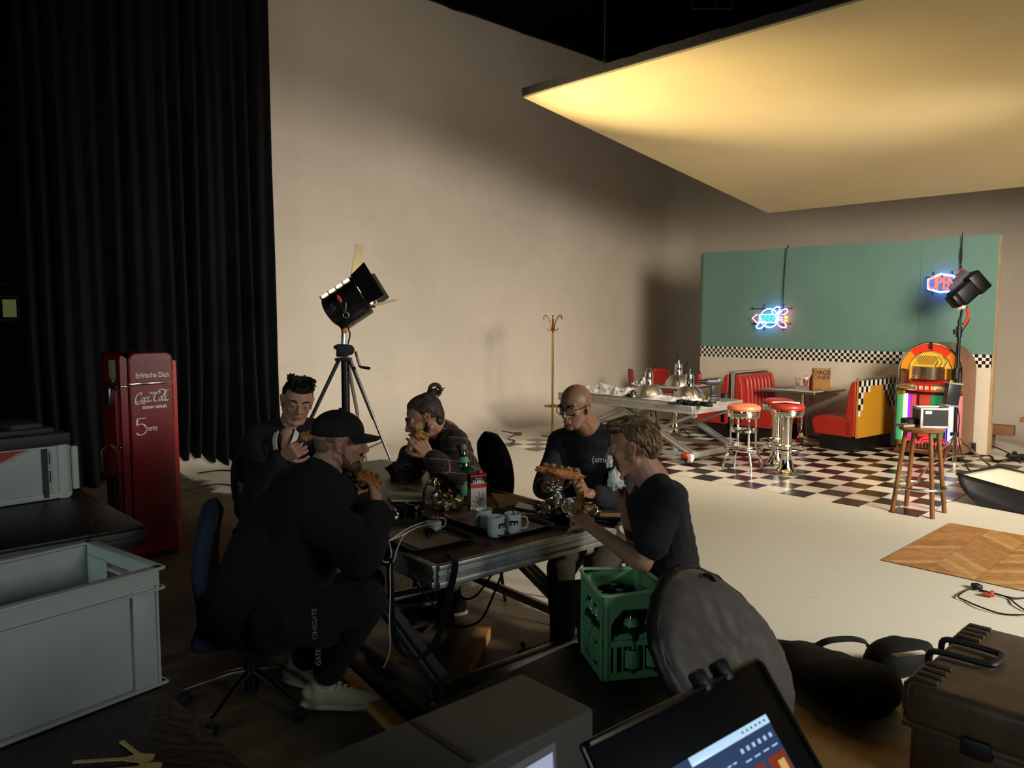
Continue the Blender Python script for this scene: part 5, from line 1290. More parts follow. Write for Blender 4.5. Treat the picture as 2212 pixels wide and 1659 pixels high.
class Head:
    def __init__(s, c, f, up=(0, 0, 1), k=1.05):
        s.c = V(c); s.f = V(f).normalized(); u = V(up); s.u = (u-s.f*u.dot(s.f)).normalized(); s.l = s.u.cross(s.f); s.k = k
        s.R = Mx(((s.f.x, s.l.x, s.u.x), (s.f.y, s.l.y, s.u.y), (s.f.z, s.l.z, s.u.z)))
    def P(s, f, l, u): return s.c+(s.f*f+s.l*l+s.u*u)*s.k
    def E(s, b, c, r, R=None, **k): b.sph(s.P(*c), tuple(x*s.k for x in r), s.R @ R if R else s.R, **k)
    def C(s, b, a, c, r0, r1=None, **k): b.cap(s.P(*a), s.P(*c), r0*s.k, (r1 or r0)*s.k, **k)
    def skull(s, b):
        s.E(b, (-.012, 0, .030), (.098, .077, .087), seg=28, rings=18)
        s.E(b, (.034, 0, -.012), (.057, .062, .088), seg=24, rings=16)
        s.E(b, (.026, 0, -.066), (.056, .052, .046), seg=20, rings=14)
        s.E(b, (.067, 0, -.098), (.022, .026, .019))
        for q in (-1, 1):
            s.C(b, (-.008, q*.052, -.048), (.055, q*.028, -.094), .022, .018)
            s.E(b, (.056, q*.042, -.018), (.024, .020, .020))
            s.C(b, (.084, q*.012, .022), (.073, q*.046, .024), .011, .010)
            s.E(b, (.079, q*.032, .008), (.0135, .0165, .0085)); s.E(b, (.078, q*.032, -.005), (.0120, .0155, .0060))
            # ear: rim, lobe and bowl
            e = Mx.Rotation(q*-.35, 3, 'Z')
            s.C(b, (-.006, q*.077, -.024), (-.020, q*.087, .020), .0065, .0065); s.C(b, (-.020, q*.087, .020), (-.004, q*.082, .032), .0065, .006)
            s.C(b, (-.004, q*.082, .032), (.010, q*.077, .018), .006, .005); s.C(b, (-.006, q*.077, -.024), (.004, q*.076, -.030), .0085, .007)
            s.E(b, (-.003, q*.077, .002), (.014, .005, .026))
            s.C(b, (.104, q*.010, -.030), (.092, q*.014, -.028), .0075)
        s.C(b, (.088, 0, .016), (.112, 0, -.022), .0085, .0115); s.C(b, (.112, 0, -.024), (.094, 0, -.034), .010, .009)
        s.C(b, (.0915, -.018, -.0565), (.0975, 0, -.0545), .0058, .0068); s.C(b, (.0915, .018, -.0565), (.0975, 0, -.0545), .0058, .0068)
        s.C(b, (.090, -.015, -.066), (.0945, 0, -.0675), .006, .0075); s.C(b, (.090, .015, -.066), (.0945, 0, -.0675), .006, .0075)
    def eyes(s, root, closed=False, brow='2a1a12', browm=True):
        for q in (-1, 1):
            b = B(); b.sph(s.P(.0805, q*.032, .003), .0108*s.k, seg=16); e = part('eye', b, M('eye_white', '6e625a', .3), root, world=True)
            b = B(); b.sph(s.P(.0862, q*.032, .002), .0060*s.k, seg=12); part('iris', b, M('iris_dark', '1c120c', .15), e, world=True)
        for q in (-1, 1):
            b = B(); b.tube([s.P(.094, q*.014, .026), s.P(.090, q*.034, .033), s.P(.078, q*.052, .028)], [.004*s.k, .005*s.k, .0025*s.k], 8); part('eyebrow', b, M('brow_'+brow, brow, .9), root, world=True)
        b = B(); b.tube([s.P(.0935, -.019, -.0575), s.P(.1015, -.006, -.0545), s.P(.1015, .006, -.0545), s.P(.0935, .019, -.0575)], [.003*s.k, .0058*s.k, .0058*s.k, .003*s.k], 8); b.tube([s.P(.092, -.016, -.064), s.P(.0985, 0, -.067), s.P(.092, .016, -.064)], [.003*s.k, .0065*s.k, .003*s.k], 8); part('lips', b, M('lips', '8c5548', .5), root, world=True)
    def strands(s, b, n, src, direc, L, r, seed, sway=.3):
        rd = random.Random(seed)
        for i in range(n):
            p = src(rd); d = V(direc(p, rd)); pts = []; q = V(p)
            nn = (q-V((-.012, 0, .03)))
            for k in range(4):
                pts.append(s.P(*q)); q = q+d*(L*(.8+.4*rd.random())/3)+V((rd.uniform(-1, 1), rd.uniform(-1, 1), rd.uniform(-1, 1)))*sway*.006+V((0, 0, -.0015*k))
                # keep on the skull surface
                w_ = q-V((-.012, 0, .03)); e = V((w_.x/.104, w_.y/.083, w_.z/.094)); m_ = e.length
                if m_ < 1: q = V((-.012, 0, .03))+w_/max(m_, .2)
            b.tube(pts, [r*s.k, r*1.1*s.k, r*.9*s.k, r*.25*s.k], 5)
def hand(b, W, d, nrm, thumb, curl=(.9, .9, .7), size=1.0, spread=.12, thumb_curl=.5, splay=1.0, r=.0085):
    """W wrist, d fingers' direction, nrm palm-facing direction, thumb +1/-1 side"""
    W = V(W); d = V(d).normalized(); nrm = V(nrm); nrm = (nrm-d*nrm.dot(d)).normalized(); s = d.cross(nrm).normalized()*thumb
    k = size; tips = []
    for j, (o, L) in enumerate(((.031, .074), (.011, .084), (-.010, .078), (-.030, .060))):
        kn = W+d*(.092-.004*abs(j-1))*k+s*o*k
        b.cap(W+s*o*.55*k, kn, .0135*k, .0125*k)
        fd = (d+s*spread*(1.2-j)*.6*splay).normalized(); p = kn; a = 0
        for q, (fr, cu) in enumerate(zip((.46, .30, .24), curl)):
            a += cu*(1+.07*j); v = fd*math.cos(a)+nrm*math.sin(a); p2 = p+v*L*fr*k; b.cap(p, p2, r*(1.08-.08*q)*k, r*(1.0-.09*q)*k); p = p2
        tips.append(p)
    b.cap(W+s*.010*k+d*.01*k, W+s*.026*k+d*.05*k+nrm*.006*k, .016*k, .013*k)
    t0 = W+s*.028*k+d*.028*k+nrm*.004*k; v = (s*.75+d*.62+nrm*.28).normalized(); t1 = t0+v*.040*k
    v2 = (s*(.55-.5*thumb_curl)+d*.75+nrm*(.3+.8*thumb_curl)).normalized(); t2 = t1+v2*.032*k; v3 = (s*(.2-.5*thumb_curl)+d*.7+nrm*(.4+.8*thumb_curl)).normalized(); t3 = t2+v3*.026*k
    b.cap(t0, t1, .0145*k, .0115*k); b.cap(t1, t2, .0112*k, .010*k); b.cap(t2, t3, .0098*k, .0082*k)
    return tips
def torso(b, N, SL, SR, HL, HR, grow=0.0, bulk=1.0, chest=.115, belly=.118, low=0.0):
    """fused ellipsoids along the spine; N neck base"""
    N, SL, SR, HL, HR = map(V, (N, SL, SR, HL, HR)); Pv = (HL+HR)/2; S = (SL+SR)/2
    ws = (SL-SR); wh = (HL-HR).normalized()
    n = 9
    for i in range(n+1):
        q = i/n; c = S.lerp(Pv, q); w_ = (ws.normalized()*(1-q)+wh*q).normalized(); z = (S-Pv).normalized(); fz = w_.cross(z).normalized()
        # spine bows backwards in the middle
        hw = (ws.length*.47)*(1-q)+.165*q-.018*math.sin(PI*q); dp = chest*(1-q)+belly*q
        if q < .15: hw *= .92
        R = Mx(((w_.x, fz.x, z.x), (w_.y, fz.y, z.y), (w_.z, fz.z, z.z)))
        b.sph(c, ((hw+grow)*bulk, (dp+grow)*bulk, .085+grow*.6), R, seg=22, rings=12)
    for Sx in (SL, SR):
        b.cap(N, Sx, .058+grow, .062+grow); b.cap(Sx, S.lerp(Pv, .35)+(Sx-S)*.45, .062+grow, .085+grow)
def limb(b, pts, rs, flat_end=False, side=None):
    for i in range(len(pts)-1):
        b.cap(pts[i], pts[i+1], rs[i], rs[i+1])
def shoe(name, root, A, d, mats, L=.29, k=1.0, lift=0, label=None):
    """A ankle ground point (under the ankle), d toe direction"""
    A = V(A); d = V(d); d.z = 0; d.normalize(); s = V((-d.y, d.x, 0)); up = V((0, 0, 1))
    R = Mx(((d.x, s.x, 0), (d.y, s.y, 0), (0, 0, 1)))
    def P(f, l, u): return A+(d*f+s*l+up*u)*k+V((0, 0, lift))
    def interp(tb, n=26):
        out = []
        for i in range(n+1):
            x = tb[0][0]+(tb[-1][0]-tb[0][0])*i/n
            for a_, c_ in zip(tb, tb[1:]):
                if x <= c_[0]+1e-9: q = (x-a_[0])/(c_[0]-a_[0]); out.append((x,)+tuple(a_[j]+(c_[j]-a_[j])*q for j in range(1, len(a_)))); break
        return out
    b = B()
    for (f, w_, z0) in interp(((-.068, .030, .003), (-.03, .037, 0), (.02, .036, 0), (.07, .043, 0), (.12, .048, 0), (.165, .044, .003), (.195, .032, .009))): b.sph(P(f, 0, .020+z0), (.030*k, w_*k, .019*k), R, seg=16)
    sole = blob('sole', b, mats[1], root, .0055, 4)
    b = B()
    for (f, w_, h_) in interp(((-.060, .031, .085), (-.035, .036, .100), (.0, .037, .102), (.045, .038, .082), (.09, .041, .062), (.135, .043, .050), (.175, .036, .040), (.19, .028, .034))): b.sph(P(f, 0, .022+h_*.42), (.032*k, w_*k, h_*.60*k), R, seg=16)
    b.cap(P(-.02, 0, .06), P(-.015, 0, .118), .043*k, .040*k)
    up_ = blob(name, b, mats[0], root, .0055, 4, label=label)
    b = B()
    for q in range(5):
        f = .03+q*.022; h_ = .124-q*.012; b.tube([P(f, -.028, h_-.016), P(f+.006, 0, h_+.001), P(f+.012, .028, h_-.016)], .0028*k, 6)
    part('laces', b, mats[2], up_, world=True)
    return up_
def fist_knuckle_dir(): pass
skin1 = M('skin_warm', 'a27256', .5, var=.10, vs=14, bump=.12, bs=120, spec=.4)
skin2 = M('skin_fair', 'a87a64', .5, var=.10, vs=14, bump=.12, bs=120, spec=.4)
skin3 = M('skin_tan', '865e44', .45, var=.10, vs=14, bump=.12, bs=120, spec=.45)
def hairm(n, c, c2): return M(n, c, .55, var=.5, vs=35, bump=.5, bs=70, col2=c2, spec=.45)

# generic: a sitting person from a table of joints
def person(label, J, head, skin, arm_r=1.0):
    base = (V(J['HL'])+V(J['HR']))/2
    t = thing('person', label, 'person', (base.x, base.y, 0))
    b = B(); head.skull(b)
    N = V(J['N']); b.cap(head.P(-.022, 0, -.045), N, .058*head.k, .070*head.k); b.cap(head.P(-.0, 0, -.075), N+head.f*.02, .045*head.k, .055*head.k)
    torso(b, N, J['SL'], J['SR'], J['HL'], J['HR'])
    for s in 'LR':
        limb(b, [V(J['S'+s]), V(J['E'+s]), V(J['W'+s])], [.050*arm_r, .042*arm_r, .028*arm_r])
        E_, W__ = V(J['E'+s]), V(J['W'+s]); b.cap(E_.lerp(W__, .05), E_.lerp(W__, .35), .044*arm_r, .040*arm_r)
        if 'hand'+s in J: hand(b, J['W'+s], *J['hand'+s][0], **J['hand'+s][1])
        limb(b, [V(J['H'+s]), V(J['K'+s]), V(J['A'+s])], [.082, .058, .040])
        A_ = V(J['A'+s]); dd = V(J.get('toe'+s, head.f)); dd.z = 0; dd.normalize(); b.cap(A_, V((A_.x, A_.y, .065)), .036, .034); b.cap(V((A_.x, A_.y, .06)), V((A_.x, A_.y, .05))+dd*.12, .032, .024)
    blob('body', b, skin, t, .0052, 3)
    return t
def garment(name, root, J, mat, kind='tee', grow=.016, sleeve=1.0, hem=0, noise=.004, ns=9, collar=True, bulk=1.0, vox=.008, extra=None, label=None, srad=(.060, .052, .044)):
    b = B(); torso(b, V(J['N'])-(V(J['N'])-V(J['SL']).lerp(V(J['SR']), .5))*.15, J['SL'], J['SR'], J['HL'], J['HR'], grow=grow, bulk=bulk)
    for s in 'LR':
        S, E_, W__ = V(J['S'+s]), V(J['E'+s]), V(J['W'+s]); a, c, d = srad
        if sleeve <= 1: b.cap(S, S.lerp(E_, sleeve*.9), a+grow*.5, c+grow*.8); b.cap(S.lerp(E_, sleeve*.8), S.lerp(E_, sleeve), c+grow*.8, c+grow*1.0, flat=True)
        else:
            b.cap(S, E_, a+grow*.5, c+grow*.6); q = sleeve-1; b.cap(E_, E_.lerp(W__, q*.95), c+grow*.6, d+grow*.5); b.cap(E_.lerp(W__, q*.9), E_.lerp(W__, q), d+grow*.5, d+grow*.4, flat=True)
    if extra: extra(b)
    return blob(name, b, mat, root, vox, 4, noise, ns, label)
def trousers(root, J, mat, grow=.014, noise=.004, label=None, to=.96):
    b = B(); HL, HR = V(J['HL']), V(J['HR']); c = (HL+HR)/2
    b.sph(c, (.15, .15, .12), seg=20); b.cap(HL, HR, .115, .115)
    for s in 'LR':
        H_, K_, A_ = V(J['H'+s]), V(J['K'+s]), V(J['A'+s]); limb(b, [H_, K_], [.092+grow, .066+grow]); b.cap(K_, K_.lerp(A_, to), .066+grow, .048+grow); b.cap(K_.lerp(A_, to-.08), K_.lerp(A_, to), .048+grow, .050+grow, flat=True)
    return blob('trousers', b, mat, root, .009, 4, noise, 9, label)
def office_chair(label, c, rz, backm, h=.47, star=True, group='padded chairs at the lunch table', back=True, bo=0):
    t = thing(('swivel_chair' if star else 'padded_chair') if back else 'padded_stool', label, 'chair' if back else 'stool', (c[0], c[1], 0), rz, group if back and not star else None)   # faces +x
    b = B(); b.box((0, 0, h-.035), (.46, .46, .07), bev=.03, seg=4); part('seat', b, backm, t)
    b = B()
    def f(u, v):
        a = (u-.5)*2; wd = .215*math.sqrt(max(.0, 1-abs(v*2-1)**3.2))+.012; return V((bo-.235-.04*(1-a*a)-.04*math.sin(PI*v)+.03*v, a*wd, h+.04+.50*v))
    if back: b.grid(f, 16, 20)
    if back: o = part('backrest', b, backm, t, smooth=80); md = o.modifiers.new('s', 'SOLIDIFY'); md.thickness = .06; md.offset = 0; md = o.modifiers.new('b', 'SUBSURF'); md.levels = 1; md.render_levels = 1
    b = B()
    if back: b.tube([(-.05, 0, h-.075), (-.28+bo, 0, h-.075), (-.315+bo, 0, h), (-.31+bo, 0, h+.22)], .016, 8, flat=.5)
    if back: part('back_support', b, blackm, t)

    if star:
        b = B(); b.cyl((0, 0, .10), (0, 0, h-.07), .024, seg=16); b.cyl((0, 0, .06), (0, 0, .20), .032, seg=16); part('gas_column', b, M('column_dark', '22262a', .3, .7), t)
        for k in range(5):
            a = 2*PI*k/5+.45; d = V((math.cos(a), math.sin(a), 0)); b = B(); b.tube([d*.02+V((0, 0, .16)), d*.10+V((0, 0, .145)), d*.31+V((0, 0, .075))], [.016, .015, .011], 10); o = part('base_arm', b, chrome, t)
            b = B(); P_ = d*.31; b.cyl(P_+V((0, 0, .03))-V((-d.y, d.x, 0))*.022, P_+V((0, 0, .03))+V((-d.y, d.x, 0))*.022, .028, seg=16); part('castor', b, blackp, o)
    else:
        for sx in (-1, 1):
            for sy in (-1, 1):
                b = B(); b.tube([(sx*.17, sy*.19, h-.06), (sx*.23, sy*.22, 0)], .012, 8); part('leg', b, M('leg_dark', '2a2725', .35, .7), t)
    return t
D = gd
LEFT = -RT
# ---------------------------------------------------------------- blond man on the right, eating and wiping his mouth
k5 = 1.08
h5 = Head(D(1366, 968, 3.50), (-RT*.94-FW*-.22+V((0, 0, -.16))), (0, 0, 1), k5)
J5 = dict(N=D(1410, 1036, 3.50), SL=D(1442, 1084, 3.34), SR=D(1398, 1076, 3.72), EL=D(1388, 1217, 3.32), WL=D(1275, 1137, 3.62), ER=D(1372, 1165, 3.78), WR=D(1342, 1062, 3.60),
          HL=D(1466, 1292, 3.42), HR=D(1450, 1282, 3.74), KL=D(1275, 1290, 3.50), KR=D(1222, 1288, 3.92), AL=D(1290, 1430, 3.55), AR=D(1212, 1375, 4.08))
for k_ in ('AL', 'AR'): J5[k_].z = .11
J5['toeL'] = J5['toeR'] = -RT+FW*.1
dh = (D(1240, 1108, 3.74)-J5['WL']).normalized()
J5['handL'] = ((dh, (FW*.7+V((0, 0, -.5))-RT*.2), 1), dict(curl=(1.1, 1.3, .9), size=1.12, thumb_curl=.8))
dh = (D(1322, 1012, 3.50)-J5['WR']).normalized()
J5['handR'] = ((dh, (RT*.9+FW*-.3), 1), dict(curl=(.35, .6, .5), size=1.1, thumb_curl=.5))
p5 = person('young man with swept blond hair in black t-shirt wiping his mouth with a tissue', J5, h5, skin2)
tee = M('black_tshirt', '101013', .9, bump=.25, bs=25)
blk = M('black_trousers', '0c0c0e', .9, bump=.2, bs=25)
garment('t_shirt', p5, J5, tee, bulk=1.08, grow=.014, sleeve=.72, noise=.006, ns=7, srad=(.066, .068, .05))
trousers(p5, J5, blk)
h5.eyes(p5, brow='4a3420')
# hair: short sides, swept top
b = B(); h5.E(b, (-.030, 0, .046), (.090, .0815, .082), seg=24, rings=16); h5.E(b, (.02, 0, .095), (.075, .062, .040)); h5.E(b, (-.07, 0, .0), (.046, .066, .062)); h5.E(b, (.072, 0, .098), (.030, .050, .026)); h5.E(b, (.0, .0, .105), (.07, .05, .034))
blond = hairm('blond_hair', '6d4e30', '2a1b10')
hb_ = blob('hair', b, blond, p5, .005, 2, .002, 40)
b = B()
h5.strands(b, 170, lambda r: V((r.uniform(-.03, .085), r.uniform(-.055, .055), .120-.1*abs(r.uniform(-.3, .3)))), lambda p, r: (-.55, .05*r.uniform(-1, 1)+p.y*3, .10), .085, .0045, 4, .8)
h5.strands(b, 130, lambda r: (lambda a, z: V((-.03+.085*math.cos(a), .078*math.sin(a), z)))(r.uniform(PI*.5, PI*1.5), r.uniform(-.01, .10)), lambda p, r: (-.25, 0, -.7), .035, .0032, 5, .5)
part('hair_strands', b, hairm('blond_light', 'a88354', '5a4028'), hb_, world=True)
# ---------------------------------------------------------------- bald man with glasses
d4 = 4.72
h4 = Head(D(1243, 878, 4.55), (-RT*.62-FW*.74+V((0, 0, -.20))), (.0, 0, 1), 1.08)
J4 = dict(N=D(1276, 930, 4.68), SL=D(1345, 957, 4.62), SR=D(1210, 955, 4.80), EL=D(1350, 1082, 4.50), WL=D(1272, 1066, 4.30), ER=D(1172, 1060, 4.66), WR=D(1183, 1058, 4.40),
          HL=D(1318, 1180, 4.72), HR=D(1240, 1180, 4.80), KL=D(1290, 1235, 4.20), KR=D(1212, 1228, 4.20), AL=D(1285, 1350, 4.3), AR=D(1212, 1345, 4.3))
for k_ in ('AL', 'AR'): J4[k_].z = .11
J4['toeL'] = J4['toeR'] = -FW
J4['ER'] = D(1176, 1052, 4.62); J4['WR'] = D(1180, 1055, 4.38)
J4['handL'] = (((D(1236, 1050, 4.22)-J4['WL']), V((0, 0, 1))*.7-FW*.6, 1), dict(curl=(.45, .6, .5), size=1.15, thumb_curl=.2))
J4['handR'] = (((D(1204, 1040, 4.22)-J4['WR']), V((0, 0, 1))*.7-FW*.4+RT*.4, -1), dict(curl=(.45, .6, .5), size=1.15, thumb_curl=.2))
p4 = person('bald man with dark round glasses in a black shirt holding a wrapped sandwich', J4, h4, skin3)
garment('long_sleeve_shirt', p4, J4, M('black_jersey', '0e0e12', .9, bump=.2, bs=25), grow=.018, sleeve=1.80, noise=.006, ns=7, srad=(.066, .062, .05))
trousers(p4, J4, M('olive_trousers', '2c2614', .9, bump=.2, bs=25))
h4.eyes(p4, brow='2a1c14')
thin_lens = M('thin_lens', 'e8e8e8', .05, alpha=.12, spec=.8)
def glasses(h, root, R_=.023, m=None, thick=.0024, o=.100):
    g = None; b = B()
    for q in (-1, 1): b.tube([h.P(o-abs(.032+R_*1.05*math.cos(a)-.0)*.12, q*(.033+R_*1.05*math.cos(a)), .002+R_*.92*math.sin(a)) for a in [2*PI*i/22 for i in range(22)]], thick*h.k, 6, True)
    b.tube([h.P(o, -.010, .006), h.P(o+.002, 0, .010), h.P(o, .010, .006)], thick*.9*h.k, 6)
    for q in (-1, 1): b.tube([h.P(o-.010, q*.058, .008), h.P(.05, q*.079, .010), h.P(-.005, q*.086, .012), h.P(-.025, q*.084, -.004)], thick*.8*h.k, 6)
    g = part('glasses', b, m, root, world=True)
    b = B()
    for q in (-1, 1): b.cyl(h.P(o-.006, q*.033, .002), h.P(o-.0050, q*.033, .002), R_*h.k, seg=20)
    part('lens', b, thin_lens, g, world=True)
glasses(h4, p4, .0235, M('dark_acetate', '120f0e', .25))
cfr = face_rot((-FW*.9-RT*.35), (0, 0, 1))
def shirt_text(s, size, px, py, d, root, m, R=None, **k): return text('chest_lettering', s, size, m, root, tuple(D(px, py, d)), R or cfr, ext=.002, **k)
shirt_text('(smov', .050, 1301, 993, 4.49, p4, M('print_grey', '77767c', .7), face_rot((-FW*1.0-RT*.05+V((0, 0, .1))), (0, 0, 1)), bold=.001)
# ---------------------------------------------------------------- man with the bun in a plaid shirt
h3 = Head(D(917, 903, 4.72), (-RT*.90-FW*.25+V((0, 0, -.38))), (0, 0, 1), 1.12)
J3 = dict(N=D(966, 936, 4.84), SL=D(984, 962, 4.68), SR=D(928, 958, 5.04), EL=D(990, 1030, 4.62), WL=D(928, 986, 4.58), ER=D(878, 1018, 4.95), WR=D(884, 975, 4.72),
          HL=D(1048, 1120, 4.78), HR=D(1010, 1105, 5.08), KL=D(960, 1150, 4.62), KR=D(920, 1130, 4.85), AL=D(975, 1280, 4.7), AR=D(930, 1260, 4.9))
for k_ in ('AL', 'AR'): J3[k_].z = .11
J3['toeL'] = J3['toeR'] = -RT-FW*.3
J3['handL'] = (((D(903, 952, 4.56)-J3['WL']), (FW*.8-RT*.3), 1), dict(curl=(.3, .6, .5), size=1.15, thumb_curl=.4))
J3['handR'] = (((D(892, 945, 4.66)-J3['WR']), (-FW*.3+RT*.9), 1), dict(curl=(.4, .6, .5), size=1.12, thumb_curl=.4))
p3 = person('man with glasses and a hair bun in plaid shirt biting a sandwich', J3, h3, skin1)
pm = bpy.data.materials.new('plaid_flannel'); pm.use_nodes = True; nt = pm.node_tree; bs_ = nt.nodes['Principled BSDF']; bs_.inputs['Roughness'].default_value = .95
tc = nt.nodes.new('ShaderNodeTexCoord'); cur = None
def band_(axis, scale, lo, hi, col, base):
    sp = nt.nodes.new('ShaderNodeSeparateXYZ'); mp = nt.nodes.new('ShaderNodeMapping'); mp.inputs['Rotation'].default_value = (.3, .25, .9); nt.links.new(tc.outputs['Object'], mp.inputs[0]); nt.links.new(mp.outputs[0], sp.inputs[0])
    m1 = nt.nodes.new('ShaderNodeMath'); m1.operation = 'MULTIPLY'; m1.inputs[1].default_value = scale; nt.links.new(sp.outputs[axis], m1.inputs[0])
    m2 = nt.nodes.new('ShaderNodeMath'); m2.operation = 'FRACT'; nt.links.new(m1.outputs[0], m2.inputs[0])
    a = nt.nodes.new('ShaderNodeMath'); a.operation = 'GREATER_THAN'; a.inputs[1].default_value = lo; nt.links.new(m2.outputs[0], a.inputs[0])
    c = nt.nodes.new('ShaderNodeMath'); c.operation = 'LESS_THAN'; c.inputs[1].default_value = hi; nt.links.new(m2.outputs[0], c.inputs[0])
    d = nt.nodes.new('ShaderNodeMath'); d.operation = 'MULTIPLY'; nt.links.new(a.outputs[0], d.inputs[0]); nt.links.new(c.outputs[0], d.inputs[1])
    mx = nt.nodes.new('ShaderNodeMix'); mx.data_type = 'RGBA'; mx.inputs[7].default_value = lin(col); nt.links.new(d.outputs[0], mx.inputs[0])
    if base is None: mx.inputs[6].default_value = lin('241d16')
    else: nt.links.new(base.outputs[2], mx.inputs[6])
    return mx
q_ = band_('X', 14, .1, .45, '14110f', None); q_ = band_('Z', 14, .1, .45, '14110f', q_); q_ = band_('X', 14, .68, .74, '6f5838', q_); q_ = band_('Z', 14, .68, .74, '6f5838', q_); q_ = band_('X', 14, .86, .89, '5a3020', q_)
nt.links.new(q_.outputs[2], bs_.inputs['Base Color'])
garment('plaid_shirt', p3, J3, pm, extra=lambda b: b.cap(J3['N']+V((0, 0, -.03)), J3['N'].lerp(h3.P(-.03, 0, -.06), .62), .092, .074), grow=.026, sleeve=1.92, noise=.009, ns=8, srad=(.066, .066, .05), bulk=1.08)
trousers(p3, J3, blk)
h3.eyes(p3, brow='20140e')
brown = hairm('dark_brown_hair', '3a2416', '150c08')
b = B(); h3.E(b, (-.022, 0, .040), (.094, .0815, .086), seg=24, rings=16); h3.E(b, (-.066, 0, .005), (.048, .066, .064)); h3.E(b, (-.058, 0, -.035), (.036, .058, .045)); h3.E(b, (.006, 0, .066), (.066, .066, .048), Mx.Rotation(.45, 3, 'Y'))
hb_ = blob('hair', b, brown, p3, .005, 2, .0015, 30)
b = B(); h3.strands(b, 260, lambda r: (lambda a, q: V((-.012+.098*math.cos(a)*math.cos(q), .079*math.sin(a)*math.cos(q), .030+.089*math.sin(q))))(r.uniform(-PI*.55, PI*.55), r.uniform(.62, 1.3)), lambda p, r: (-.9, -p.y*2.0, .0), .10, .0032, 6, .3)
part('hair_strands', b, brown, hb_, world=True)
b = B(); c_ = h3.P(-.088, 0, .108)
b.sph(c_, (.034, .030, .030)); 
b.tube([c_+h3.l*.0+(h3.f*(-.026+.034*math.cos(a))+h3.u*(.010+.034*math.sin(a))) for a in [2*PI*i/16 for i in range(13)]], .012, 8)
for i in range(7): b.tube([c_, c_+(-h3.f*(.03+.012*math.sin(i*2))+h3.u*(.02*math.cos(i*1.7))+h3.l*(.02*math.sin(i))), c_+(-h3.f*(.055+.01*i*.6)+h3.u*(-.01-.012*math.cos(i*1.7))+h3.l*(.03*math.sin(i)))], [.007, .005, .0015], 6)
part('hair_bun', b, brown, p3, world=True)
glasses(h3, p3, .0235, M('thin_gold_wire', '6a5a44', .3, .8), .0014)
b = B(); h3.E(b, (.045, 0, -.088), (.052, .052, .034)); h3.E(b, (.086, 0, -.044), (.014, .026, .008))
for q in (-1, 1): h3.C(b, (.0, q*.062, -.03), (.045, q*.045, -.085), .016, .018)
blob('beard', b, brown, p3, .005, 2, .002, 60)
# ---------------------------------------------------------------- young man in dark jacket, left
h1 = Head(D(642, 868, 4.80), (-FW*.84+RT*.34+V((0, 0, -.22))), (RT*.16+V((0, 0, 1))), 1.14)
J1 = dict(N=D(628, 925, 4.86), SL=D(692, 935, 4.92), SR=D(558, 948, 4.86), EL=D(722, 1040, 4.75), WL=D(700, 1010, 4.5), ER=D(560, 1052, 4.66), WR=D(612, 985, 4.50),
          HL=D(620, 1090, 5.0), HR=D(545, 1092, 4.95), KL=D(660, 1120, 4.5), KR=D(585, 1125, 4.45), AL=D(640, 1240, 4.6), AR=D(560, 1240, 4.6))
for k_ in ('AL', 'AR'): J1[k_].z = .11
J1['toeL'] = J1['toeR'] = -FW+RT*.5
J1['handR'] = (((D(648, 968, 4.42)-J1['WR']), (FW*.55+RT*.5+V((0, 0, .3))), -1), dict(curl=(.6, .9, .7), size=1.15, thumb_curl=.6))
p1 = person('young man with short dark quiff in black jacket holding a bitten roll', J1, h1, skin2)
jk = M('dark_wool_jacket', '0b0c11', .95, bump=.3, bs=60)
def lap(b): pass
garment('jacket', p1, J1, jk, grow=.030, sleeve=1.9, noise=.006, ns=7, srad=(.068, .064, .052), bulk=1.05)
b = B()
Nn = J1['N']
for q, px in ((-1, 0), (1, 0)):
    a = Nn+RT*(q*.062)+V((0, 0, .012))-FW*.05; c = Nn+RT*(q*.058)-FW*.145+V((0, 0, -.06)); e_ = Nn+RT*(.018*q)-FW*.200+V((0, 0, -.18))
    b.ribbon(spline([a, c, e_], 5), RT*.014+FW*.01*q, .006)
part('shirt_collar', b, M('collar_white', 'c8c4bc', .8), p1, world=True)
b = B()
b.cap(Nn-FW*.065+V((0, 0, -.03)), Nn-FW*.140+V((0, 0, -.16)), .050, .030); part('chest_skin', b, skin2, p1, world=True)
trousers(p1, J1, blk)
h1.eyes(p1, brow='1a110c')
b = B(); h1.E(b, (-.028, 0, .040), (.094, .0825, .084), seg=24, rings=16); h1.E(b, (.010, 0, .096), (.084, .072, .042)); h1.E(b, (.062, .01, .100), (.036, .060, .030)); h1.E(b, (.03, -.03, .112), (.05, .04, .026)); h1.E(b, (-.068, 0, .01), (.044, .066, .055))
dk = hairm('near_black_hair', '20150f', '0c0806')
hb_ = blob('hair', b, dk, p1, .005, 2, .003, 45)
b = B(); h1.strands(b, 320, lambda r: V((r.uniform(-.07, .075), r.uniform(-.062, .062), .134-.05*abs(r.uniform(-.6, .6)))), lambda p, r: (.75, .35*math.sin(p.y*40+p.x*20), .05), .045, .0060, 8, .9)
part('hair_strands', b, dk, hb_, world=True)
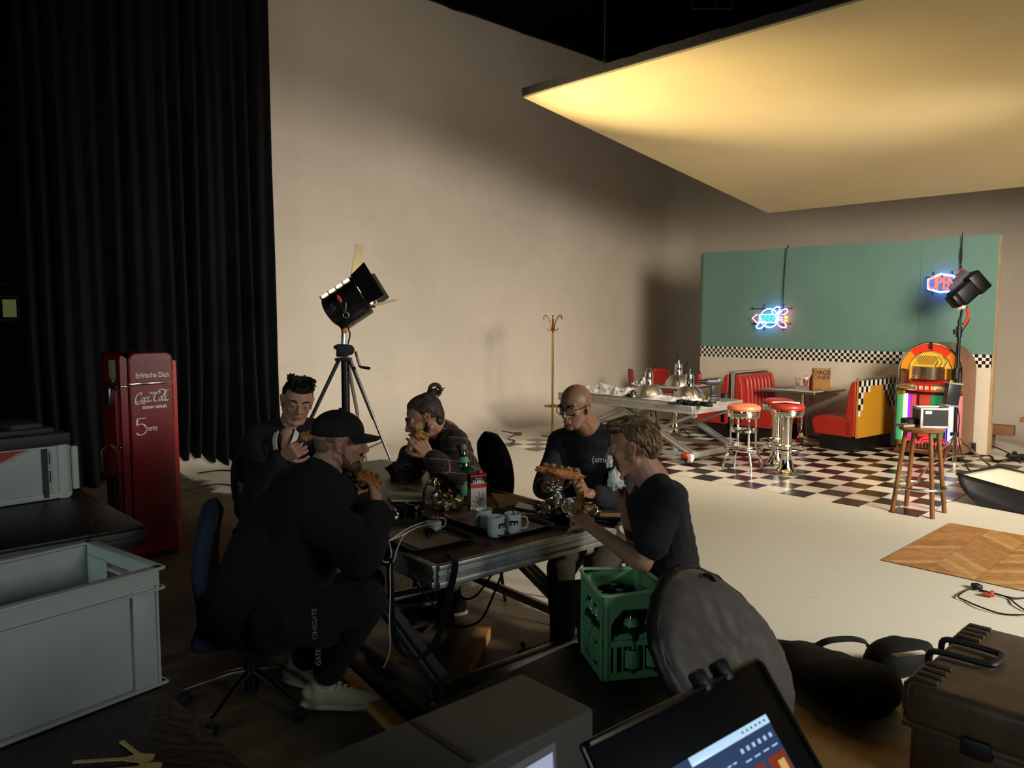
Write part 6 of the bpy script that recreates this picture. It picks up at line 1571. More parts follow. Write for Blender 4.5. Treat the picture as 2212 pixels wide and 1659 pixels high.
# ---------------------------------------------------------------- man in cap, near left, seen from behind
h2 = Head(D(735, 955, 3.50), (RT*.93+FW*.20+V((0, 0, -.12))), (0, 0, 1), 1.08)
J2 = dict(N=D(692, 1022, 3.48), SR=D(664, 1082, 3.22), SL=D(716, 1052, 3.70), ER=D(778, 1196, 3.20), WR=D(812, 1098, 3.42), EL=D(806, 1130, 3.80), WL=D(782, 1078, 3.72),
          HR=D(590, 1352, 3.26), HL=D(625, 1322, 3.58), KR=D(792, 1298, 3.30), KL=D(792, 1262, 3.70), AR=gz(702, 1532)+V((0, 0, .14)), AL=D(648, 1430, 3.78))
J2['AR'].z = .15; J2['AL'].z = .13
J2['toeR'] = RT+FW*.05; J2['toeL'] = RT*.7+FW*-.5
J2['handR'] = (((D(810, 1058, 3.50)-J2['WR']), (-RT*.75+FW*.5), -1), dict(curl=(.35, .65, .5), size=1.14, thumb_curl=.5))
J2['handL'] = (((D(776, 1046, 3.66)-J2['WL']), (RT*.3-FW*.7+V((0, 0, .4))), -1), dict(curl=(.5, .7, .5), size=1.1, thumb_curl=.4))
p2 = person('bearded man in black cap and black fleece coat eating, near left', J2, h2, skin2)
fl = M('black_fleece', '0a0a0c', 1.0, bump=1.0, bs=90)
def coat_extra(b):
    Hc = (J2['HR']+J2['HL'])/2; S = (J2['SR']+J2['SL'])/2; back = -RT
    for i in range(8):
        q = i/7; c = S.lerp(Hc, q)+back*(.05+.10*math.sin(PI*q*.9)); b.sph(c, (.19, .19, .13), seg=18, rings=10)
    for i in range(6):       # skirt of the coat hanging over the seat
        q = i/5; c = Hc+back*(.13-.02*i)+V((0, 0, .10-.022*i)); b.sph(c+V((0, 0, -.02)), (.20, .22, .11), seg=18)
        b.sph(c+RT*(.10+.02*i)+V((0, 0, -.01)), (.15, .19, .09), seg=16)
    b.cap(J2['N']+V((0, 0, -.07))+back*.05, J2['N']+V((0, 0, -.02))+back*.035, .085, .070)
    b.cap(J2['SR'], J2['ER'], .095, .088); b.cap(J2['ER'], J2['WR'].lerp(J2['ER'], .25), .092, .078)
    for i in range(5):
        q = .25+i*.14; c = J2['ER'].lerp(J2['WR'], q); dd = (J2['WR']-J2['ER']).normalized(); F_ = frame(dd); b.tube([c+F_ @ V((.073*math.cos(a), .073*math.sin(a), 0)) for a in [2*PI*k/18 for k in range(18)]], .017, 8, True)
garment('fleece_coat', p2, J2, fl, grow=.035, sleeve=1.85, noise=.010, ns=9, srad=(.085, .078, .062), bulk=1.12, extra=coat_extra, vox=.009)
trousers(p2, J2, M('black_jogger', '08080a', .95, bump=.2, bs=25), grow=.022, to=.90)
h2.eyes(p2, brow='3a2418')
b = B(); h2.E(b, (.046, 0, -.090), (.050, .050, .034))
for q in (-1, 1): h2.C(b, (.012, q*.058, -.045), (.034, q*.046, -.082), .010, .018)
h2.E(b, (.088, 0, -.044), (.013, .026, .008)); h2.C(b, (.075, 0, -.10), (.07, 0, -.115), .026, .018)
blob('beard', b, hairm('brown_beard', '5a3c28', '2a1a10'), p2, .005, 2, .0025, 70)
b = B(); h2.E(b, (-.062, 0, -.01), (.043, .066, .05)); h2.E(b, (-.02, 0, .02), (.080, .0795, .045)); blob('cropped_hair', b, M('stubble', '6a5244', .8, bump=.3, bs=200), p2, .005, 2)
capm = M('cap_black', '0a0a0b', .85, bump=.2, bs=90)
b = B(); h2.E(b, (-.014, 0, .046), (.108, .090, .088), seg=32, rings=20)
zc_ = .030
def cut(v): return (v-h2.c).dot(h2.u)/h2.k
def CT(v): return .034+.12*(v-h2.c).dot(h2.f)/h2.k
b.v = [v if cut(v) > CT(v) else v+h2.u*((CT(v)-cut(v))*h2.k) for v in b.v]; b.sph(h2.P(-.014, 0, .134), .009*h2.k)
cp = part('cap', b, capm, p2, world=True, smooth=60)
b = B()
def brim(u, v):
    a = (u-.5)*2.2; r0 = .088; r1 = .088+.070*math.cos(a*.72)**.8; r = r0+(r1-r0)*v; return h2.P(-.014+r*math.cos(a)*1.12, r*math.sin(a)*.92, .044-.008*v-.022*(math.sin(a)**2)*v)
b.grid(brim, 20, 8); o = part('cap_brim', b, capm, cp, world=True, smooth=80); md = o.modifiers.new('s', 'SOLIDIFY'); md.thickness = .006
b = B(); h2.strands(b, 0, None, None, 0, 0, 0)
strapc = M('cap_strap', '1c1c1c', .6); b.tube([h2.P(-.014-.108*math.cos(a), .090*math.sin(a), .028) for a in [-.6+.12*i for i in range(11)]], .006, 8, flat=.4); part('cap_strap', b, strapc, cp, world=True)
# shoes of the near man
wm_ = M('cream_sneaker', 'a8a088', .7, bump=.2, bs=50); ws_ = M('sneaker_sole', 'b5ac94', .6); wl_ = M('lace_cream', 'b8b09a', .8)
A2 = gz(702, 1532); shoe('sneaker', p2, A2+RT*.0, RT+FW*.02, (wm_, ws_, wl_), k=1.16)
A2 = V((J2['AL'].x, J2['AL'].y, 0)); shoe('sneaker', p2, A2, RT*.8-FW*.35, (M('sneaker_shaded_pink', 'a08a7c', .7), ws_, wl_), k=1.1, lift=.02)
b = B(); b.cap(J2['AR']+V((0, 0, -.01)), J2['AR']+V((0, 0, .07))+(J2['KR']-J2['AR'])*.02, .050, .048); part('sock', b, M('sock_white', '9a9c8e', .9, bump=.4, bs=80), p2, world=True)
# shoes of the others
dkm = (M('dark_sneaker', '16150f', .8), M('offwhite_sole', 'aea68e', .6), M('lace_dark', '2a2822', .8))
for p_, J_, tk in ((p5, J5, 'LR'), (p4, J4, 'LR'), (p3, J3, 'LR'), (p1, J1, 'LR')):
    for s in tk: shoe('sneaker', p_, V((J_['A'+s].x, J_['A'+s].y, 0)), J_['toe'+s], dkm, k=1.05)
# lanyard of the near man
t = thing('lanyard', 'black lanyard strap with white lettering hanging beside the near man\'s leg', 'strap', tuple(D(686, 1440, 3.12)))
b = B(); b.ribbon(spline([D(684, 1270, 2.97), D(683, 1310, 2.98), D(679, 1360, 3.00), D(687, 1400, 3.02), D(688, 1438, 3.04)], 6), RT*.012, .002); part('strap_band', b, M('strap_black', '0d0d0f', .7), t, world=True)
Rl = Mx.Rotation(0, 3, 'Z'); rr_ = face_rot(-FW, RT*-1.0); text('lettering', 'CINEGATE', .026, M('print_light', '8c8a86', .6), t, tuple(D(680, 1348, 2.985)), face_rot(-FW, -RT), ext=.0006)
text('lettering', 'GATE', .026, MATS['print_light'], t, tuple(D(688, 1420, 3.02)), face_rot(-FW, -RT), ext=.0006)

# ---------------------------------------------------------------- seats
navy = M('navy_fabric', '1c2238', .95, bump=.3, bs=80)
Hc = (J2['HR']+J2['HL'])/2
ch = office_chair('swivel chair with blue backrest and chrome star base, near left', (gz(545, 1518).x, gz(545, 1518).y), math.atan2(RT.y, RT.x)+.25, navy, h=.42, bo=.09)
dark_f = M('black_fabric', '0b0b0c', .95, bump=.2, bs=60)
a = (J1['HR']+J1['HL'])/2; office_chair('black padded chair holding the young man in the jacket', (a.x+.02, a.y, 0), math.atan2((-FW+RT*.4).y, (-FW+RT*.4).x), dark_f, h=.44, star=False)
a = (J3['HR']+J3['HL'])/2-RT*.12+FW*.1; office_chair('black padded chair behind the man in the plaid shirt', (a.x, a.y, 0), math.atan2((-RT-FW*.5).y, (-RT-FW*.5).x), dark_f, h=.50, star=False)
a = (J4['HR']+J4['HL'])/2; office_chair('black padded chair under the bald man', (a.x, a.y, 0), math.atan2((-FW).y, (-FW).x), dark_f, h=.44, star=False)
a = (J5['HR']+J5['HL'])/2; office_chair('low black padded stool under the blond man', (a.x, a.y, 0), math.atan2((-RT).y, (-RT).x), dark_f, h=.42, star=False, back=False)
# ---------------------------------------------------------------- food in the hands
def sandwich(label, C, ax, L, r, seed, name='sandwich', grp='sandwiches', fillings=True):
    C = V(C); ax = V(ax).normalized(); F_ = frame(ax); t = thing(name, label, 'sandwich', tuple(C), 0, grp)
    b = B(); bb = crumple((0, 0, 0), (r, r*.8, L/2), 24, .28, seed, 1, F_); bb.v = [v+C for v in bb.v]; part('bread', bb, bread, t, world=True)
    b = B()
    for i in range(7): q = (i/6-.5)*L*.7; crumple_into(b, C+ax*q+V((0, 0, r*.75)), (.016, .012, .012), 10, .6, seed+i)
    part('filling', b, M('meat_brown', '7a4a28', .7, bump=.6, bs=60), t, world=True)
    b = B()
    for i in range(5): q = (i/4-.5)*L*.7; p = C+ax*q+V((0, 0, r*.85)); crumple_into(b, p+V((0, 0, .002)), (.016, .012, .009), 12, .9, seed+i*2)
    part('lettuce', b, lettuce, t, world=True)
    b = B(); crumple_into(b, C+ax*(L*.2)+V((0, 0, r*.8)), (.018, .012, .012), 10, .3, seed+3); part('tomato_slice', b, tomato, t, world=True)
sandwich('long flatbread roll in the bald man\'s hands', D(1211, 1022, 4.20), RT*1.0-V((0, 0, .18)), .24, .036, 3)
b = B(); crumple_into(b, D(1198, 1052, 4.14), (.042, .03, .028), 26, .6, 4); crumple_into(b, D(1204, 1068, 4.14), (.020, .016, .045), 18, .6, 9)
o = part('foil_wrap', b, foil, smooth=12); tag(o, 'crumpled foil held under the bald man\'s flatbread', 'foil', 'foil wrappings')
sandwich('half eaten wrap in the blond man\'s hand above the foil tray', D(1250, 1094, 3.80), RT*.3+V((0, 0, 1)), .10, .035, 12)
sandwich('bitten sandwich at the mouth of the man with the bun', D(908, 943, 4.58), RT*.6-V((0, 0, .4)), .10, .035, 21)
sandwich('bitten sandwich in both hands of the man in the cap', D(793, 1036, 3.62), RT*.8-V((0, 0, .3)), .15, .040, 31)
sandwich('small bitten roll in the hand of the young man in the jacket', D(663, 945, 4.42), RT+V((0, 0, .3)), .09, .026, 41)
b = B(); crumple_into(b, D(1326, 1035, 3.47), (.028, .024, .042), 24, .4, 2); crumple_into(b, D(1316, 998, 3.44), (.016, .014, .026), 14, .5, 6); crumple_into(b, D(1336, 1046, 3.47), (.032, .026, .018), 18, .4, 8)
tag(part('paper_tissue', b, tissue, smooth=30), 'white paper tissue held to the blond man\'s mouth', 'tissue')
# ================================================================ THINGS ON THE LUNCH TABLE
TZF = FZ+.002
def F(px, py, z=TZF): return gz(px, py, z)
def tray(label, c, w_, d_, rz, m, h=.022, name='serving_tray', group='cafeteria trays'):
    t = thing(name, label, 'tray', tuple(c), rz, group)
    b = B(); 
    def ring_(ww, dd, z, r=.03, n=5):
        out = []
        for (sx, sy, a0) in ((1, 1, 0), (-1, 1, PI/2), (-1, -1, PI), (1, -1, 3*PI/2)):
            for i in range(n+1): a = a0+PI/2*i/n; out.append(V((sx*(ww/2-r)+r*math.cos(a), sy*(dd/2-r)+r*math.sin(a), z)))
        return out
    rings = [ring_(w_-.05, d_-.05, 0), ring_(w_-.012, d_-.012, h-.003), ring_(w_, d_, h), ring_(w_, d_, h-.004), ring_(w_-.016, d_-.016, h-.007), ring_(w_-.054, d_-.054, .0035)]
    n = len(rings[0]); vs = [p for r in (rings[0], rings[4], rings[3], rings[2], rings[1], rings[5]) for p in r]
    order = [ring_(w_-.05, d_-.05, 0), ring_(w_-.008, d_-.008, h-.006), ring_(w_, d_, h-.003), ring_(w_-.004, d_-.004, h), ring_(w_-.018, d_-.018, h-.001), ring_(w_-.058, d_-.058, .003)]
    vs = [p for r in order for p in r]
    fs = [(j*n+i, j*n+(i+1) % n, (j+1)*n+(i+1) % n, (j+1)*n+i) for j in range(5) for i in range(n)]+[tuple(range(n-1, -1, -1)), tuple(5*n+i for i in range(n))]
    b.add(vs, fs); part('tray_body', b, m, t); return t
tray_m = M('tray_brown', '3a3028', .4, bump=.05, bs=80)
c1 = F(1078, 1132); tray('dark brown serving tray carrying the three mugs', c1, .50, .36, FR+.02, tray_m)
c2 = F(905, 1158); tray('black serving tray with the charger and cables on paper', c2, .52, .37, FR-.05, M('tray_black', '121110', .4))
P = c2+V((0, 0, .0045)); b = B(); b.box((P.x+.03, P.y-.01, P.z), (.36, .24, .002), Mx.Rotation(FR+.05, 3, 'Z')); tag(part('grey_card', b, M('warm_card', '7d6e62', .6)), 'brownish grey card sheet lying in the black tray', 'card')
def mug(label, c, hz, face, dark_in=False, spoon_=False):
    t = thing('mug', label, 'mug', tuple(c), 0, 'white mugs with black print'); R_, H_ = .043, .098
    b = B(); b.lathe([(0, 0), (.036, 0), (.039, .004), (R_, .02), (R_, H_-.001), (R_-.0015, H_), (R_-.004, H_-.001), (R_-.004, .01), (0, .008)], 40); part('mug_body', b, M('mug_ceramic', 'b4bdb6', .2, coat=.3), t)
    b = B(); b.tube(spline([(0, -R_+.003, H_*.82), (0, -R_-.022, H_*.80), (0, -R_-.032, H_*.5), (0, -R_-.022, H_*.26), (0, -R_+.003, H_*.22)], 6), .0062, 10, flat=.8); b.v = [Mx.Rotation(hz+PI/2, 3, 'Z') @ v for v in b.v]; part('handle', b, MATS['mug_ceramic'], t)
    b = B()     # the black comb-like print, wrapped on the curved wall
    def patch(a0, a1, z0, z1):
        n = 6; vs = []
        for i in range(n+1):
            a = a0+(a1-a0)*i/n
            for r, z in ((R_-.0005, z0), (R_+.0006, z0), (R_+.0006, z1), (R_-.0005, z1)): vs.append((r*math.cos(a), r*math.sin(a), z))
        b.add(vs, [(i*4+k, i*4+(k+1) % 4, i*4+4+(k+1) % 4, i*4+4+k) for i in range(n) for k in range(4)]+[(3, 2, 1, 0), tuple(n*4+k for k in range(4))])
    a0 = face-.50; patch(a0, a0+1.0, .058, .069)
    patch(a0, a0+.24, .044, .058); patch(a0+.48, a0+.68, .046, .058); patch(a0+.92, a0+1.0, .046, .058)
    part('black_print', b, M('print_black', '10141c', .3), t)
    if spoon_:
        b = B(); b.cap((.0, .02, .02), (.015, -.015, .125), .0028, .003); b.sph((.018, -.019, .135), (.007, .004, .012)); part('stirring_spoon', b, blackm, t)
    return t
cf = math.atan2(-FW.y, -FW.x)      # angle facing the camera
zt2 = .0045
def onT(px, py, z0=0): p = F(px, py, TZF+z0); return p
g5 = cf-FR
mug('white mug at the back left of the tray with plain side showing', onT(1044, 1141, zt2), cf-.5, cf+2.4)
mug('front white mug with black print turned to the right', onT(1071, 1157, zt2), 1.5, cf+.85)
mug('right white mug with dark spoon and black print facing front', onT(1108, 1150, zt2), yaw-.1, cf+.1, spoon_=True)
# milk carton
def carton():
    P = F(1030, 1102); t = thing('milk_carton', 'tall red and black milk carton with red cap beside mugs', 'carton', tuple(P), yaw+math.radians(22)); w_, d_, h_ = .092, .062, .205
    b = B(); b.box((0, 0, h_/2), (w_, d_, h_), bev=.002); part('carton_body', b, M('carton_grey', 'b8b4ae', .5), t)
    b = B(); b.box((0, 0, h_-.022), (w_+.0012, d_+.0012, .050)); part('black_print', b, M('print_carton_black', '14100f', .4), t)
    b = B(); b.box((0, 0, h_-.005), (w_+.002, d_+.002, .011)); b.box((0, 0, h_-.062), (w_+.0016, d_+.0016, .022)); part('red_print', b, M('print_red', 'b0302a', .4), t)
    W = WM[t.name]; R_ = W.to_3x3() @ Mx.Rotation(PI/2, 3, 'X')
    text('lettering', 'H-Milch', .028, M('print_white', 'e4e0d8', .5), t, W @ V((0, -d_/2-.0016, h_-.040)), R_, ext=.0004, sx=.72, bold=.0008)
    text('lettering', 'fettarme', .012, MATS['print_white'], t, W @ V((0, -d_/2-.0016, h_-.021)), R_, ext=.0004, sx=.9)
    b = B(); bw = B(); sq_ = .0085
    for i in range(8):
        for j in range(3):
            x = -.042+i*sq_*.75+j*sq_; z = .022+i*sq_*1.35-j*sq_*.4
            if abs(x) < .044 and z < h_-.08: (b if (i+j) % 2 else bw).box((x, -d_/2-.0006, z), (sq_, .0012, sq_))
    part('red_check_print', b, MATS['print_red'], t); part('white_check_print', bw, MATS['print_white'], t)
    b = B(); b.ring((.02, -d_/2-.001, .05), .022, .0008, 24, ax=(0, 1, 0)); b.box((-w_/2-.0006, .0, .03), (.001, .03, .022)); part('thin_print', b, M('print_grey2', '6a6a6a', .5), t)
    b = B(); b.box((0, 0, h_+.001), (w_-.004, d_-.004, .004)); b.box((0, 0, h_+.004), (w_-.01, .010, .004)); part('carton_top', b, M('carton_top', '9c2a26', .5), t)
    b = B(); b.cyl((.018, 0, h_+.002), (.018, 0, h_+.020), .0145, seg=20); part('screw_cap', b, tomato, t)
carton()
# bottle
def water_bottle(label, P, h=.29, gr='8fce90', grp=None, cap=True, empty=False):
    t = thing('glass_bottle', label, 'bottle', tuple(P), 0, grp)
    s = h/.29; prf = [(0, 0), (.034, 0), (.0395, .006), (.041, .02), (.041, .10), (.0385, .108), (.0385, .135), (.041, .143), (.040, .165), (.034, .195), (.022, .225), (.0145, .25), (.013, .272), (.015, .275), (.0145, .285), (0, .286)]
    b = B(); b.lathe([(r*s, z*s) for r, z in prf], 32); part('bottle_body', b, M('green_glass', '157a34', .05, trans=.9, ior=1.5), t)
    b = B(); b.lathe([(.0416*s, .025*s), (.0418*s, .03*s), (.0418*s, .095*s), (.0414*s, .10*s)], 32); part('paper_label', b, M('bottle_label', '5c8c6a', .5, var=.2, vs=40), t); b = B(); b.lathe([(.0335*s+.001, .197*s), (.0225*s+.001, .2255*s)], 32); part('neck_label', b, MATS['bottle_label'], t)
    if cap: b = B(); b.lathe([(.0152*s, .262*s), (.0162*s, .264*s), (.0162*s, .288*s), (0, .290*s)], 20); part('screw_cap', b, M('cap_silver', 'b8bab4', .3, .8), t)
    return t
P = F(1001, 1077); water_bottle('green glass water bottle with white cap behind the milk carton', P, .325)
P = F(773, 1046); b = B(); b.lathe([(0, 0), (.02, 0), (.022, .01), (.022, .15), (.012, .165), (.010, .18), (0, .18)], 20); b.v = [v+P for v in b.v]
tag(part('blue_bottle', b, M('blue_plastic', '1f4f8c', .35)), 'slim blue bottle right behind the man in the cap\'s face', 'bottle')
# foil dish lids
def foil_tray(label, P, rx, ry, rz, dark, seed, base=True):
    t = thing('foil_tray', label, 'food tray', tuple(P), rz, 'food trays with foil')
    b = B(); n = 32; b.lathe([(0, 0), (rx*.82, 0), (rx, .035), (rx*1.03, .037), (rx*1.03, .041), (rx*.98, .040), (rx*.80, .006), (0, .005)], n); b.v = [V((v.x, v.y*ry/rx, v.z)) for v in b.v]; part('black_dish', b, M('dish_black', '0e0e0e', .35), t)
    b = B()
    def f(u, v):
        a = 2*PI*u; r = (.25+.85*v)*rx; x, y = r*math.cos(a), r*math.sin(a)*ry/rx; q = V((x*22, y*22, seed)); return V((x*(1+.12*MN.noise(q)), y*(1+.12*MN.noise(q+V((9, 0, 0)))), max(.012, .030+.016*v+.05*MN.noise(q*.6)*1.0+.035*abs(MN.noise(q*1.5))+.02*MN.noise(q*3))))
    b.grid(f, 60, 16); part('crumpled_foil', b, dark, t, smooth=12)
    return t
darkfoil = M('dark_foil', '4a4a4c', .25, 1, bump=.8, bs=60)
foil_tray('dark foil food tray in front of the man with the bun', F(877, 1030), .155, .10, .1, darkfoil, 1.7)
foil_tray('foil food tray with silver edges under the blond man\'s hand', F(1240, 1122), .17, .115, -.3, foil, 5.2)
for q in range(3):
    b = B(); P = F(1300, 1133); b.box((P.x+.01*q, P.y+.02, P.z+.012+q*.020), (.20, .15, .016), Mx.Rotation(FR+.3+.05*q, 3, 'Z'), bev=.006)
    tag(part('lunch_box_lid', b, M('dish_black2', '111110', .45)), ('lowest', 'middle', 'topmost')[q]+' black food container lid stacked at the right table end', 'lid', 'black container lids')
P = F(1322, 1112, TZF+.075); b = B(); b.box(tuple(P), (.12, .06, .003), Mx.Rotation(.75, 3, 'Z')); tag(part('kraft_card', b, M('kraft_card', 'a88452', .7)), 'small tan card on the stacked black lids', 'card')
b = B(); crumple_into(b, F(880, 1118)+V((0, 0, .028)), (.075, .05, .045), 26, .7, 14); tag(part('foil_ball', b, darkfoil, smooth=12), 'crumpled dark foil beside the black tray', 'foil', 'foil wrappings')
b = B(); crumple_into(b, F(850, 1122)+V((0, 0, .02)), (.04, .025, .028), 20, .7, 15); tag(part('foil_ball', b, foil, smooth=12), 'small bright foil ball left of the dark foil', 'foil', 'foil wrappings')
b = B(); crumple_into(b, F(1222, 1116)+V((0, 0, .045)), (.15, .075, .045), 40, .8, 16); tag(part('foil_ball', b, foil, smooth=12), 'big glittering foil heap left of the blond man\'s hand', 'foil', 'foil wrappings')
# clear bag of bread
P = F(965, 1098)
t = thing('plastic_bread_bag', 'clear knotted plastic bag of bread beside the milk carton', 'bag', tuple(P))
b = B(); crumple_into(b, P+V((0, 0, .045)), (.12, .075, .048), 30, .45, 22, Mx.Rotation(-.35, 3, 'Z')); crumple_into(b, P-RT*.08+V((0, 0, .10)), (.05, .04, .075), 20, .5, 23)
bagm = bpy.data.materials.new('clear_bag'); bagm.use_nodes = True; nt = bagm.node_tree; ob = nt.nodes['Material Output']; tr = nt.nodes.new('ShaderNodeBsdfTransparent'); gl = nt.nodes.new('ShaderNodeBsdfGlossy'); gl.inputs['Roughness'].default_value = .12; gl.inputs['Color'].default_value = (.8, .78, .72, 1)
mxs = nt.nodes.new('ShaderNodeMixShader'); fr_ = nt.nodes.new('ShaderNodeLayerWeight'); fr_.inputs[0].default_value = .45
n_ = nt.nodes.new('ShaderNodeTexNoise'); n_.inputs['Scale'].default_value = 18; bp_ = nt.nodes.new('ShaderNodeBump'); bp_.inputs['Strength'].default_value = 1; nt.links.new(n_.outputs[0], bp_.inputs['Height']); nt.links.new(bp_.outputs[0], gl.inputs['Normal']); nt.links.new(bp_.outputs[0], fr_.inputs['Normal'])
nt.links.new(fr_.outputs['Facing'], mxs.inputs[0]); nt.links.new(tr.outputs[0], mxs.inputs[1]); nt.links.new(gl.outputs[0], mxs.inputs[2]); nt.links.new(mxs.outputs[0], ob.inputs['Surface'])
part('clear_film', b, bagm, t, world=True, smooth=15)
b = B()
for i in range(6): crumple_into(b, P+V((.02*math.sin(i*2.1), .05*(i/5-.5), .03))+RT*(.05*math.cos(i*1.7)), (.025, .018, .018), 10, .4, i)
part('bread_pieces', b, M('bread_pale', 'c8a878', .7), t, world=True)
# folded frame-like stand
P = F(962, 1068)
t = thing('tablet_stand', 'pale folded tablet or card stand in front of the plaid shirt', 'stand', tuple(P)); b = B()
a1, a2, a3 = F(918, 1050, TZF+.075), F(983, 1032, TZF+.085), F(968, 1068, TZF+.004)
b.bar(a1, a2, .05, .008); b.bar(a2, a3, .014, .012); b.bar(a1, F(915, 1066), .014, .01); part('stand_body', b, M('pale_plastic', '8c8670', .5), t, world=True)
# papers
def sheet_px(name, pts, m, label, cat, z=.002, grp=None, th=.0016):
    v = [F(x, y, TZF+z) for x, y in pts]; b = B(); n = len(v); b.add(v+[p+V((0, 0, th)) for p in v], [tuple(range(n-1, -1, -1)), tuple(range(n, 2*n))]+[(i, (i+1) % n, n+(i+1) % n, n+i) for i in range(n)])
    return tag(part(name, b, m, smooth=0), label, cat, grp)
sheet_px('cardboard_box_lid', [(835, 1066), (846, 1084), (914, 1084), (912, 1068), (870, 1062)], M('pale_card', 'a89c80', .8, var=.1, vs=15), 'pale opened card box lying behind the foil ball', 'card', .012, th=.012)
sheet_px('call_sheet', [(1060, 1065), (1080, 1096), (1160, 1084), (1110, 1070)], M('printed_sheet', 'a69a78', .8, var=.25, vs=60), 'printed paper sheet lying behind the mugs', 'paper', .006)
sheet_px('paper_folder', [(978, 1078), (995, 1088), (1085, 1102), (1150, 1090), (1140, 1080), (1040, 1070)], M('folder_red', '6a1e1a', .6), 'thin dark red folder under the printed sheet', 'folder', .001)
sheet_px('plastic_sleeve', [(1112, 1096), (1160, 1104), (1150, 1092), (1120, 1084)], M('sleeve_pale', 'b0a8a0', .3), 'glossy clear sleeve edge right of the printed sheet', 'sleeve', .01)
P = F(1143, 1117); t = thing('red_lighter', 'small red lighter lying right of the spoon mug', 'lighter', tuple(P), .6); b = B(); b.box((0, 0, .010), (.075, .022, .016), bev=.006); part('lighter_body', b, M('lighter_red', 'a01c14', .3), t); b = B(); b.box((-.03, 0, .012), (.015, .02, .016), bev=.003); part('metal_head', b, steel, t)
# charger with white cable
P = F(935, 1150, TZF+.005)
t = thing('phone_charger', 'white charger block with looping cables in the black tray', 'charger', tuple(P), FR+.3)
b = B(); b.box((0, 0, .034), (.075, .055, .05), bev=.01); part('charger_block', b, M('charger_white', 'b8c0ba', .35), t)
b = B(); b.box((.0, .02, .065), (.045, .03, .012), bev=.003); b.cyl((-.012, .02, .07), (-.012, .02, .085), .0025, seg=8); b.cyl((.012, .02, .07), (.012, .02, .085), .0025, seg=8); part('plug_pins', b, steel, t)
b = B(); b.sph((.01, -.045, .02), (.03, .02, .016)); b.tube(spline([(.02, -.04, .02), (.06, -.06, .03), (.08, -.02, .015), (.05, .01, .02), (.03, -.05, .01), (.07, -.09, .01)], 5), .0035, 6); part('black_adapter', b, blackp, t)
b = B()
dd_ = dep(F(880, 1170)); Q = lambda x, y, d: gd(x, y, d)
b.tube(spline([F(950, 1118, TZF+.06), F(962, 1122, TZF+.05), F(958, 1138, TZF+.03), F(935, 1132, TZF+.06), F(905, 1138, TZF+.05), F(870, 1155, TZF+.05), Q(838, 1170, 3.55), Q(822, 1184, 3.5), Q(812, 1172, 3.48), Q(824, 1160, 3.48), Q(840, 1172, 3.46), Q(845, 1200, 3.44), Q(836, 1215, 3.42), Q(818, 1205, 3.42), Q(811, 1190, 3.42), Q(818, 1178, 3.44), Q(845, 1165, 3.48), F(880, 1142, TZF+.06), F(915, 1128, TZF+.06)], 7), .0032, 6)
b.tube(spline([F(885, 1146, TZF+.05), F(870, 1160, TZF+.04), Q(858, 1185, 3.46), Q(852, 1208, 3.43), Q(843, 1225, 3.42), Q(843, 1280, 3.42), Q(841, 1340, 3.42), Q(843, 1390, 3.42), Q(838, 1420, 3.44), Q(828, 1442, 3.46)], 7), .0032, 6)
part('white_cable', b, M('cable_white', 'b4b6ae', .5), t, world=True)
# webbing strap hanging from the table corner
d0 = dep(gz(975, 1215, FZ)); b = B()
pts = [gz(968, 1196, FZ+.004), gz(980, 1202, FZ+.006), gd(983, 1212, d0-.03), gd(981, 1235, d0-.04), gd(974, 1270, d0-.03), gd(962, 1320, d0-.02), gd(948, 1370, d0), gd(930, 1402, d0), gd(905, 1422, d0), gd(878, 1418, d0), gd(858, 1395, d0), gd(848, 1350, d0), gd(845, 1290, d0), gd(842, 1235, d0), gd(841, 1205, d0)]
b.ribbon(spline(pts, 6), (RT*.75-FW*.3)*.020, .004); tag(part('webbing_strap', b, M('webbing', '0b0b0c', .8)), 'black webbing strap looping down from the lunch table corner', 'strap')
P = gz(968, 1222, FZ-.05); b = B(); Rr = Mx.Rotation(FR, 3, 'Z'); b.box(P+V((0, 0, .01))-FW*.012, (.004, .055, .06), Rr); tag(part('blue_tape', b, M('blue_tape', '1c2f9a', .5)), 'patch of blue tape on the near corner of lunch table', 'tape')
b = B()
for pts in ([(870, 1215, 3.7), (900, 1262, 3.7), (940, 1310, 3.8), (985, 1352, 4.0), (1020, 1350, 4.0), (1045, 1330, 4.0), (1072, 1270, 4.0), (1090, 1225, 4.0)], [(982, 1225, 3.9), (985, 1265, 3.9), (1003, 1293, 3.9), (1030, 1285, 4.0), (1060, 1245, 4.0), (1085, 1218, 4.0)]): b.tube(spline([gd(*p) for p in pts], 6), .006, 6)
tag(part('black_cables', b, blackr), 'thin black cables looping below the lunch table', 'cable')
# lumber under the table
def plank(label, a, c, w_, h_, za=0, zc=0, m=lumber):
    A_ = gz(a[0], a[1], za+h_/2); C_ = gz(c[0], c[1], zc+h_/2); b = B(); b.bar(A_, C_, w_, h_, bev=.004); tag(part('timber_batten', b, m), label, 'batten', 'loose timber battens')
plank('loose timber batten standing out toward the centre under the table', (1046, 1362), (972, 1505), .085, .07)
plank('loose timber batten lying behind the cream sneaker', (740, 1455), (880, 1590), .075, .05)
plank('short yellowish timber block under the strap loop', (800, 1398), (858, 1428), .08, .045, m=M('lumber_yellow', 'b8863a', .7, var=.3, vs=10))
plank('dark timber batten lying behind the brown one', (690, 1380), (900, 1540), .06, .04, m=M('lumber_dark', '3a2c1e', .7))
P = gz(925, 1352); t = thing('work_glove', 'dark striped work glove dropped on the floor under table', 'glove', tuple(P)); b = B(); W0 = P+V((0, 0, .03))+RT*.05
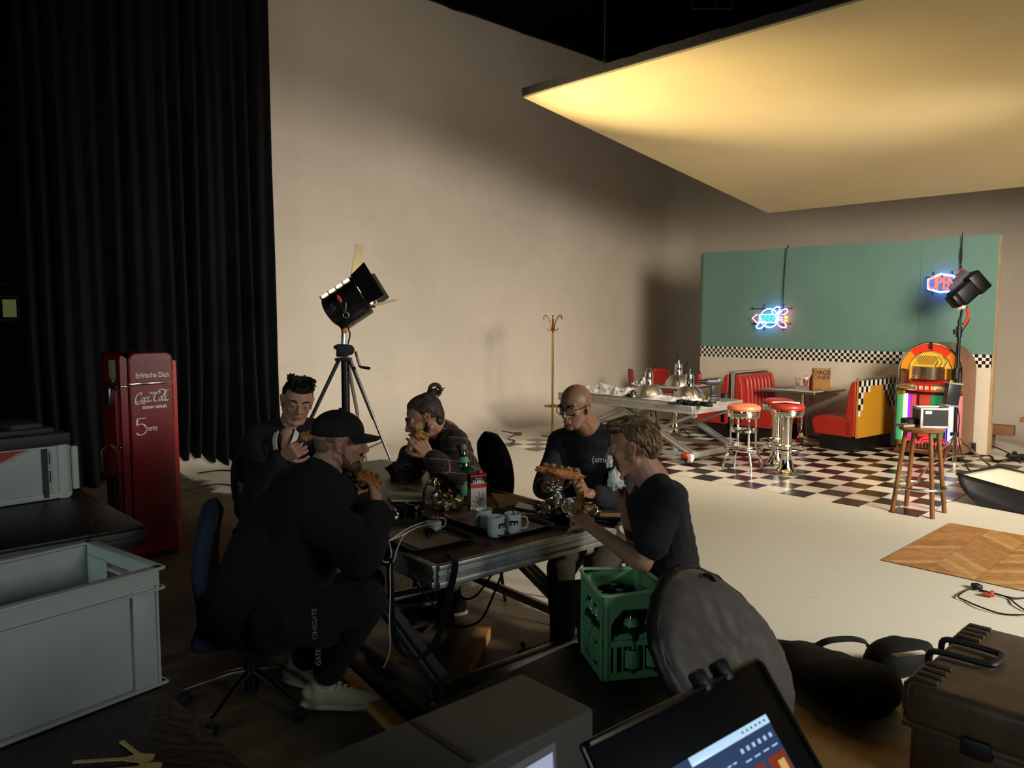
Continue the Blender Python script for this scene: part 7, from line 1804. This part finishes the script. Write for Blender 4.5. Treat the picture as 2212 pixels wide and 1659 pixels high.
hand(b, W0, -RT+FW*-.25, V((0, 0, -1)), 1, curl=(.25, .3, .2), size=1.25, r=.011); b.cap(W0, W0+RT*.07+FW*.03, .034, .040); b.v = [V((v.x, v.y, max(v.z, .004))) for v in b.v]; blob('glove_body', b, M('glove_cloth', '3c3428', .9, var=.5, vs=30), t, .006, 3)
P = gz(1130, 1396); b = B(); crumple_into(b, P+V((0, 0, .012)), (.018, .014, .012), 12, .5, 3); tag(part('red_scrap', b, M('scrap_red', '6a0f0f', .7)), 'small dark red scrap on the floor under the table', 'scrap')

# ================================================================ FOREGROUND RIGHT
# black low case carrying the bottle crate
ct = [gz(1115, 1440, .36), gz(1252, 1388, .36)]
t = thing('low_black_case', 'low black equipment case under the green bottle crate', 'case', (-1.81, 2.13, 0), math.radians(1))
b = B(); b.box((.0, 0, .185), (.88, .86, .345), bev=.02); part('case_body', b, M('case_black2', '0e0f13', .5, bump=.1, bs=30), t)
b = B(); b.box((0, 0, .27), (.892, .872, .012), bev=.003); part('lid_seam', b, blackp, t)
b = B(); b.box((0, -.44, .2), (.16, .02, .04), bev=.008); part('handle', b, blackp, t)
# green crate
def bottle_crate():
    cc = V((-1.965, 2.515, .362)); t = thing('green_bottle_crate', 'green plastic bottle crate on the low black case', 'crate', tuple(cc), math.radians(-32))
    # local: x width, y depth
    gm = M('crate_green', '649a6c', .45, var=.08, vs=6, spec=.4); w_, d_, h_ = .30, .27, .345; th = .010
    def wall(L, R_, off, arch=True):
        """local wall in xz plane with arched window openings"""
        b = B(); segs = []
        def bx(x0, x1, z0, z1): b.box(((x0+x1)/2, 0, (z0+z1)/2), (x1-x0, th, z1-z0))
        W2 = L/2; win = .055 if L > .28 else .05
        bx(-W2, W2, 0, .03); bx(-W2, W2, h_-.060, h_); bx(-W2, -W2+.035, .03, h_-.06); bx(W2-.035, W2, .03, h_-.06)
        bx(-.012, .012, .03, .15); bx(-W2, W2, .135, .165)
        for s in (-1, 1): bx(s*(W2-.055)-.006, s*(W2-.055)+.006, .03, .14)
        # arch shoulders of the large upper opening
        for s in (-1, 1):
            for i in range(6):
                a = i/6; bx(min(s*(W2-.035), s*(W2-.035-.045*(1-a)**1.5)), max(s*(W2-.035), s*(W2-.035-.045*(1-a)**1.5)), h_-.06-.010*(i+1), h_-.06-.010*i)
        for i in range(10):     # wavy lower lip
            x0 = -W2+.03+(L-.06)*i/10; hh = .165+.022*abs(math.sin(i/10*PI*2)); bx(x0, x0+(L-.06)/10, .16, hh)
        b.v = [R_ @ (v+V((0, off, 0))) for v in b.v]; return b
    for k, (L, off) in enumerate(((w_, -d_/2), (d_, -w_/2), (w_, -d_/2), (d_, -w_/2))):
        part('side_wall', wall(L, Mx.Rotation(k*PI/2, 3, 'Z'), off+.005), gm, t)
    for sx in (-1, 1):
        for sy in (-1, 1): b = B(); b.cyl((sx*(w_/2-.018), sy*(d_/2-.018), 0), (sx*(w_/2-.018), sy*(d_/2-.018), h_), .021, seg=16); part('corner_post', b, gm, t)
    b = B(); r_ = .03; pts = []
    for (sx, sy, a0) in ((1, 1, 0), (-1, 1, PI/2), (-1, -1, PI), (1, -1, 3*PI/2)):
        for i in range(6): a = a0+PI/2*i/5; pts.append(V((sx*(w_/2+.006-r_)+r_*math.cos(a), sy*(d_/2+.006-r_)+r_*math.sin(a), h_+.002+(.012 if sx*sy > 0 else .0))))
    b.tube(pts, .0075, 8, True, flat=1.0); part('rim', b, M('crate_rim', '90b092', .45), t)
    b = B(); b.box((0, 0, .008), (w_-.01, d_-.01, .012))
    for i in range(1, 4): b.box((-w_/2+i*w_/4, 0, .09), (.004, d_-.02, .14))
    for i in range(1, 3): b.box((0, -d_/2+i*d_/3, .09), (w_-.02, .004, .14))
    part('divider_grid', b, gm, t)
    W = WM[t.name]; k = 0
    labs = ['front left corner', 'front second from left', 'front third from left', 'front right corner', 'middle left', 'middle second', 'middle third', 'middle right', 'back left', 'back second', 'back third', 'back right']
    proto = None
    for j in range(3):
        for i in range(4):
            if (i, j) in ((2, 2), (0, 2), (3, 0)): continue
            P = W @ V((-w_/2+(i+.5)*w_/4, -d_/2+(j+.5)*d_/3, .016)); n = labs[j*4+i]
            if proto is None: proto = water_bottle('green glass water bottle standing in the crate, '+n, P, .285, grp='bottles in the green crate', cap=True)
            else: dup(proto, loc=tuple(P), label='green glass water bottle standing in the crate, '+n)
bottle_crate()
# oval reflector bag
def reflector_bag():
    C = gd(1576, 1420, 2.98); a_ = (gd(1702, 1530, 3.02)-gd(1424, 1278, 2.90))/2*1.02; m_ = gd(1636, 1322, 3.22)-gd(1560, 1400, 2.98)
    m_ = m_-a_*(m_.dot(a_)/a_.length_squared); m_ *= 1.04; n = a_.cross(m_).normalized()
    if n.z < 0: n = -n
    t = thing('reflector_bag', 'large oval grey fabric bag leaning against the green crate', 'bag', tuple(C+V((0, 0, -.35))))
    b = B(); nr = 16; ns = 72
    def pt(r, a, top):
        e = (abs(math.cos(a))**2.3+abs(math.sin(a))**2.3)**(-1/2.3)
        p = C+(a_*math.cos(a)+m_*math.sin(a))*e*r
        h_ = .035*math.sqrt(max(0, 1-r**6)); w_ = .006*MN.noise(V((math.cos(a)*r*5, math.sin(a)*r*5, 3)))+.004*MN.noise(V((math.cos(a)*r*13, math.sin(a)*r*3, 7)))
        if r > .90: w_ += .003*math.sin(a*46+3*math.sin(a*2))*(1-abs(r-.95)/.05)
        return p+n*((h_+w_) if top else -h_*.9)
    vs = [pt(0, 0, True)]; fs = []
    for i in range(1, nr+1):
        for k in range(ns): vs.append(pt(i/nr, 2*PI*k/ns, True))
    for k in range(ns): fs.append((0, 1+k, 1+(k+1) % ns))
    for i in range(nr-1):
        for k in range(ns): s0 = 1+i*ns; fs.append((s0+k, s0+ns+k, s0+ns+(k+1) % ns, s0+(k+1) % ns))
    b.add(vs, fs); last = 1+(nr-1)*ns
    o_ = len(b.v); vs2 = [pt(0, 0, False)]; fs2 = []
    for i in range(1, nr+1):
        for k in range(ns): vs2.append(pt(i/nr, 2*PI*k/ns, False))
    for k in range(ns): fs2.append((0, 1+(k+1) % ns, 1+k))
    for i in range(nr-1):
        for k in range(ns): s0 = 1+i*ns; fs2.append((s0+k, s0+(k+1) % ns, s0+ns+(k+1) % ns, s0+ns+k))
    b.add(vs2, fs2); fr = [(last+k, last+(k+1) % ns, o_+last+(k+1) % ns, o_+last+k) for k in range(ns)]; b.f += fr
    part('fabric_panel', b, M('grey_nylon', '3a332e', .5, bump=.35, bs=9, spec=.5, sheen=.3), t, world=True, smooth=70)
    b = B(); pts = []
    for k in range(ns): a = 2*PI*k/ns; e = (abs(math.cos(a))**2.3+abs(math.sin(a))**2.3)**(-1/2.3); pts.append(C+(a_*math.cos(a)+m_*math.sin(a))*e*(.985+.006*math.sin(a*31+2*math.sin(a*3)))-n*.030)
    b.tube(pts, [.032+.003*math.sin(i*1.9+3*math.sin(i*.2)) for i in range(ns)], 10, True); part('gathered_edge', b, M('black_nylon', '131211', .5, bump=.3, bs=40), t, world=True, smooth=70)
    b = B(); b.tube(spline([gd(1520, 1245, 3.06), gd(1526, 1240, 3.06), gd(1534, 1244, 3.08), gd(1540, 1254, 3.10)], 4), .014, 8, flat=.4); part('carry_tab', b, blackr, t, world=True)
reflector_bag()
# black soft bags behind
def soft_bag(label, pts, rs, flat=.7, strap=None, seed=0):
    P0 = sum(pts, V())/len(pts); t = thing('black_tripod_bag', label, 'bag', (P0.x, P0.y, 0), 0, 'black soft bags')
    b = B(); sp = spline(pts, 6); n = len(sp); rr = [(rs[0]+(rs[1]-rs[0])*(i/(n-1))+rs[2]*math.sin(PI*i/(n-1)))*min(1, .25+math.sqrt(min(i, n-1-i)/3.5)*.75) for i in range(n)]; b.tube(sp, rr, 20, flat=flat, up=(0, 0, 1))
    b.v = [V((v.x, v.y, max(.003, v.z+.02*MN.noise(v*7+V((seed, 0, 0)))+.008*MN.noise(v*20))))+V((.012*MN.noise(v*9), .012*MN.noise(v*9+V((5, 0, 0))), 0)) for v in b.v]
    part('bag_body', b, M('bag_black', '070707', .8, bump=.4, bs=18, spec=.25), t, world=True, smooth=70)
    if strap: b = B(); b.ribbon(spline(strap, 6), FW*.022+V((0, 0, .004)), .006); part('carry_strap', b, M('bag_strap', '080808', .8), t, world=True)
    return t
soft_bag('long black bag lying from the grey oval bag toward the black flight case', [gz(1665, 1385, .05), gz(1760, 1440, .08), gz(1850, 1480, .10), gz(1950, 1505, .11)], (.10, .20, .05), .50, [gz(1755, 1400, .12), gz(1790, 1384, .17), gz(1840, 1380, .18), gz(1872, 1388, .16), gz(1876, 1402, .10)], 1)
tb_ = soft_bag('black bag with a rounded end and white label left of the black flight case', [gz(1880, 1440, .10), gz(1940, 1418, .11), gz(2005, 1400, .10)], (.10, .09, .02), .75, None, 4)
P = gd(1962, 1409, dep(gz(1962, 1440, .2))-.0); b = B(); b.box(gz(1965, 1412, .225), (.17, .035, .004), Mx.Rotation(yaw+.25, 3, 'Z')); part('white_label', b, paper, tb_, world=True)
b = B(); crumple_into(b, gz(1925, 1520, .02)+V((0, 0, .02)), (.03, .02, .035), 16, .6, 2); tag(part('foil_scrap', b, foil), 'small shiny scrap beside the black flight case corner', 'scrap')
# peli case
def peli():
    x0, x1, ya, yb, h = -1.055, .10, 3.10, 3.93, .41; t = thing('black_flight_case', 'big rugged black flight case with handles at right edge', 'case', ((x0+x1)/2, (ya+yb)/2, 0), math.radians(1)); w_ = x1-x0; d_ = yb-ya
    pm_ = M('peli_black', '5a4938', .45, var=.35, vs=5, bump=.12, bs=50)
    b = B(); b.box((0, 0, .12), (w_-.03, d_-.03, .235), bev=.035, seg=3); part('case_base', b, pm_, t)
    b = B(); b.box((0, 0, h-.085), (w_, d_, .17), bev=.035, seg=3); b.box((0, 0, h-.165), (w_+.012, d_+.012, .022), bev=.006); part('case_lid', b, pm_, t)
    b = B()
    for k in range(4): b.tube([(-w_/2+.10, d_/2-.06-k*.055, h+.004), (-w_/2+.02, d_/2-.06-k*.055, h+.004), (-w_/2-.008, d_/2-.06-k*.055, h-.03), (-w_/2-.01, d_/2-.06-k*.055, h-.13)], .013, 8)
    part('lid_rib', b, pm_, t); b = B()
    for k in range(4): b.tube([(-w_/2+.10, -d_/2+.05+k*.055, h+.004), (-w_/2+.02, -d_/2+.05+k*.055, h+.004), (-w_/2-.008, -d_/2+.05+k*.055, h-.03), (-w_/2-.01, -d_/2+.05+k*.055, h-.13)], .013, 8)
    part('lid_rib', b, pm_, t)
    b = B(); b.tube(spline([(-w_/2-.02, -.09, h-.05), (-w_/2-.01, -.09, h+.01), (-w_/2+.06, -.085, h+.02), (-w_/2+.19, -.08, h+.02), (-w_/2+.215, -.05, h+.02), (-w_/2+.215, .04, h+.02), (-w_/2+.19, .07, h+.02), (-w_/2+.06, .08, h+.02), (-w_/2-.01, .08, h+.01), (-w_/2-.02, .08, h-.05)], 4), .013, 8); part('side_handle', b, blackp, t)
    b = B(); yy = -d_/2; b.tube(spline([(-.12, yy-.015, h-.06), (-.12, yy, h+.01), (-.11, yy+.10, h+.018), (-.09, yy+.125, h+.018), (.10, yy+.125, h+.018), (.12, yy+.10, h+.018), (.13, yy, h+.01), (.13, yy-.015, h-.06)], 4), .012, 8); part('front_handle', b, blackp, t)
    b = B(); b.tube([(-.15, .0, h+.002), (.5, .0, h+.002), (.5, .30, h+.002), (-.15, .30, h+.002)], .006, 6, True); part('lid_frame', b, blackp, t)
    b = B(); b.box((.07, .15, h+.002), (.22, .12, .003)); part('kraft_label', b, M('kraft_card'), t)
    b = B(); b.box((-w_/2-.005, -d_/2+.10, h-.17), (.03, .10, .07), bev=.01); part('latch', b, blackp, t)
    b = B(); b.box((-w_/2+.25, -d_/2-.005, h-.17), (.10, .03, .07), bev=.01); part('latch', b, blackp, t)
peli()
# grey equipment box, near the camera
t = thing('grey_equipment_box', 'long grey equipment box in the bottom foreground beside the monitor', 'box', (-1.19, .84, .60), math.radians(-1.5))
b = B(); b.box((0, 0, .176), (.235, .86, .348), bev=.012, seg=3); part('housing', b, M('box_grey', '4b4a46', .6, bump=.1, bs=60), t)
b = B()
for k in range(4): b.box((0, .431, .24-.05*k), (.15, .004, .014), bev=.002)
part('vent_slots', b, blackp, t)
b = B(); b.box((0, .10, .351), (.20, .012, .003)); part('top_seam', b, blackp, t)
deck('dark deck under the grey equipment box and the monitor', -1.36, -.30, .20, 1.30, .60, grp='black stage decks')
# silver tablet in front of the grey box
q = [gd(1128, 1690, .98), gd(1196, 1612, 1.06)]
t = thing('silver_tablet', 'corner of a pale glowing tablet before the grey box', 'tablet', tuple(gd(1160, 1690, 1.0)))
b = B(); A_, B_, C_ = gd(1020, 1715, .92), gd(1196, 1612, 1.02), gd(1200, 1700, .96); n_ = (B_-A_).cross(C_-A_).normalized(); dn_ = (C_-B_).normalized()*.16
vv = [A_, B_, B_+dn_, A_+dn_]; b.add(vv+[v-n_*.008 for v in vv], [(0, 1, 2, 3), (7, 6, 5, 4), (0, 4, 5, 1), (1, 5, 6, 2), (2, 6, 7, 3), (3, 7, 4, 0)]); part('casing', b, M('silver_case', 'a8a8aa', .4, .3), t, world=True)
sg = 1 if n_.dot(CO-B_) > 0 else -1
ins = [A_.lerp(B_, .03)+dn_*.10, A_.lerp(B_, .95)+dn_*.10, A_.lerp(B_, .95)+dn_*.95, A_.lerp(B_, .03)+dn_*.95]; b = B(); ins = [v+n_*sg*(.001 if sg > 0 else .0095) for v in ins]; b.add(ins+[v+n_*sg*.001 for v in ins], [(0, 1, 2, 3), (7, 6, 5, 4), (0, 4, 5, 1), (1, 5, 6, 2), (2, 6, 7, 3), (3, 7, 4, 0)])
part('screen', b, M('tablet_glow', 'b8bcd0', .3, emit=.55, ecol='b4bad8'), t, world=True)
# monitor
def monitor():
    TL, TR = gd(1258, 1602, 1.00), gd(1640, 1413, 1.22); BR_ = gd(1690, 1690, 1.10)
    u = (TR-TL); Wm = u.length; u.normalize(); dn = BR_-TR; dn = (dn-u*dn.dot(u)).normalized(); n = u.cross(dn).normalized()
    if n.dot(CO-TL) < 0: n = -n
    hgt = Wm*.66; t = thing('laptop_monitor', 'black bezelled monitor showing a blue app window, bottom foreground', 'monitor', tuple(TL+u*(Wm/2)+dn*hgt))
    R_ = Mx(((u.x, -dn.x, n.x), (u.y, -dn.y, n.y), (u.z, -dn.z, n.z)))
    def hit(px, py):
        r = ray(px, py); s = (TL-CO).dot(n)/r.dot(n); p = CO+r*s-TL; return p.dot(u), p.dot(dn)
    def PP(a, c, h=0): return TL+u*a+dn*c+n*h
    b = B(); b.box(PP(Wm/2, hgt/2, -.010), (Wm, hgt, .016), R_, bev=.007, seg=3); part('casing', b, M('monitor_black', '0b0b0d', .3, spec=.5), t, world=True)
    b = B(); b.tube([PP(.008, .006, .001), PP(Wm-.012, .006, .001), PP(Wm-.006, .014, .001), PP(Wm-.006, hgt-.01, .001)], .0032, 6); part('bezel_edge', b, M('edge_sheen', '3a342c', .25, .6), t, world=True)
    # lit screen area
    a1, c1 = hit(1652, 1543); a0 = a1-Wm*.98
    a0 = .012; c0 = c1; a2 = a1
    sl_ = M('screen_blue', '1d2a44', .3, emit=.85, ecol='2a3c5e')
    b = B(); cen = hit(1488, 1640)
    sa0 = hit(1488, 1645)[0]; b.box(PP((sa0-.10+a2)/2, c0+.10, .0005), (a2-sa0+.10, .20, .001), R_); part('screen_area', b, sl_, t, world=True)
    b = B(); b.box(PP((sa0+a2)/2, c0+.006, .0014), (a2-sa0, .012, .001), R_, bev=.0004); part('toolbar', b, M('screen_white', 'b8cfe0', .3, emit=1.0, ecol='a4c4dc'), t, world=True)
    wi = M('screen_icon', 'b8d0e8', .3, emit=.7, ecol='a8c8e8'); b = B(); W_a = a2-sa0
    for k in range(6): b.box(PP(a2-.012-k*.013, c0+.026, .0016), (.005, .006, .001), R_)
    for k in range(4): b.box(PP(a2-.014-k*.02, c0+.040, .0016), (.012, .002, .001), R_)
    for k in range(5): b.box(PP(a2-.10-k*.012, c0+.034, .0016), (.007, .002, .001), R_)
    part('screen_icons', b, wi, t, world=True)
    b = B()
    for k in range(6): b.box(PP(a2-.01-k*.010, c0+.006, .0022), (.003, .003, .001), R_)
    part('toolbar_glyphs', b, M('glyph_blue', '3a5a86', .4), t, world=True)
    for k in range(3):
        b = B(); b.box(PP(a2-.022-k*.048, c0+.072, .0016), (.038, .044, .001), R_); o = part('photo_thumbnail', b, M('thumb_orange', '7a2c12', .3, emit=.55, ecol='8a3418'), t, world=True)
        b = B(); b.box(PP(a2-.018-k*.048, c0+.068, .0024), (.014, .018, .001), R_); b.box(PP(a2-.030-k*.048, c0+.082, .0024), (.010, .014, .001), R_); part('thumbnail_detail', b, M('thumb_light', 'd8b070', .3, emit=.6, ecol='d8a860'), o, world=True)
    # clips on top
    for (px, py, s_) in ((1556, 1425, .030), (1513, 1452, .026)):
        a, c = hit(px, py); b = B(); b.box(PP(a, -.002, -.010), (s_*.7, .034, .028), R_, bev=.006); part('mount_clip', b, blackp, t, world=True)
    b = B(); c_ = PP(Wm/2, hgt*.8, -.02); b.bar(c_, V((c_.x+.10, c_.y+.05, .63)), .08, .03, bev=.006); b.box((c_.x+.10, c_.y+.05, .61), (.22, .18, .016), bev=.004); part('stand', b, blackp, t, world=True)
monitor()
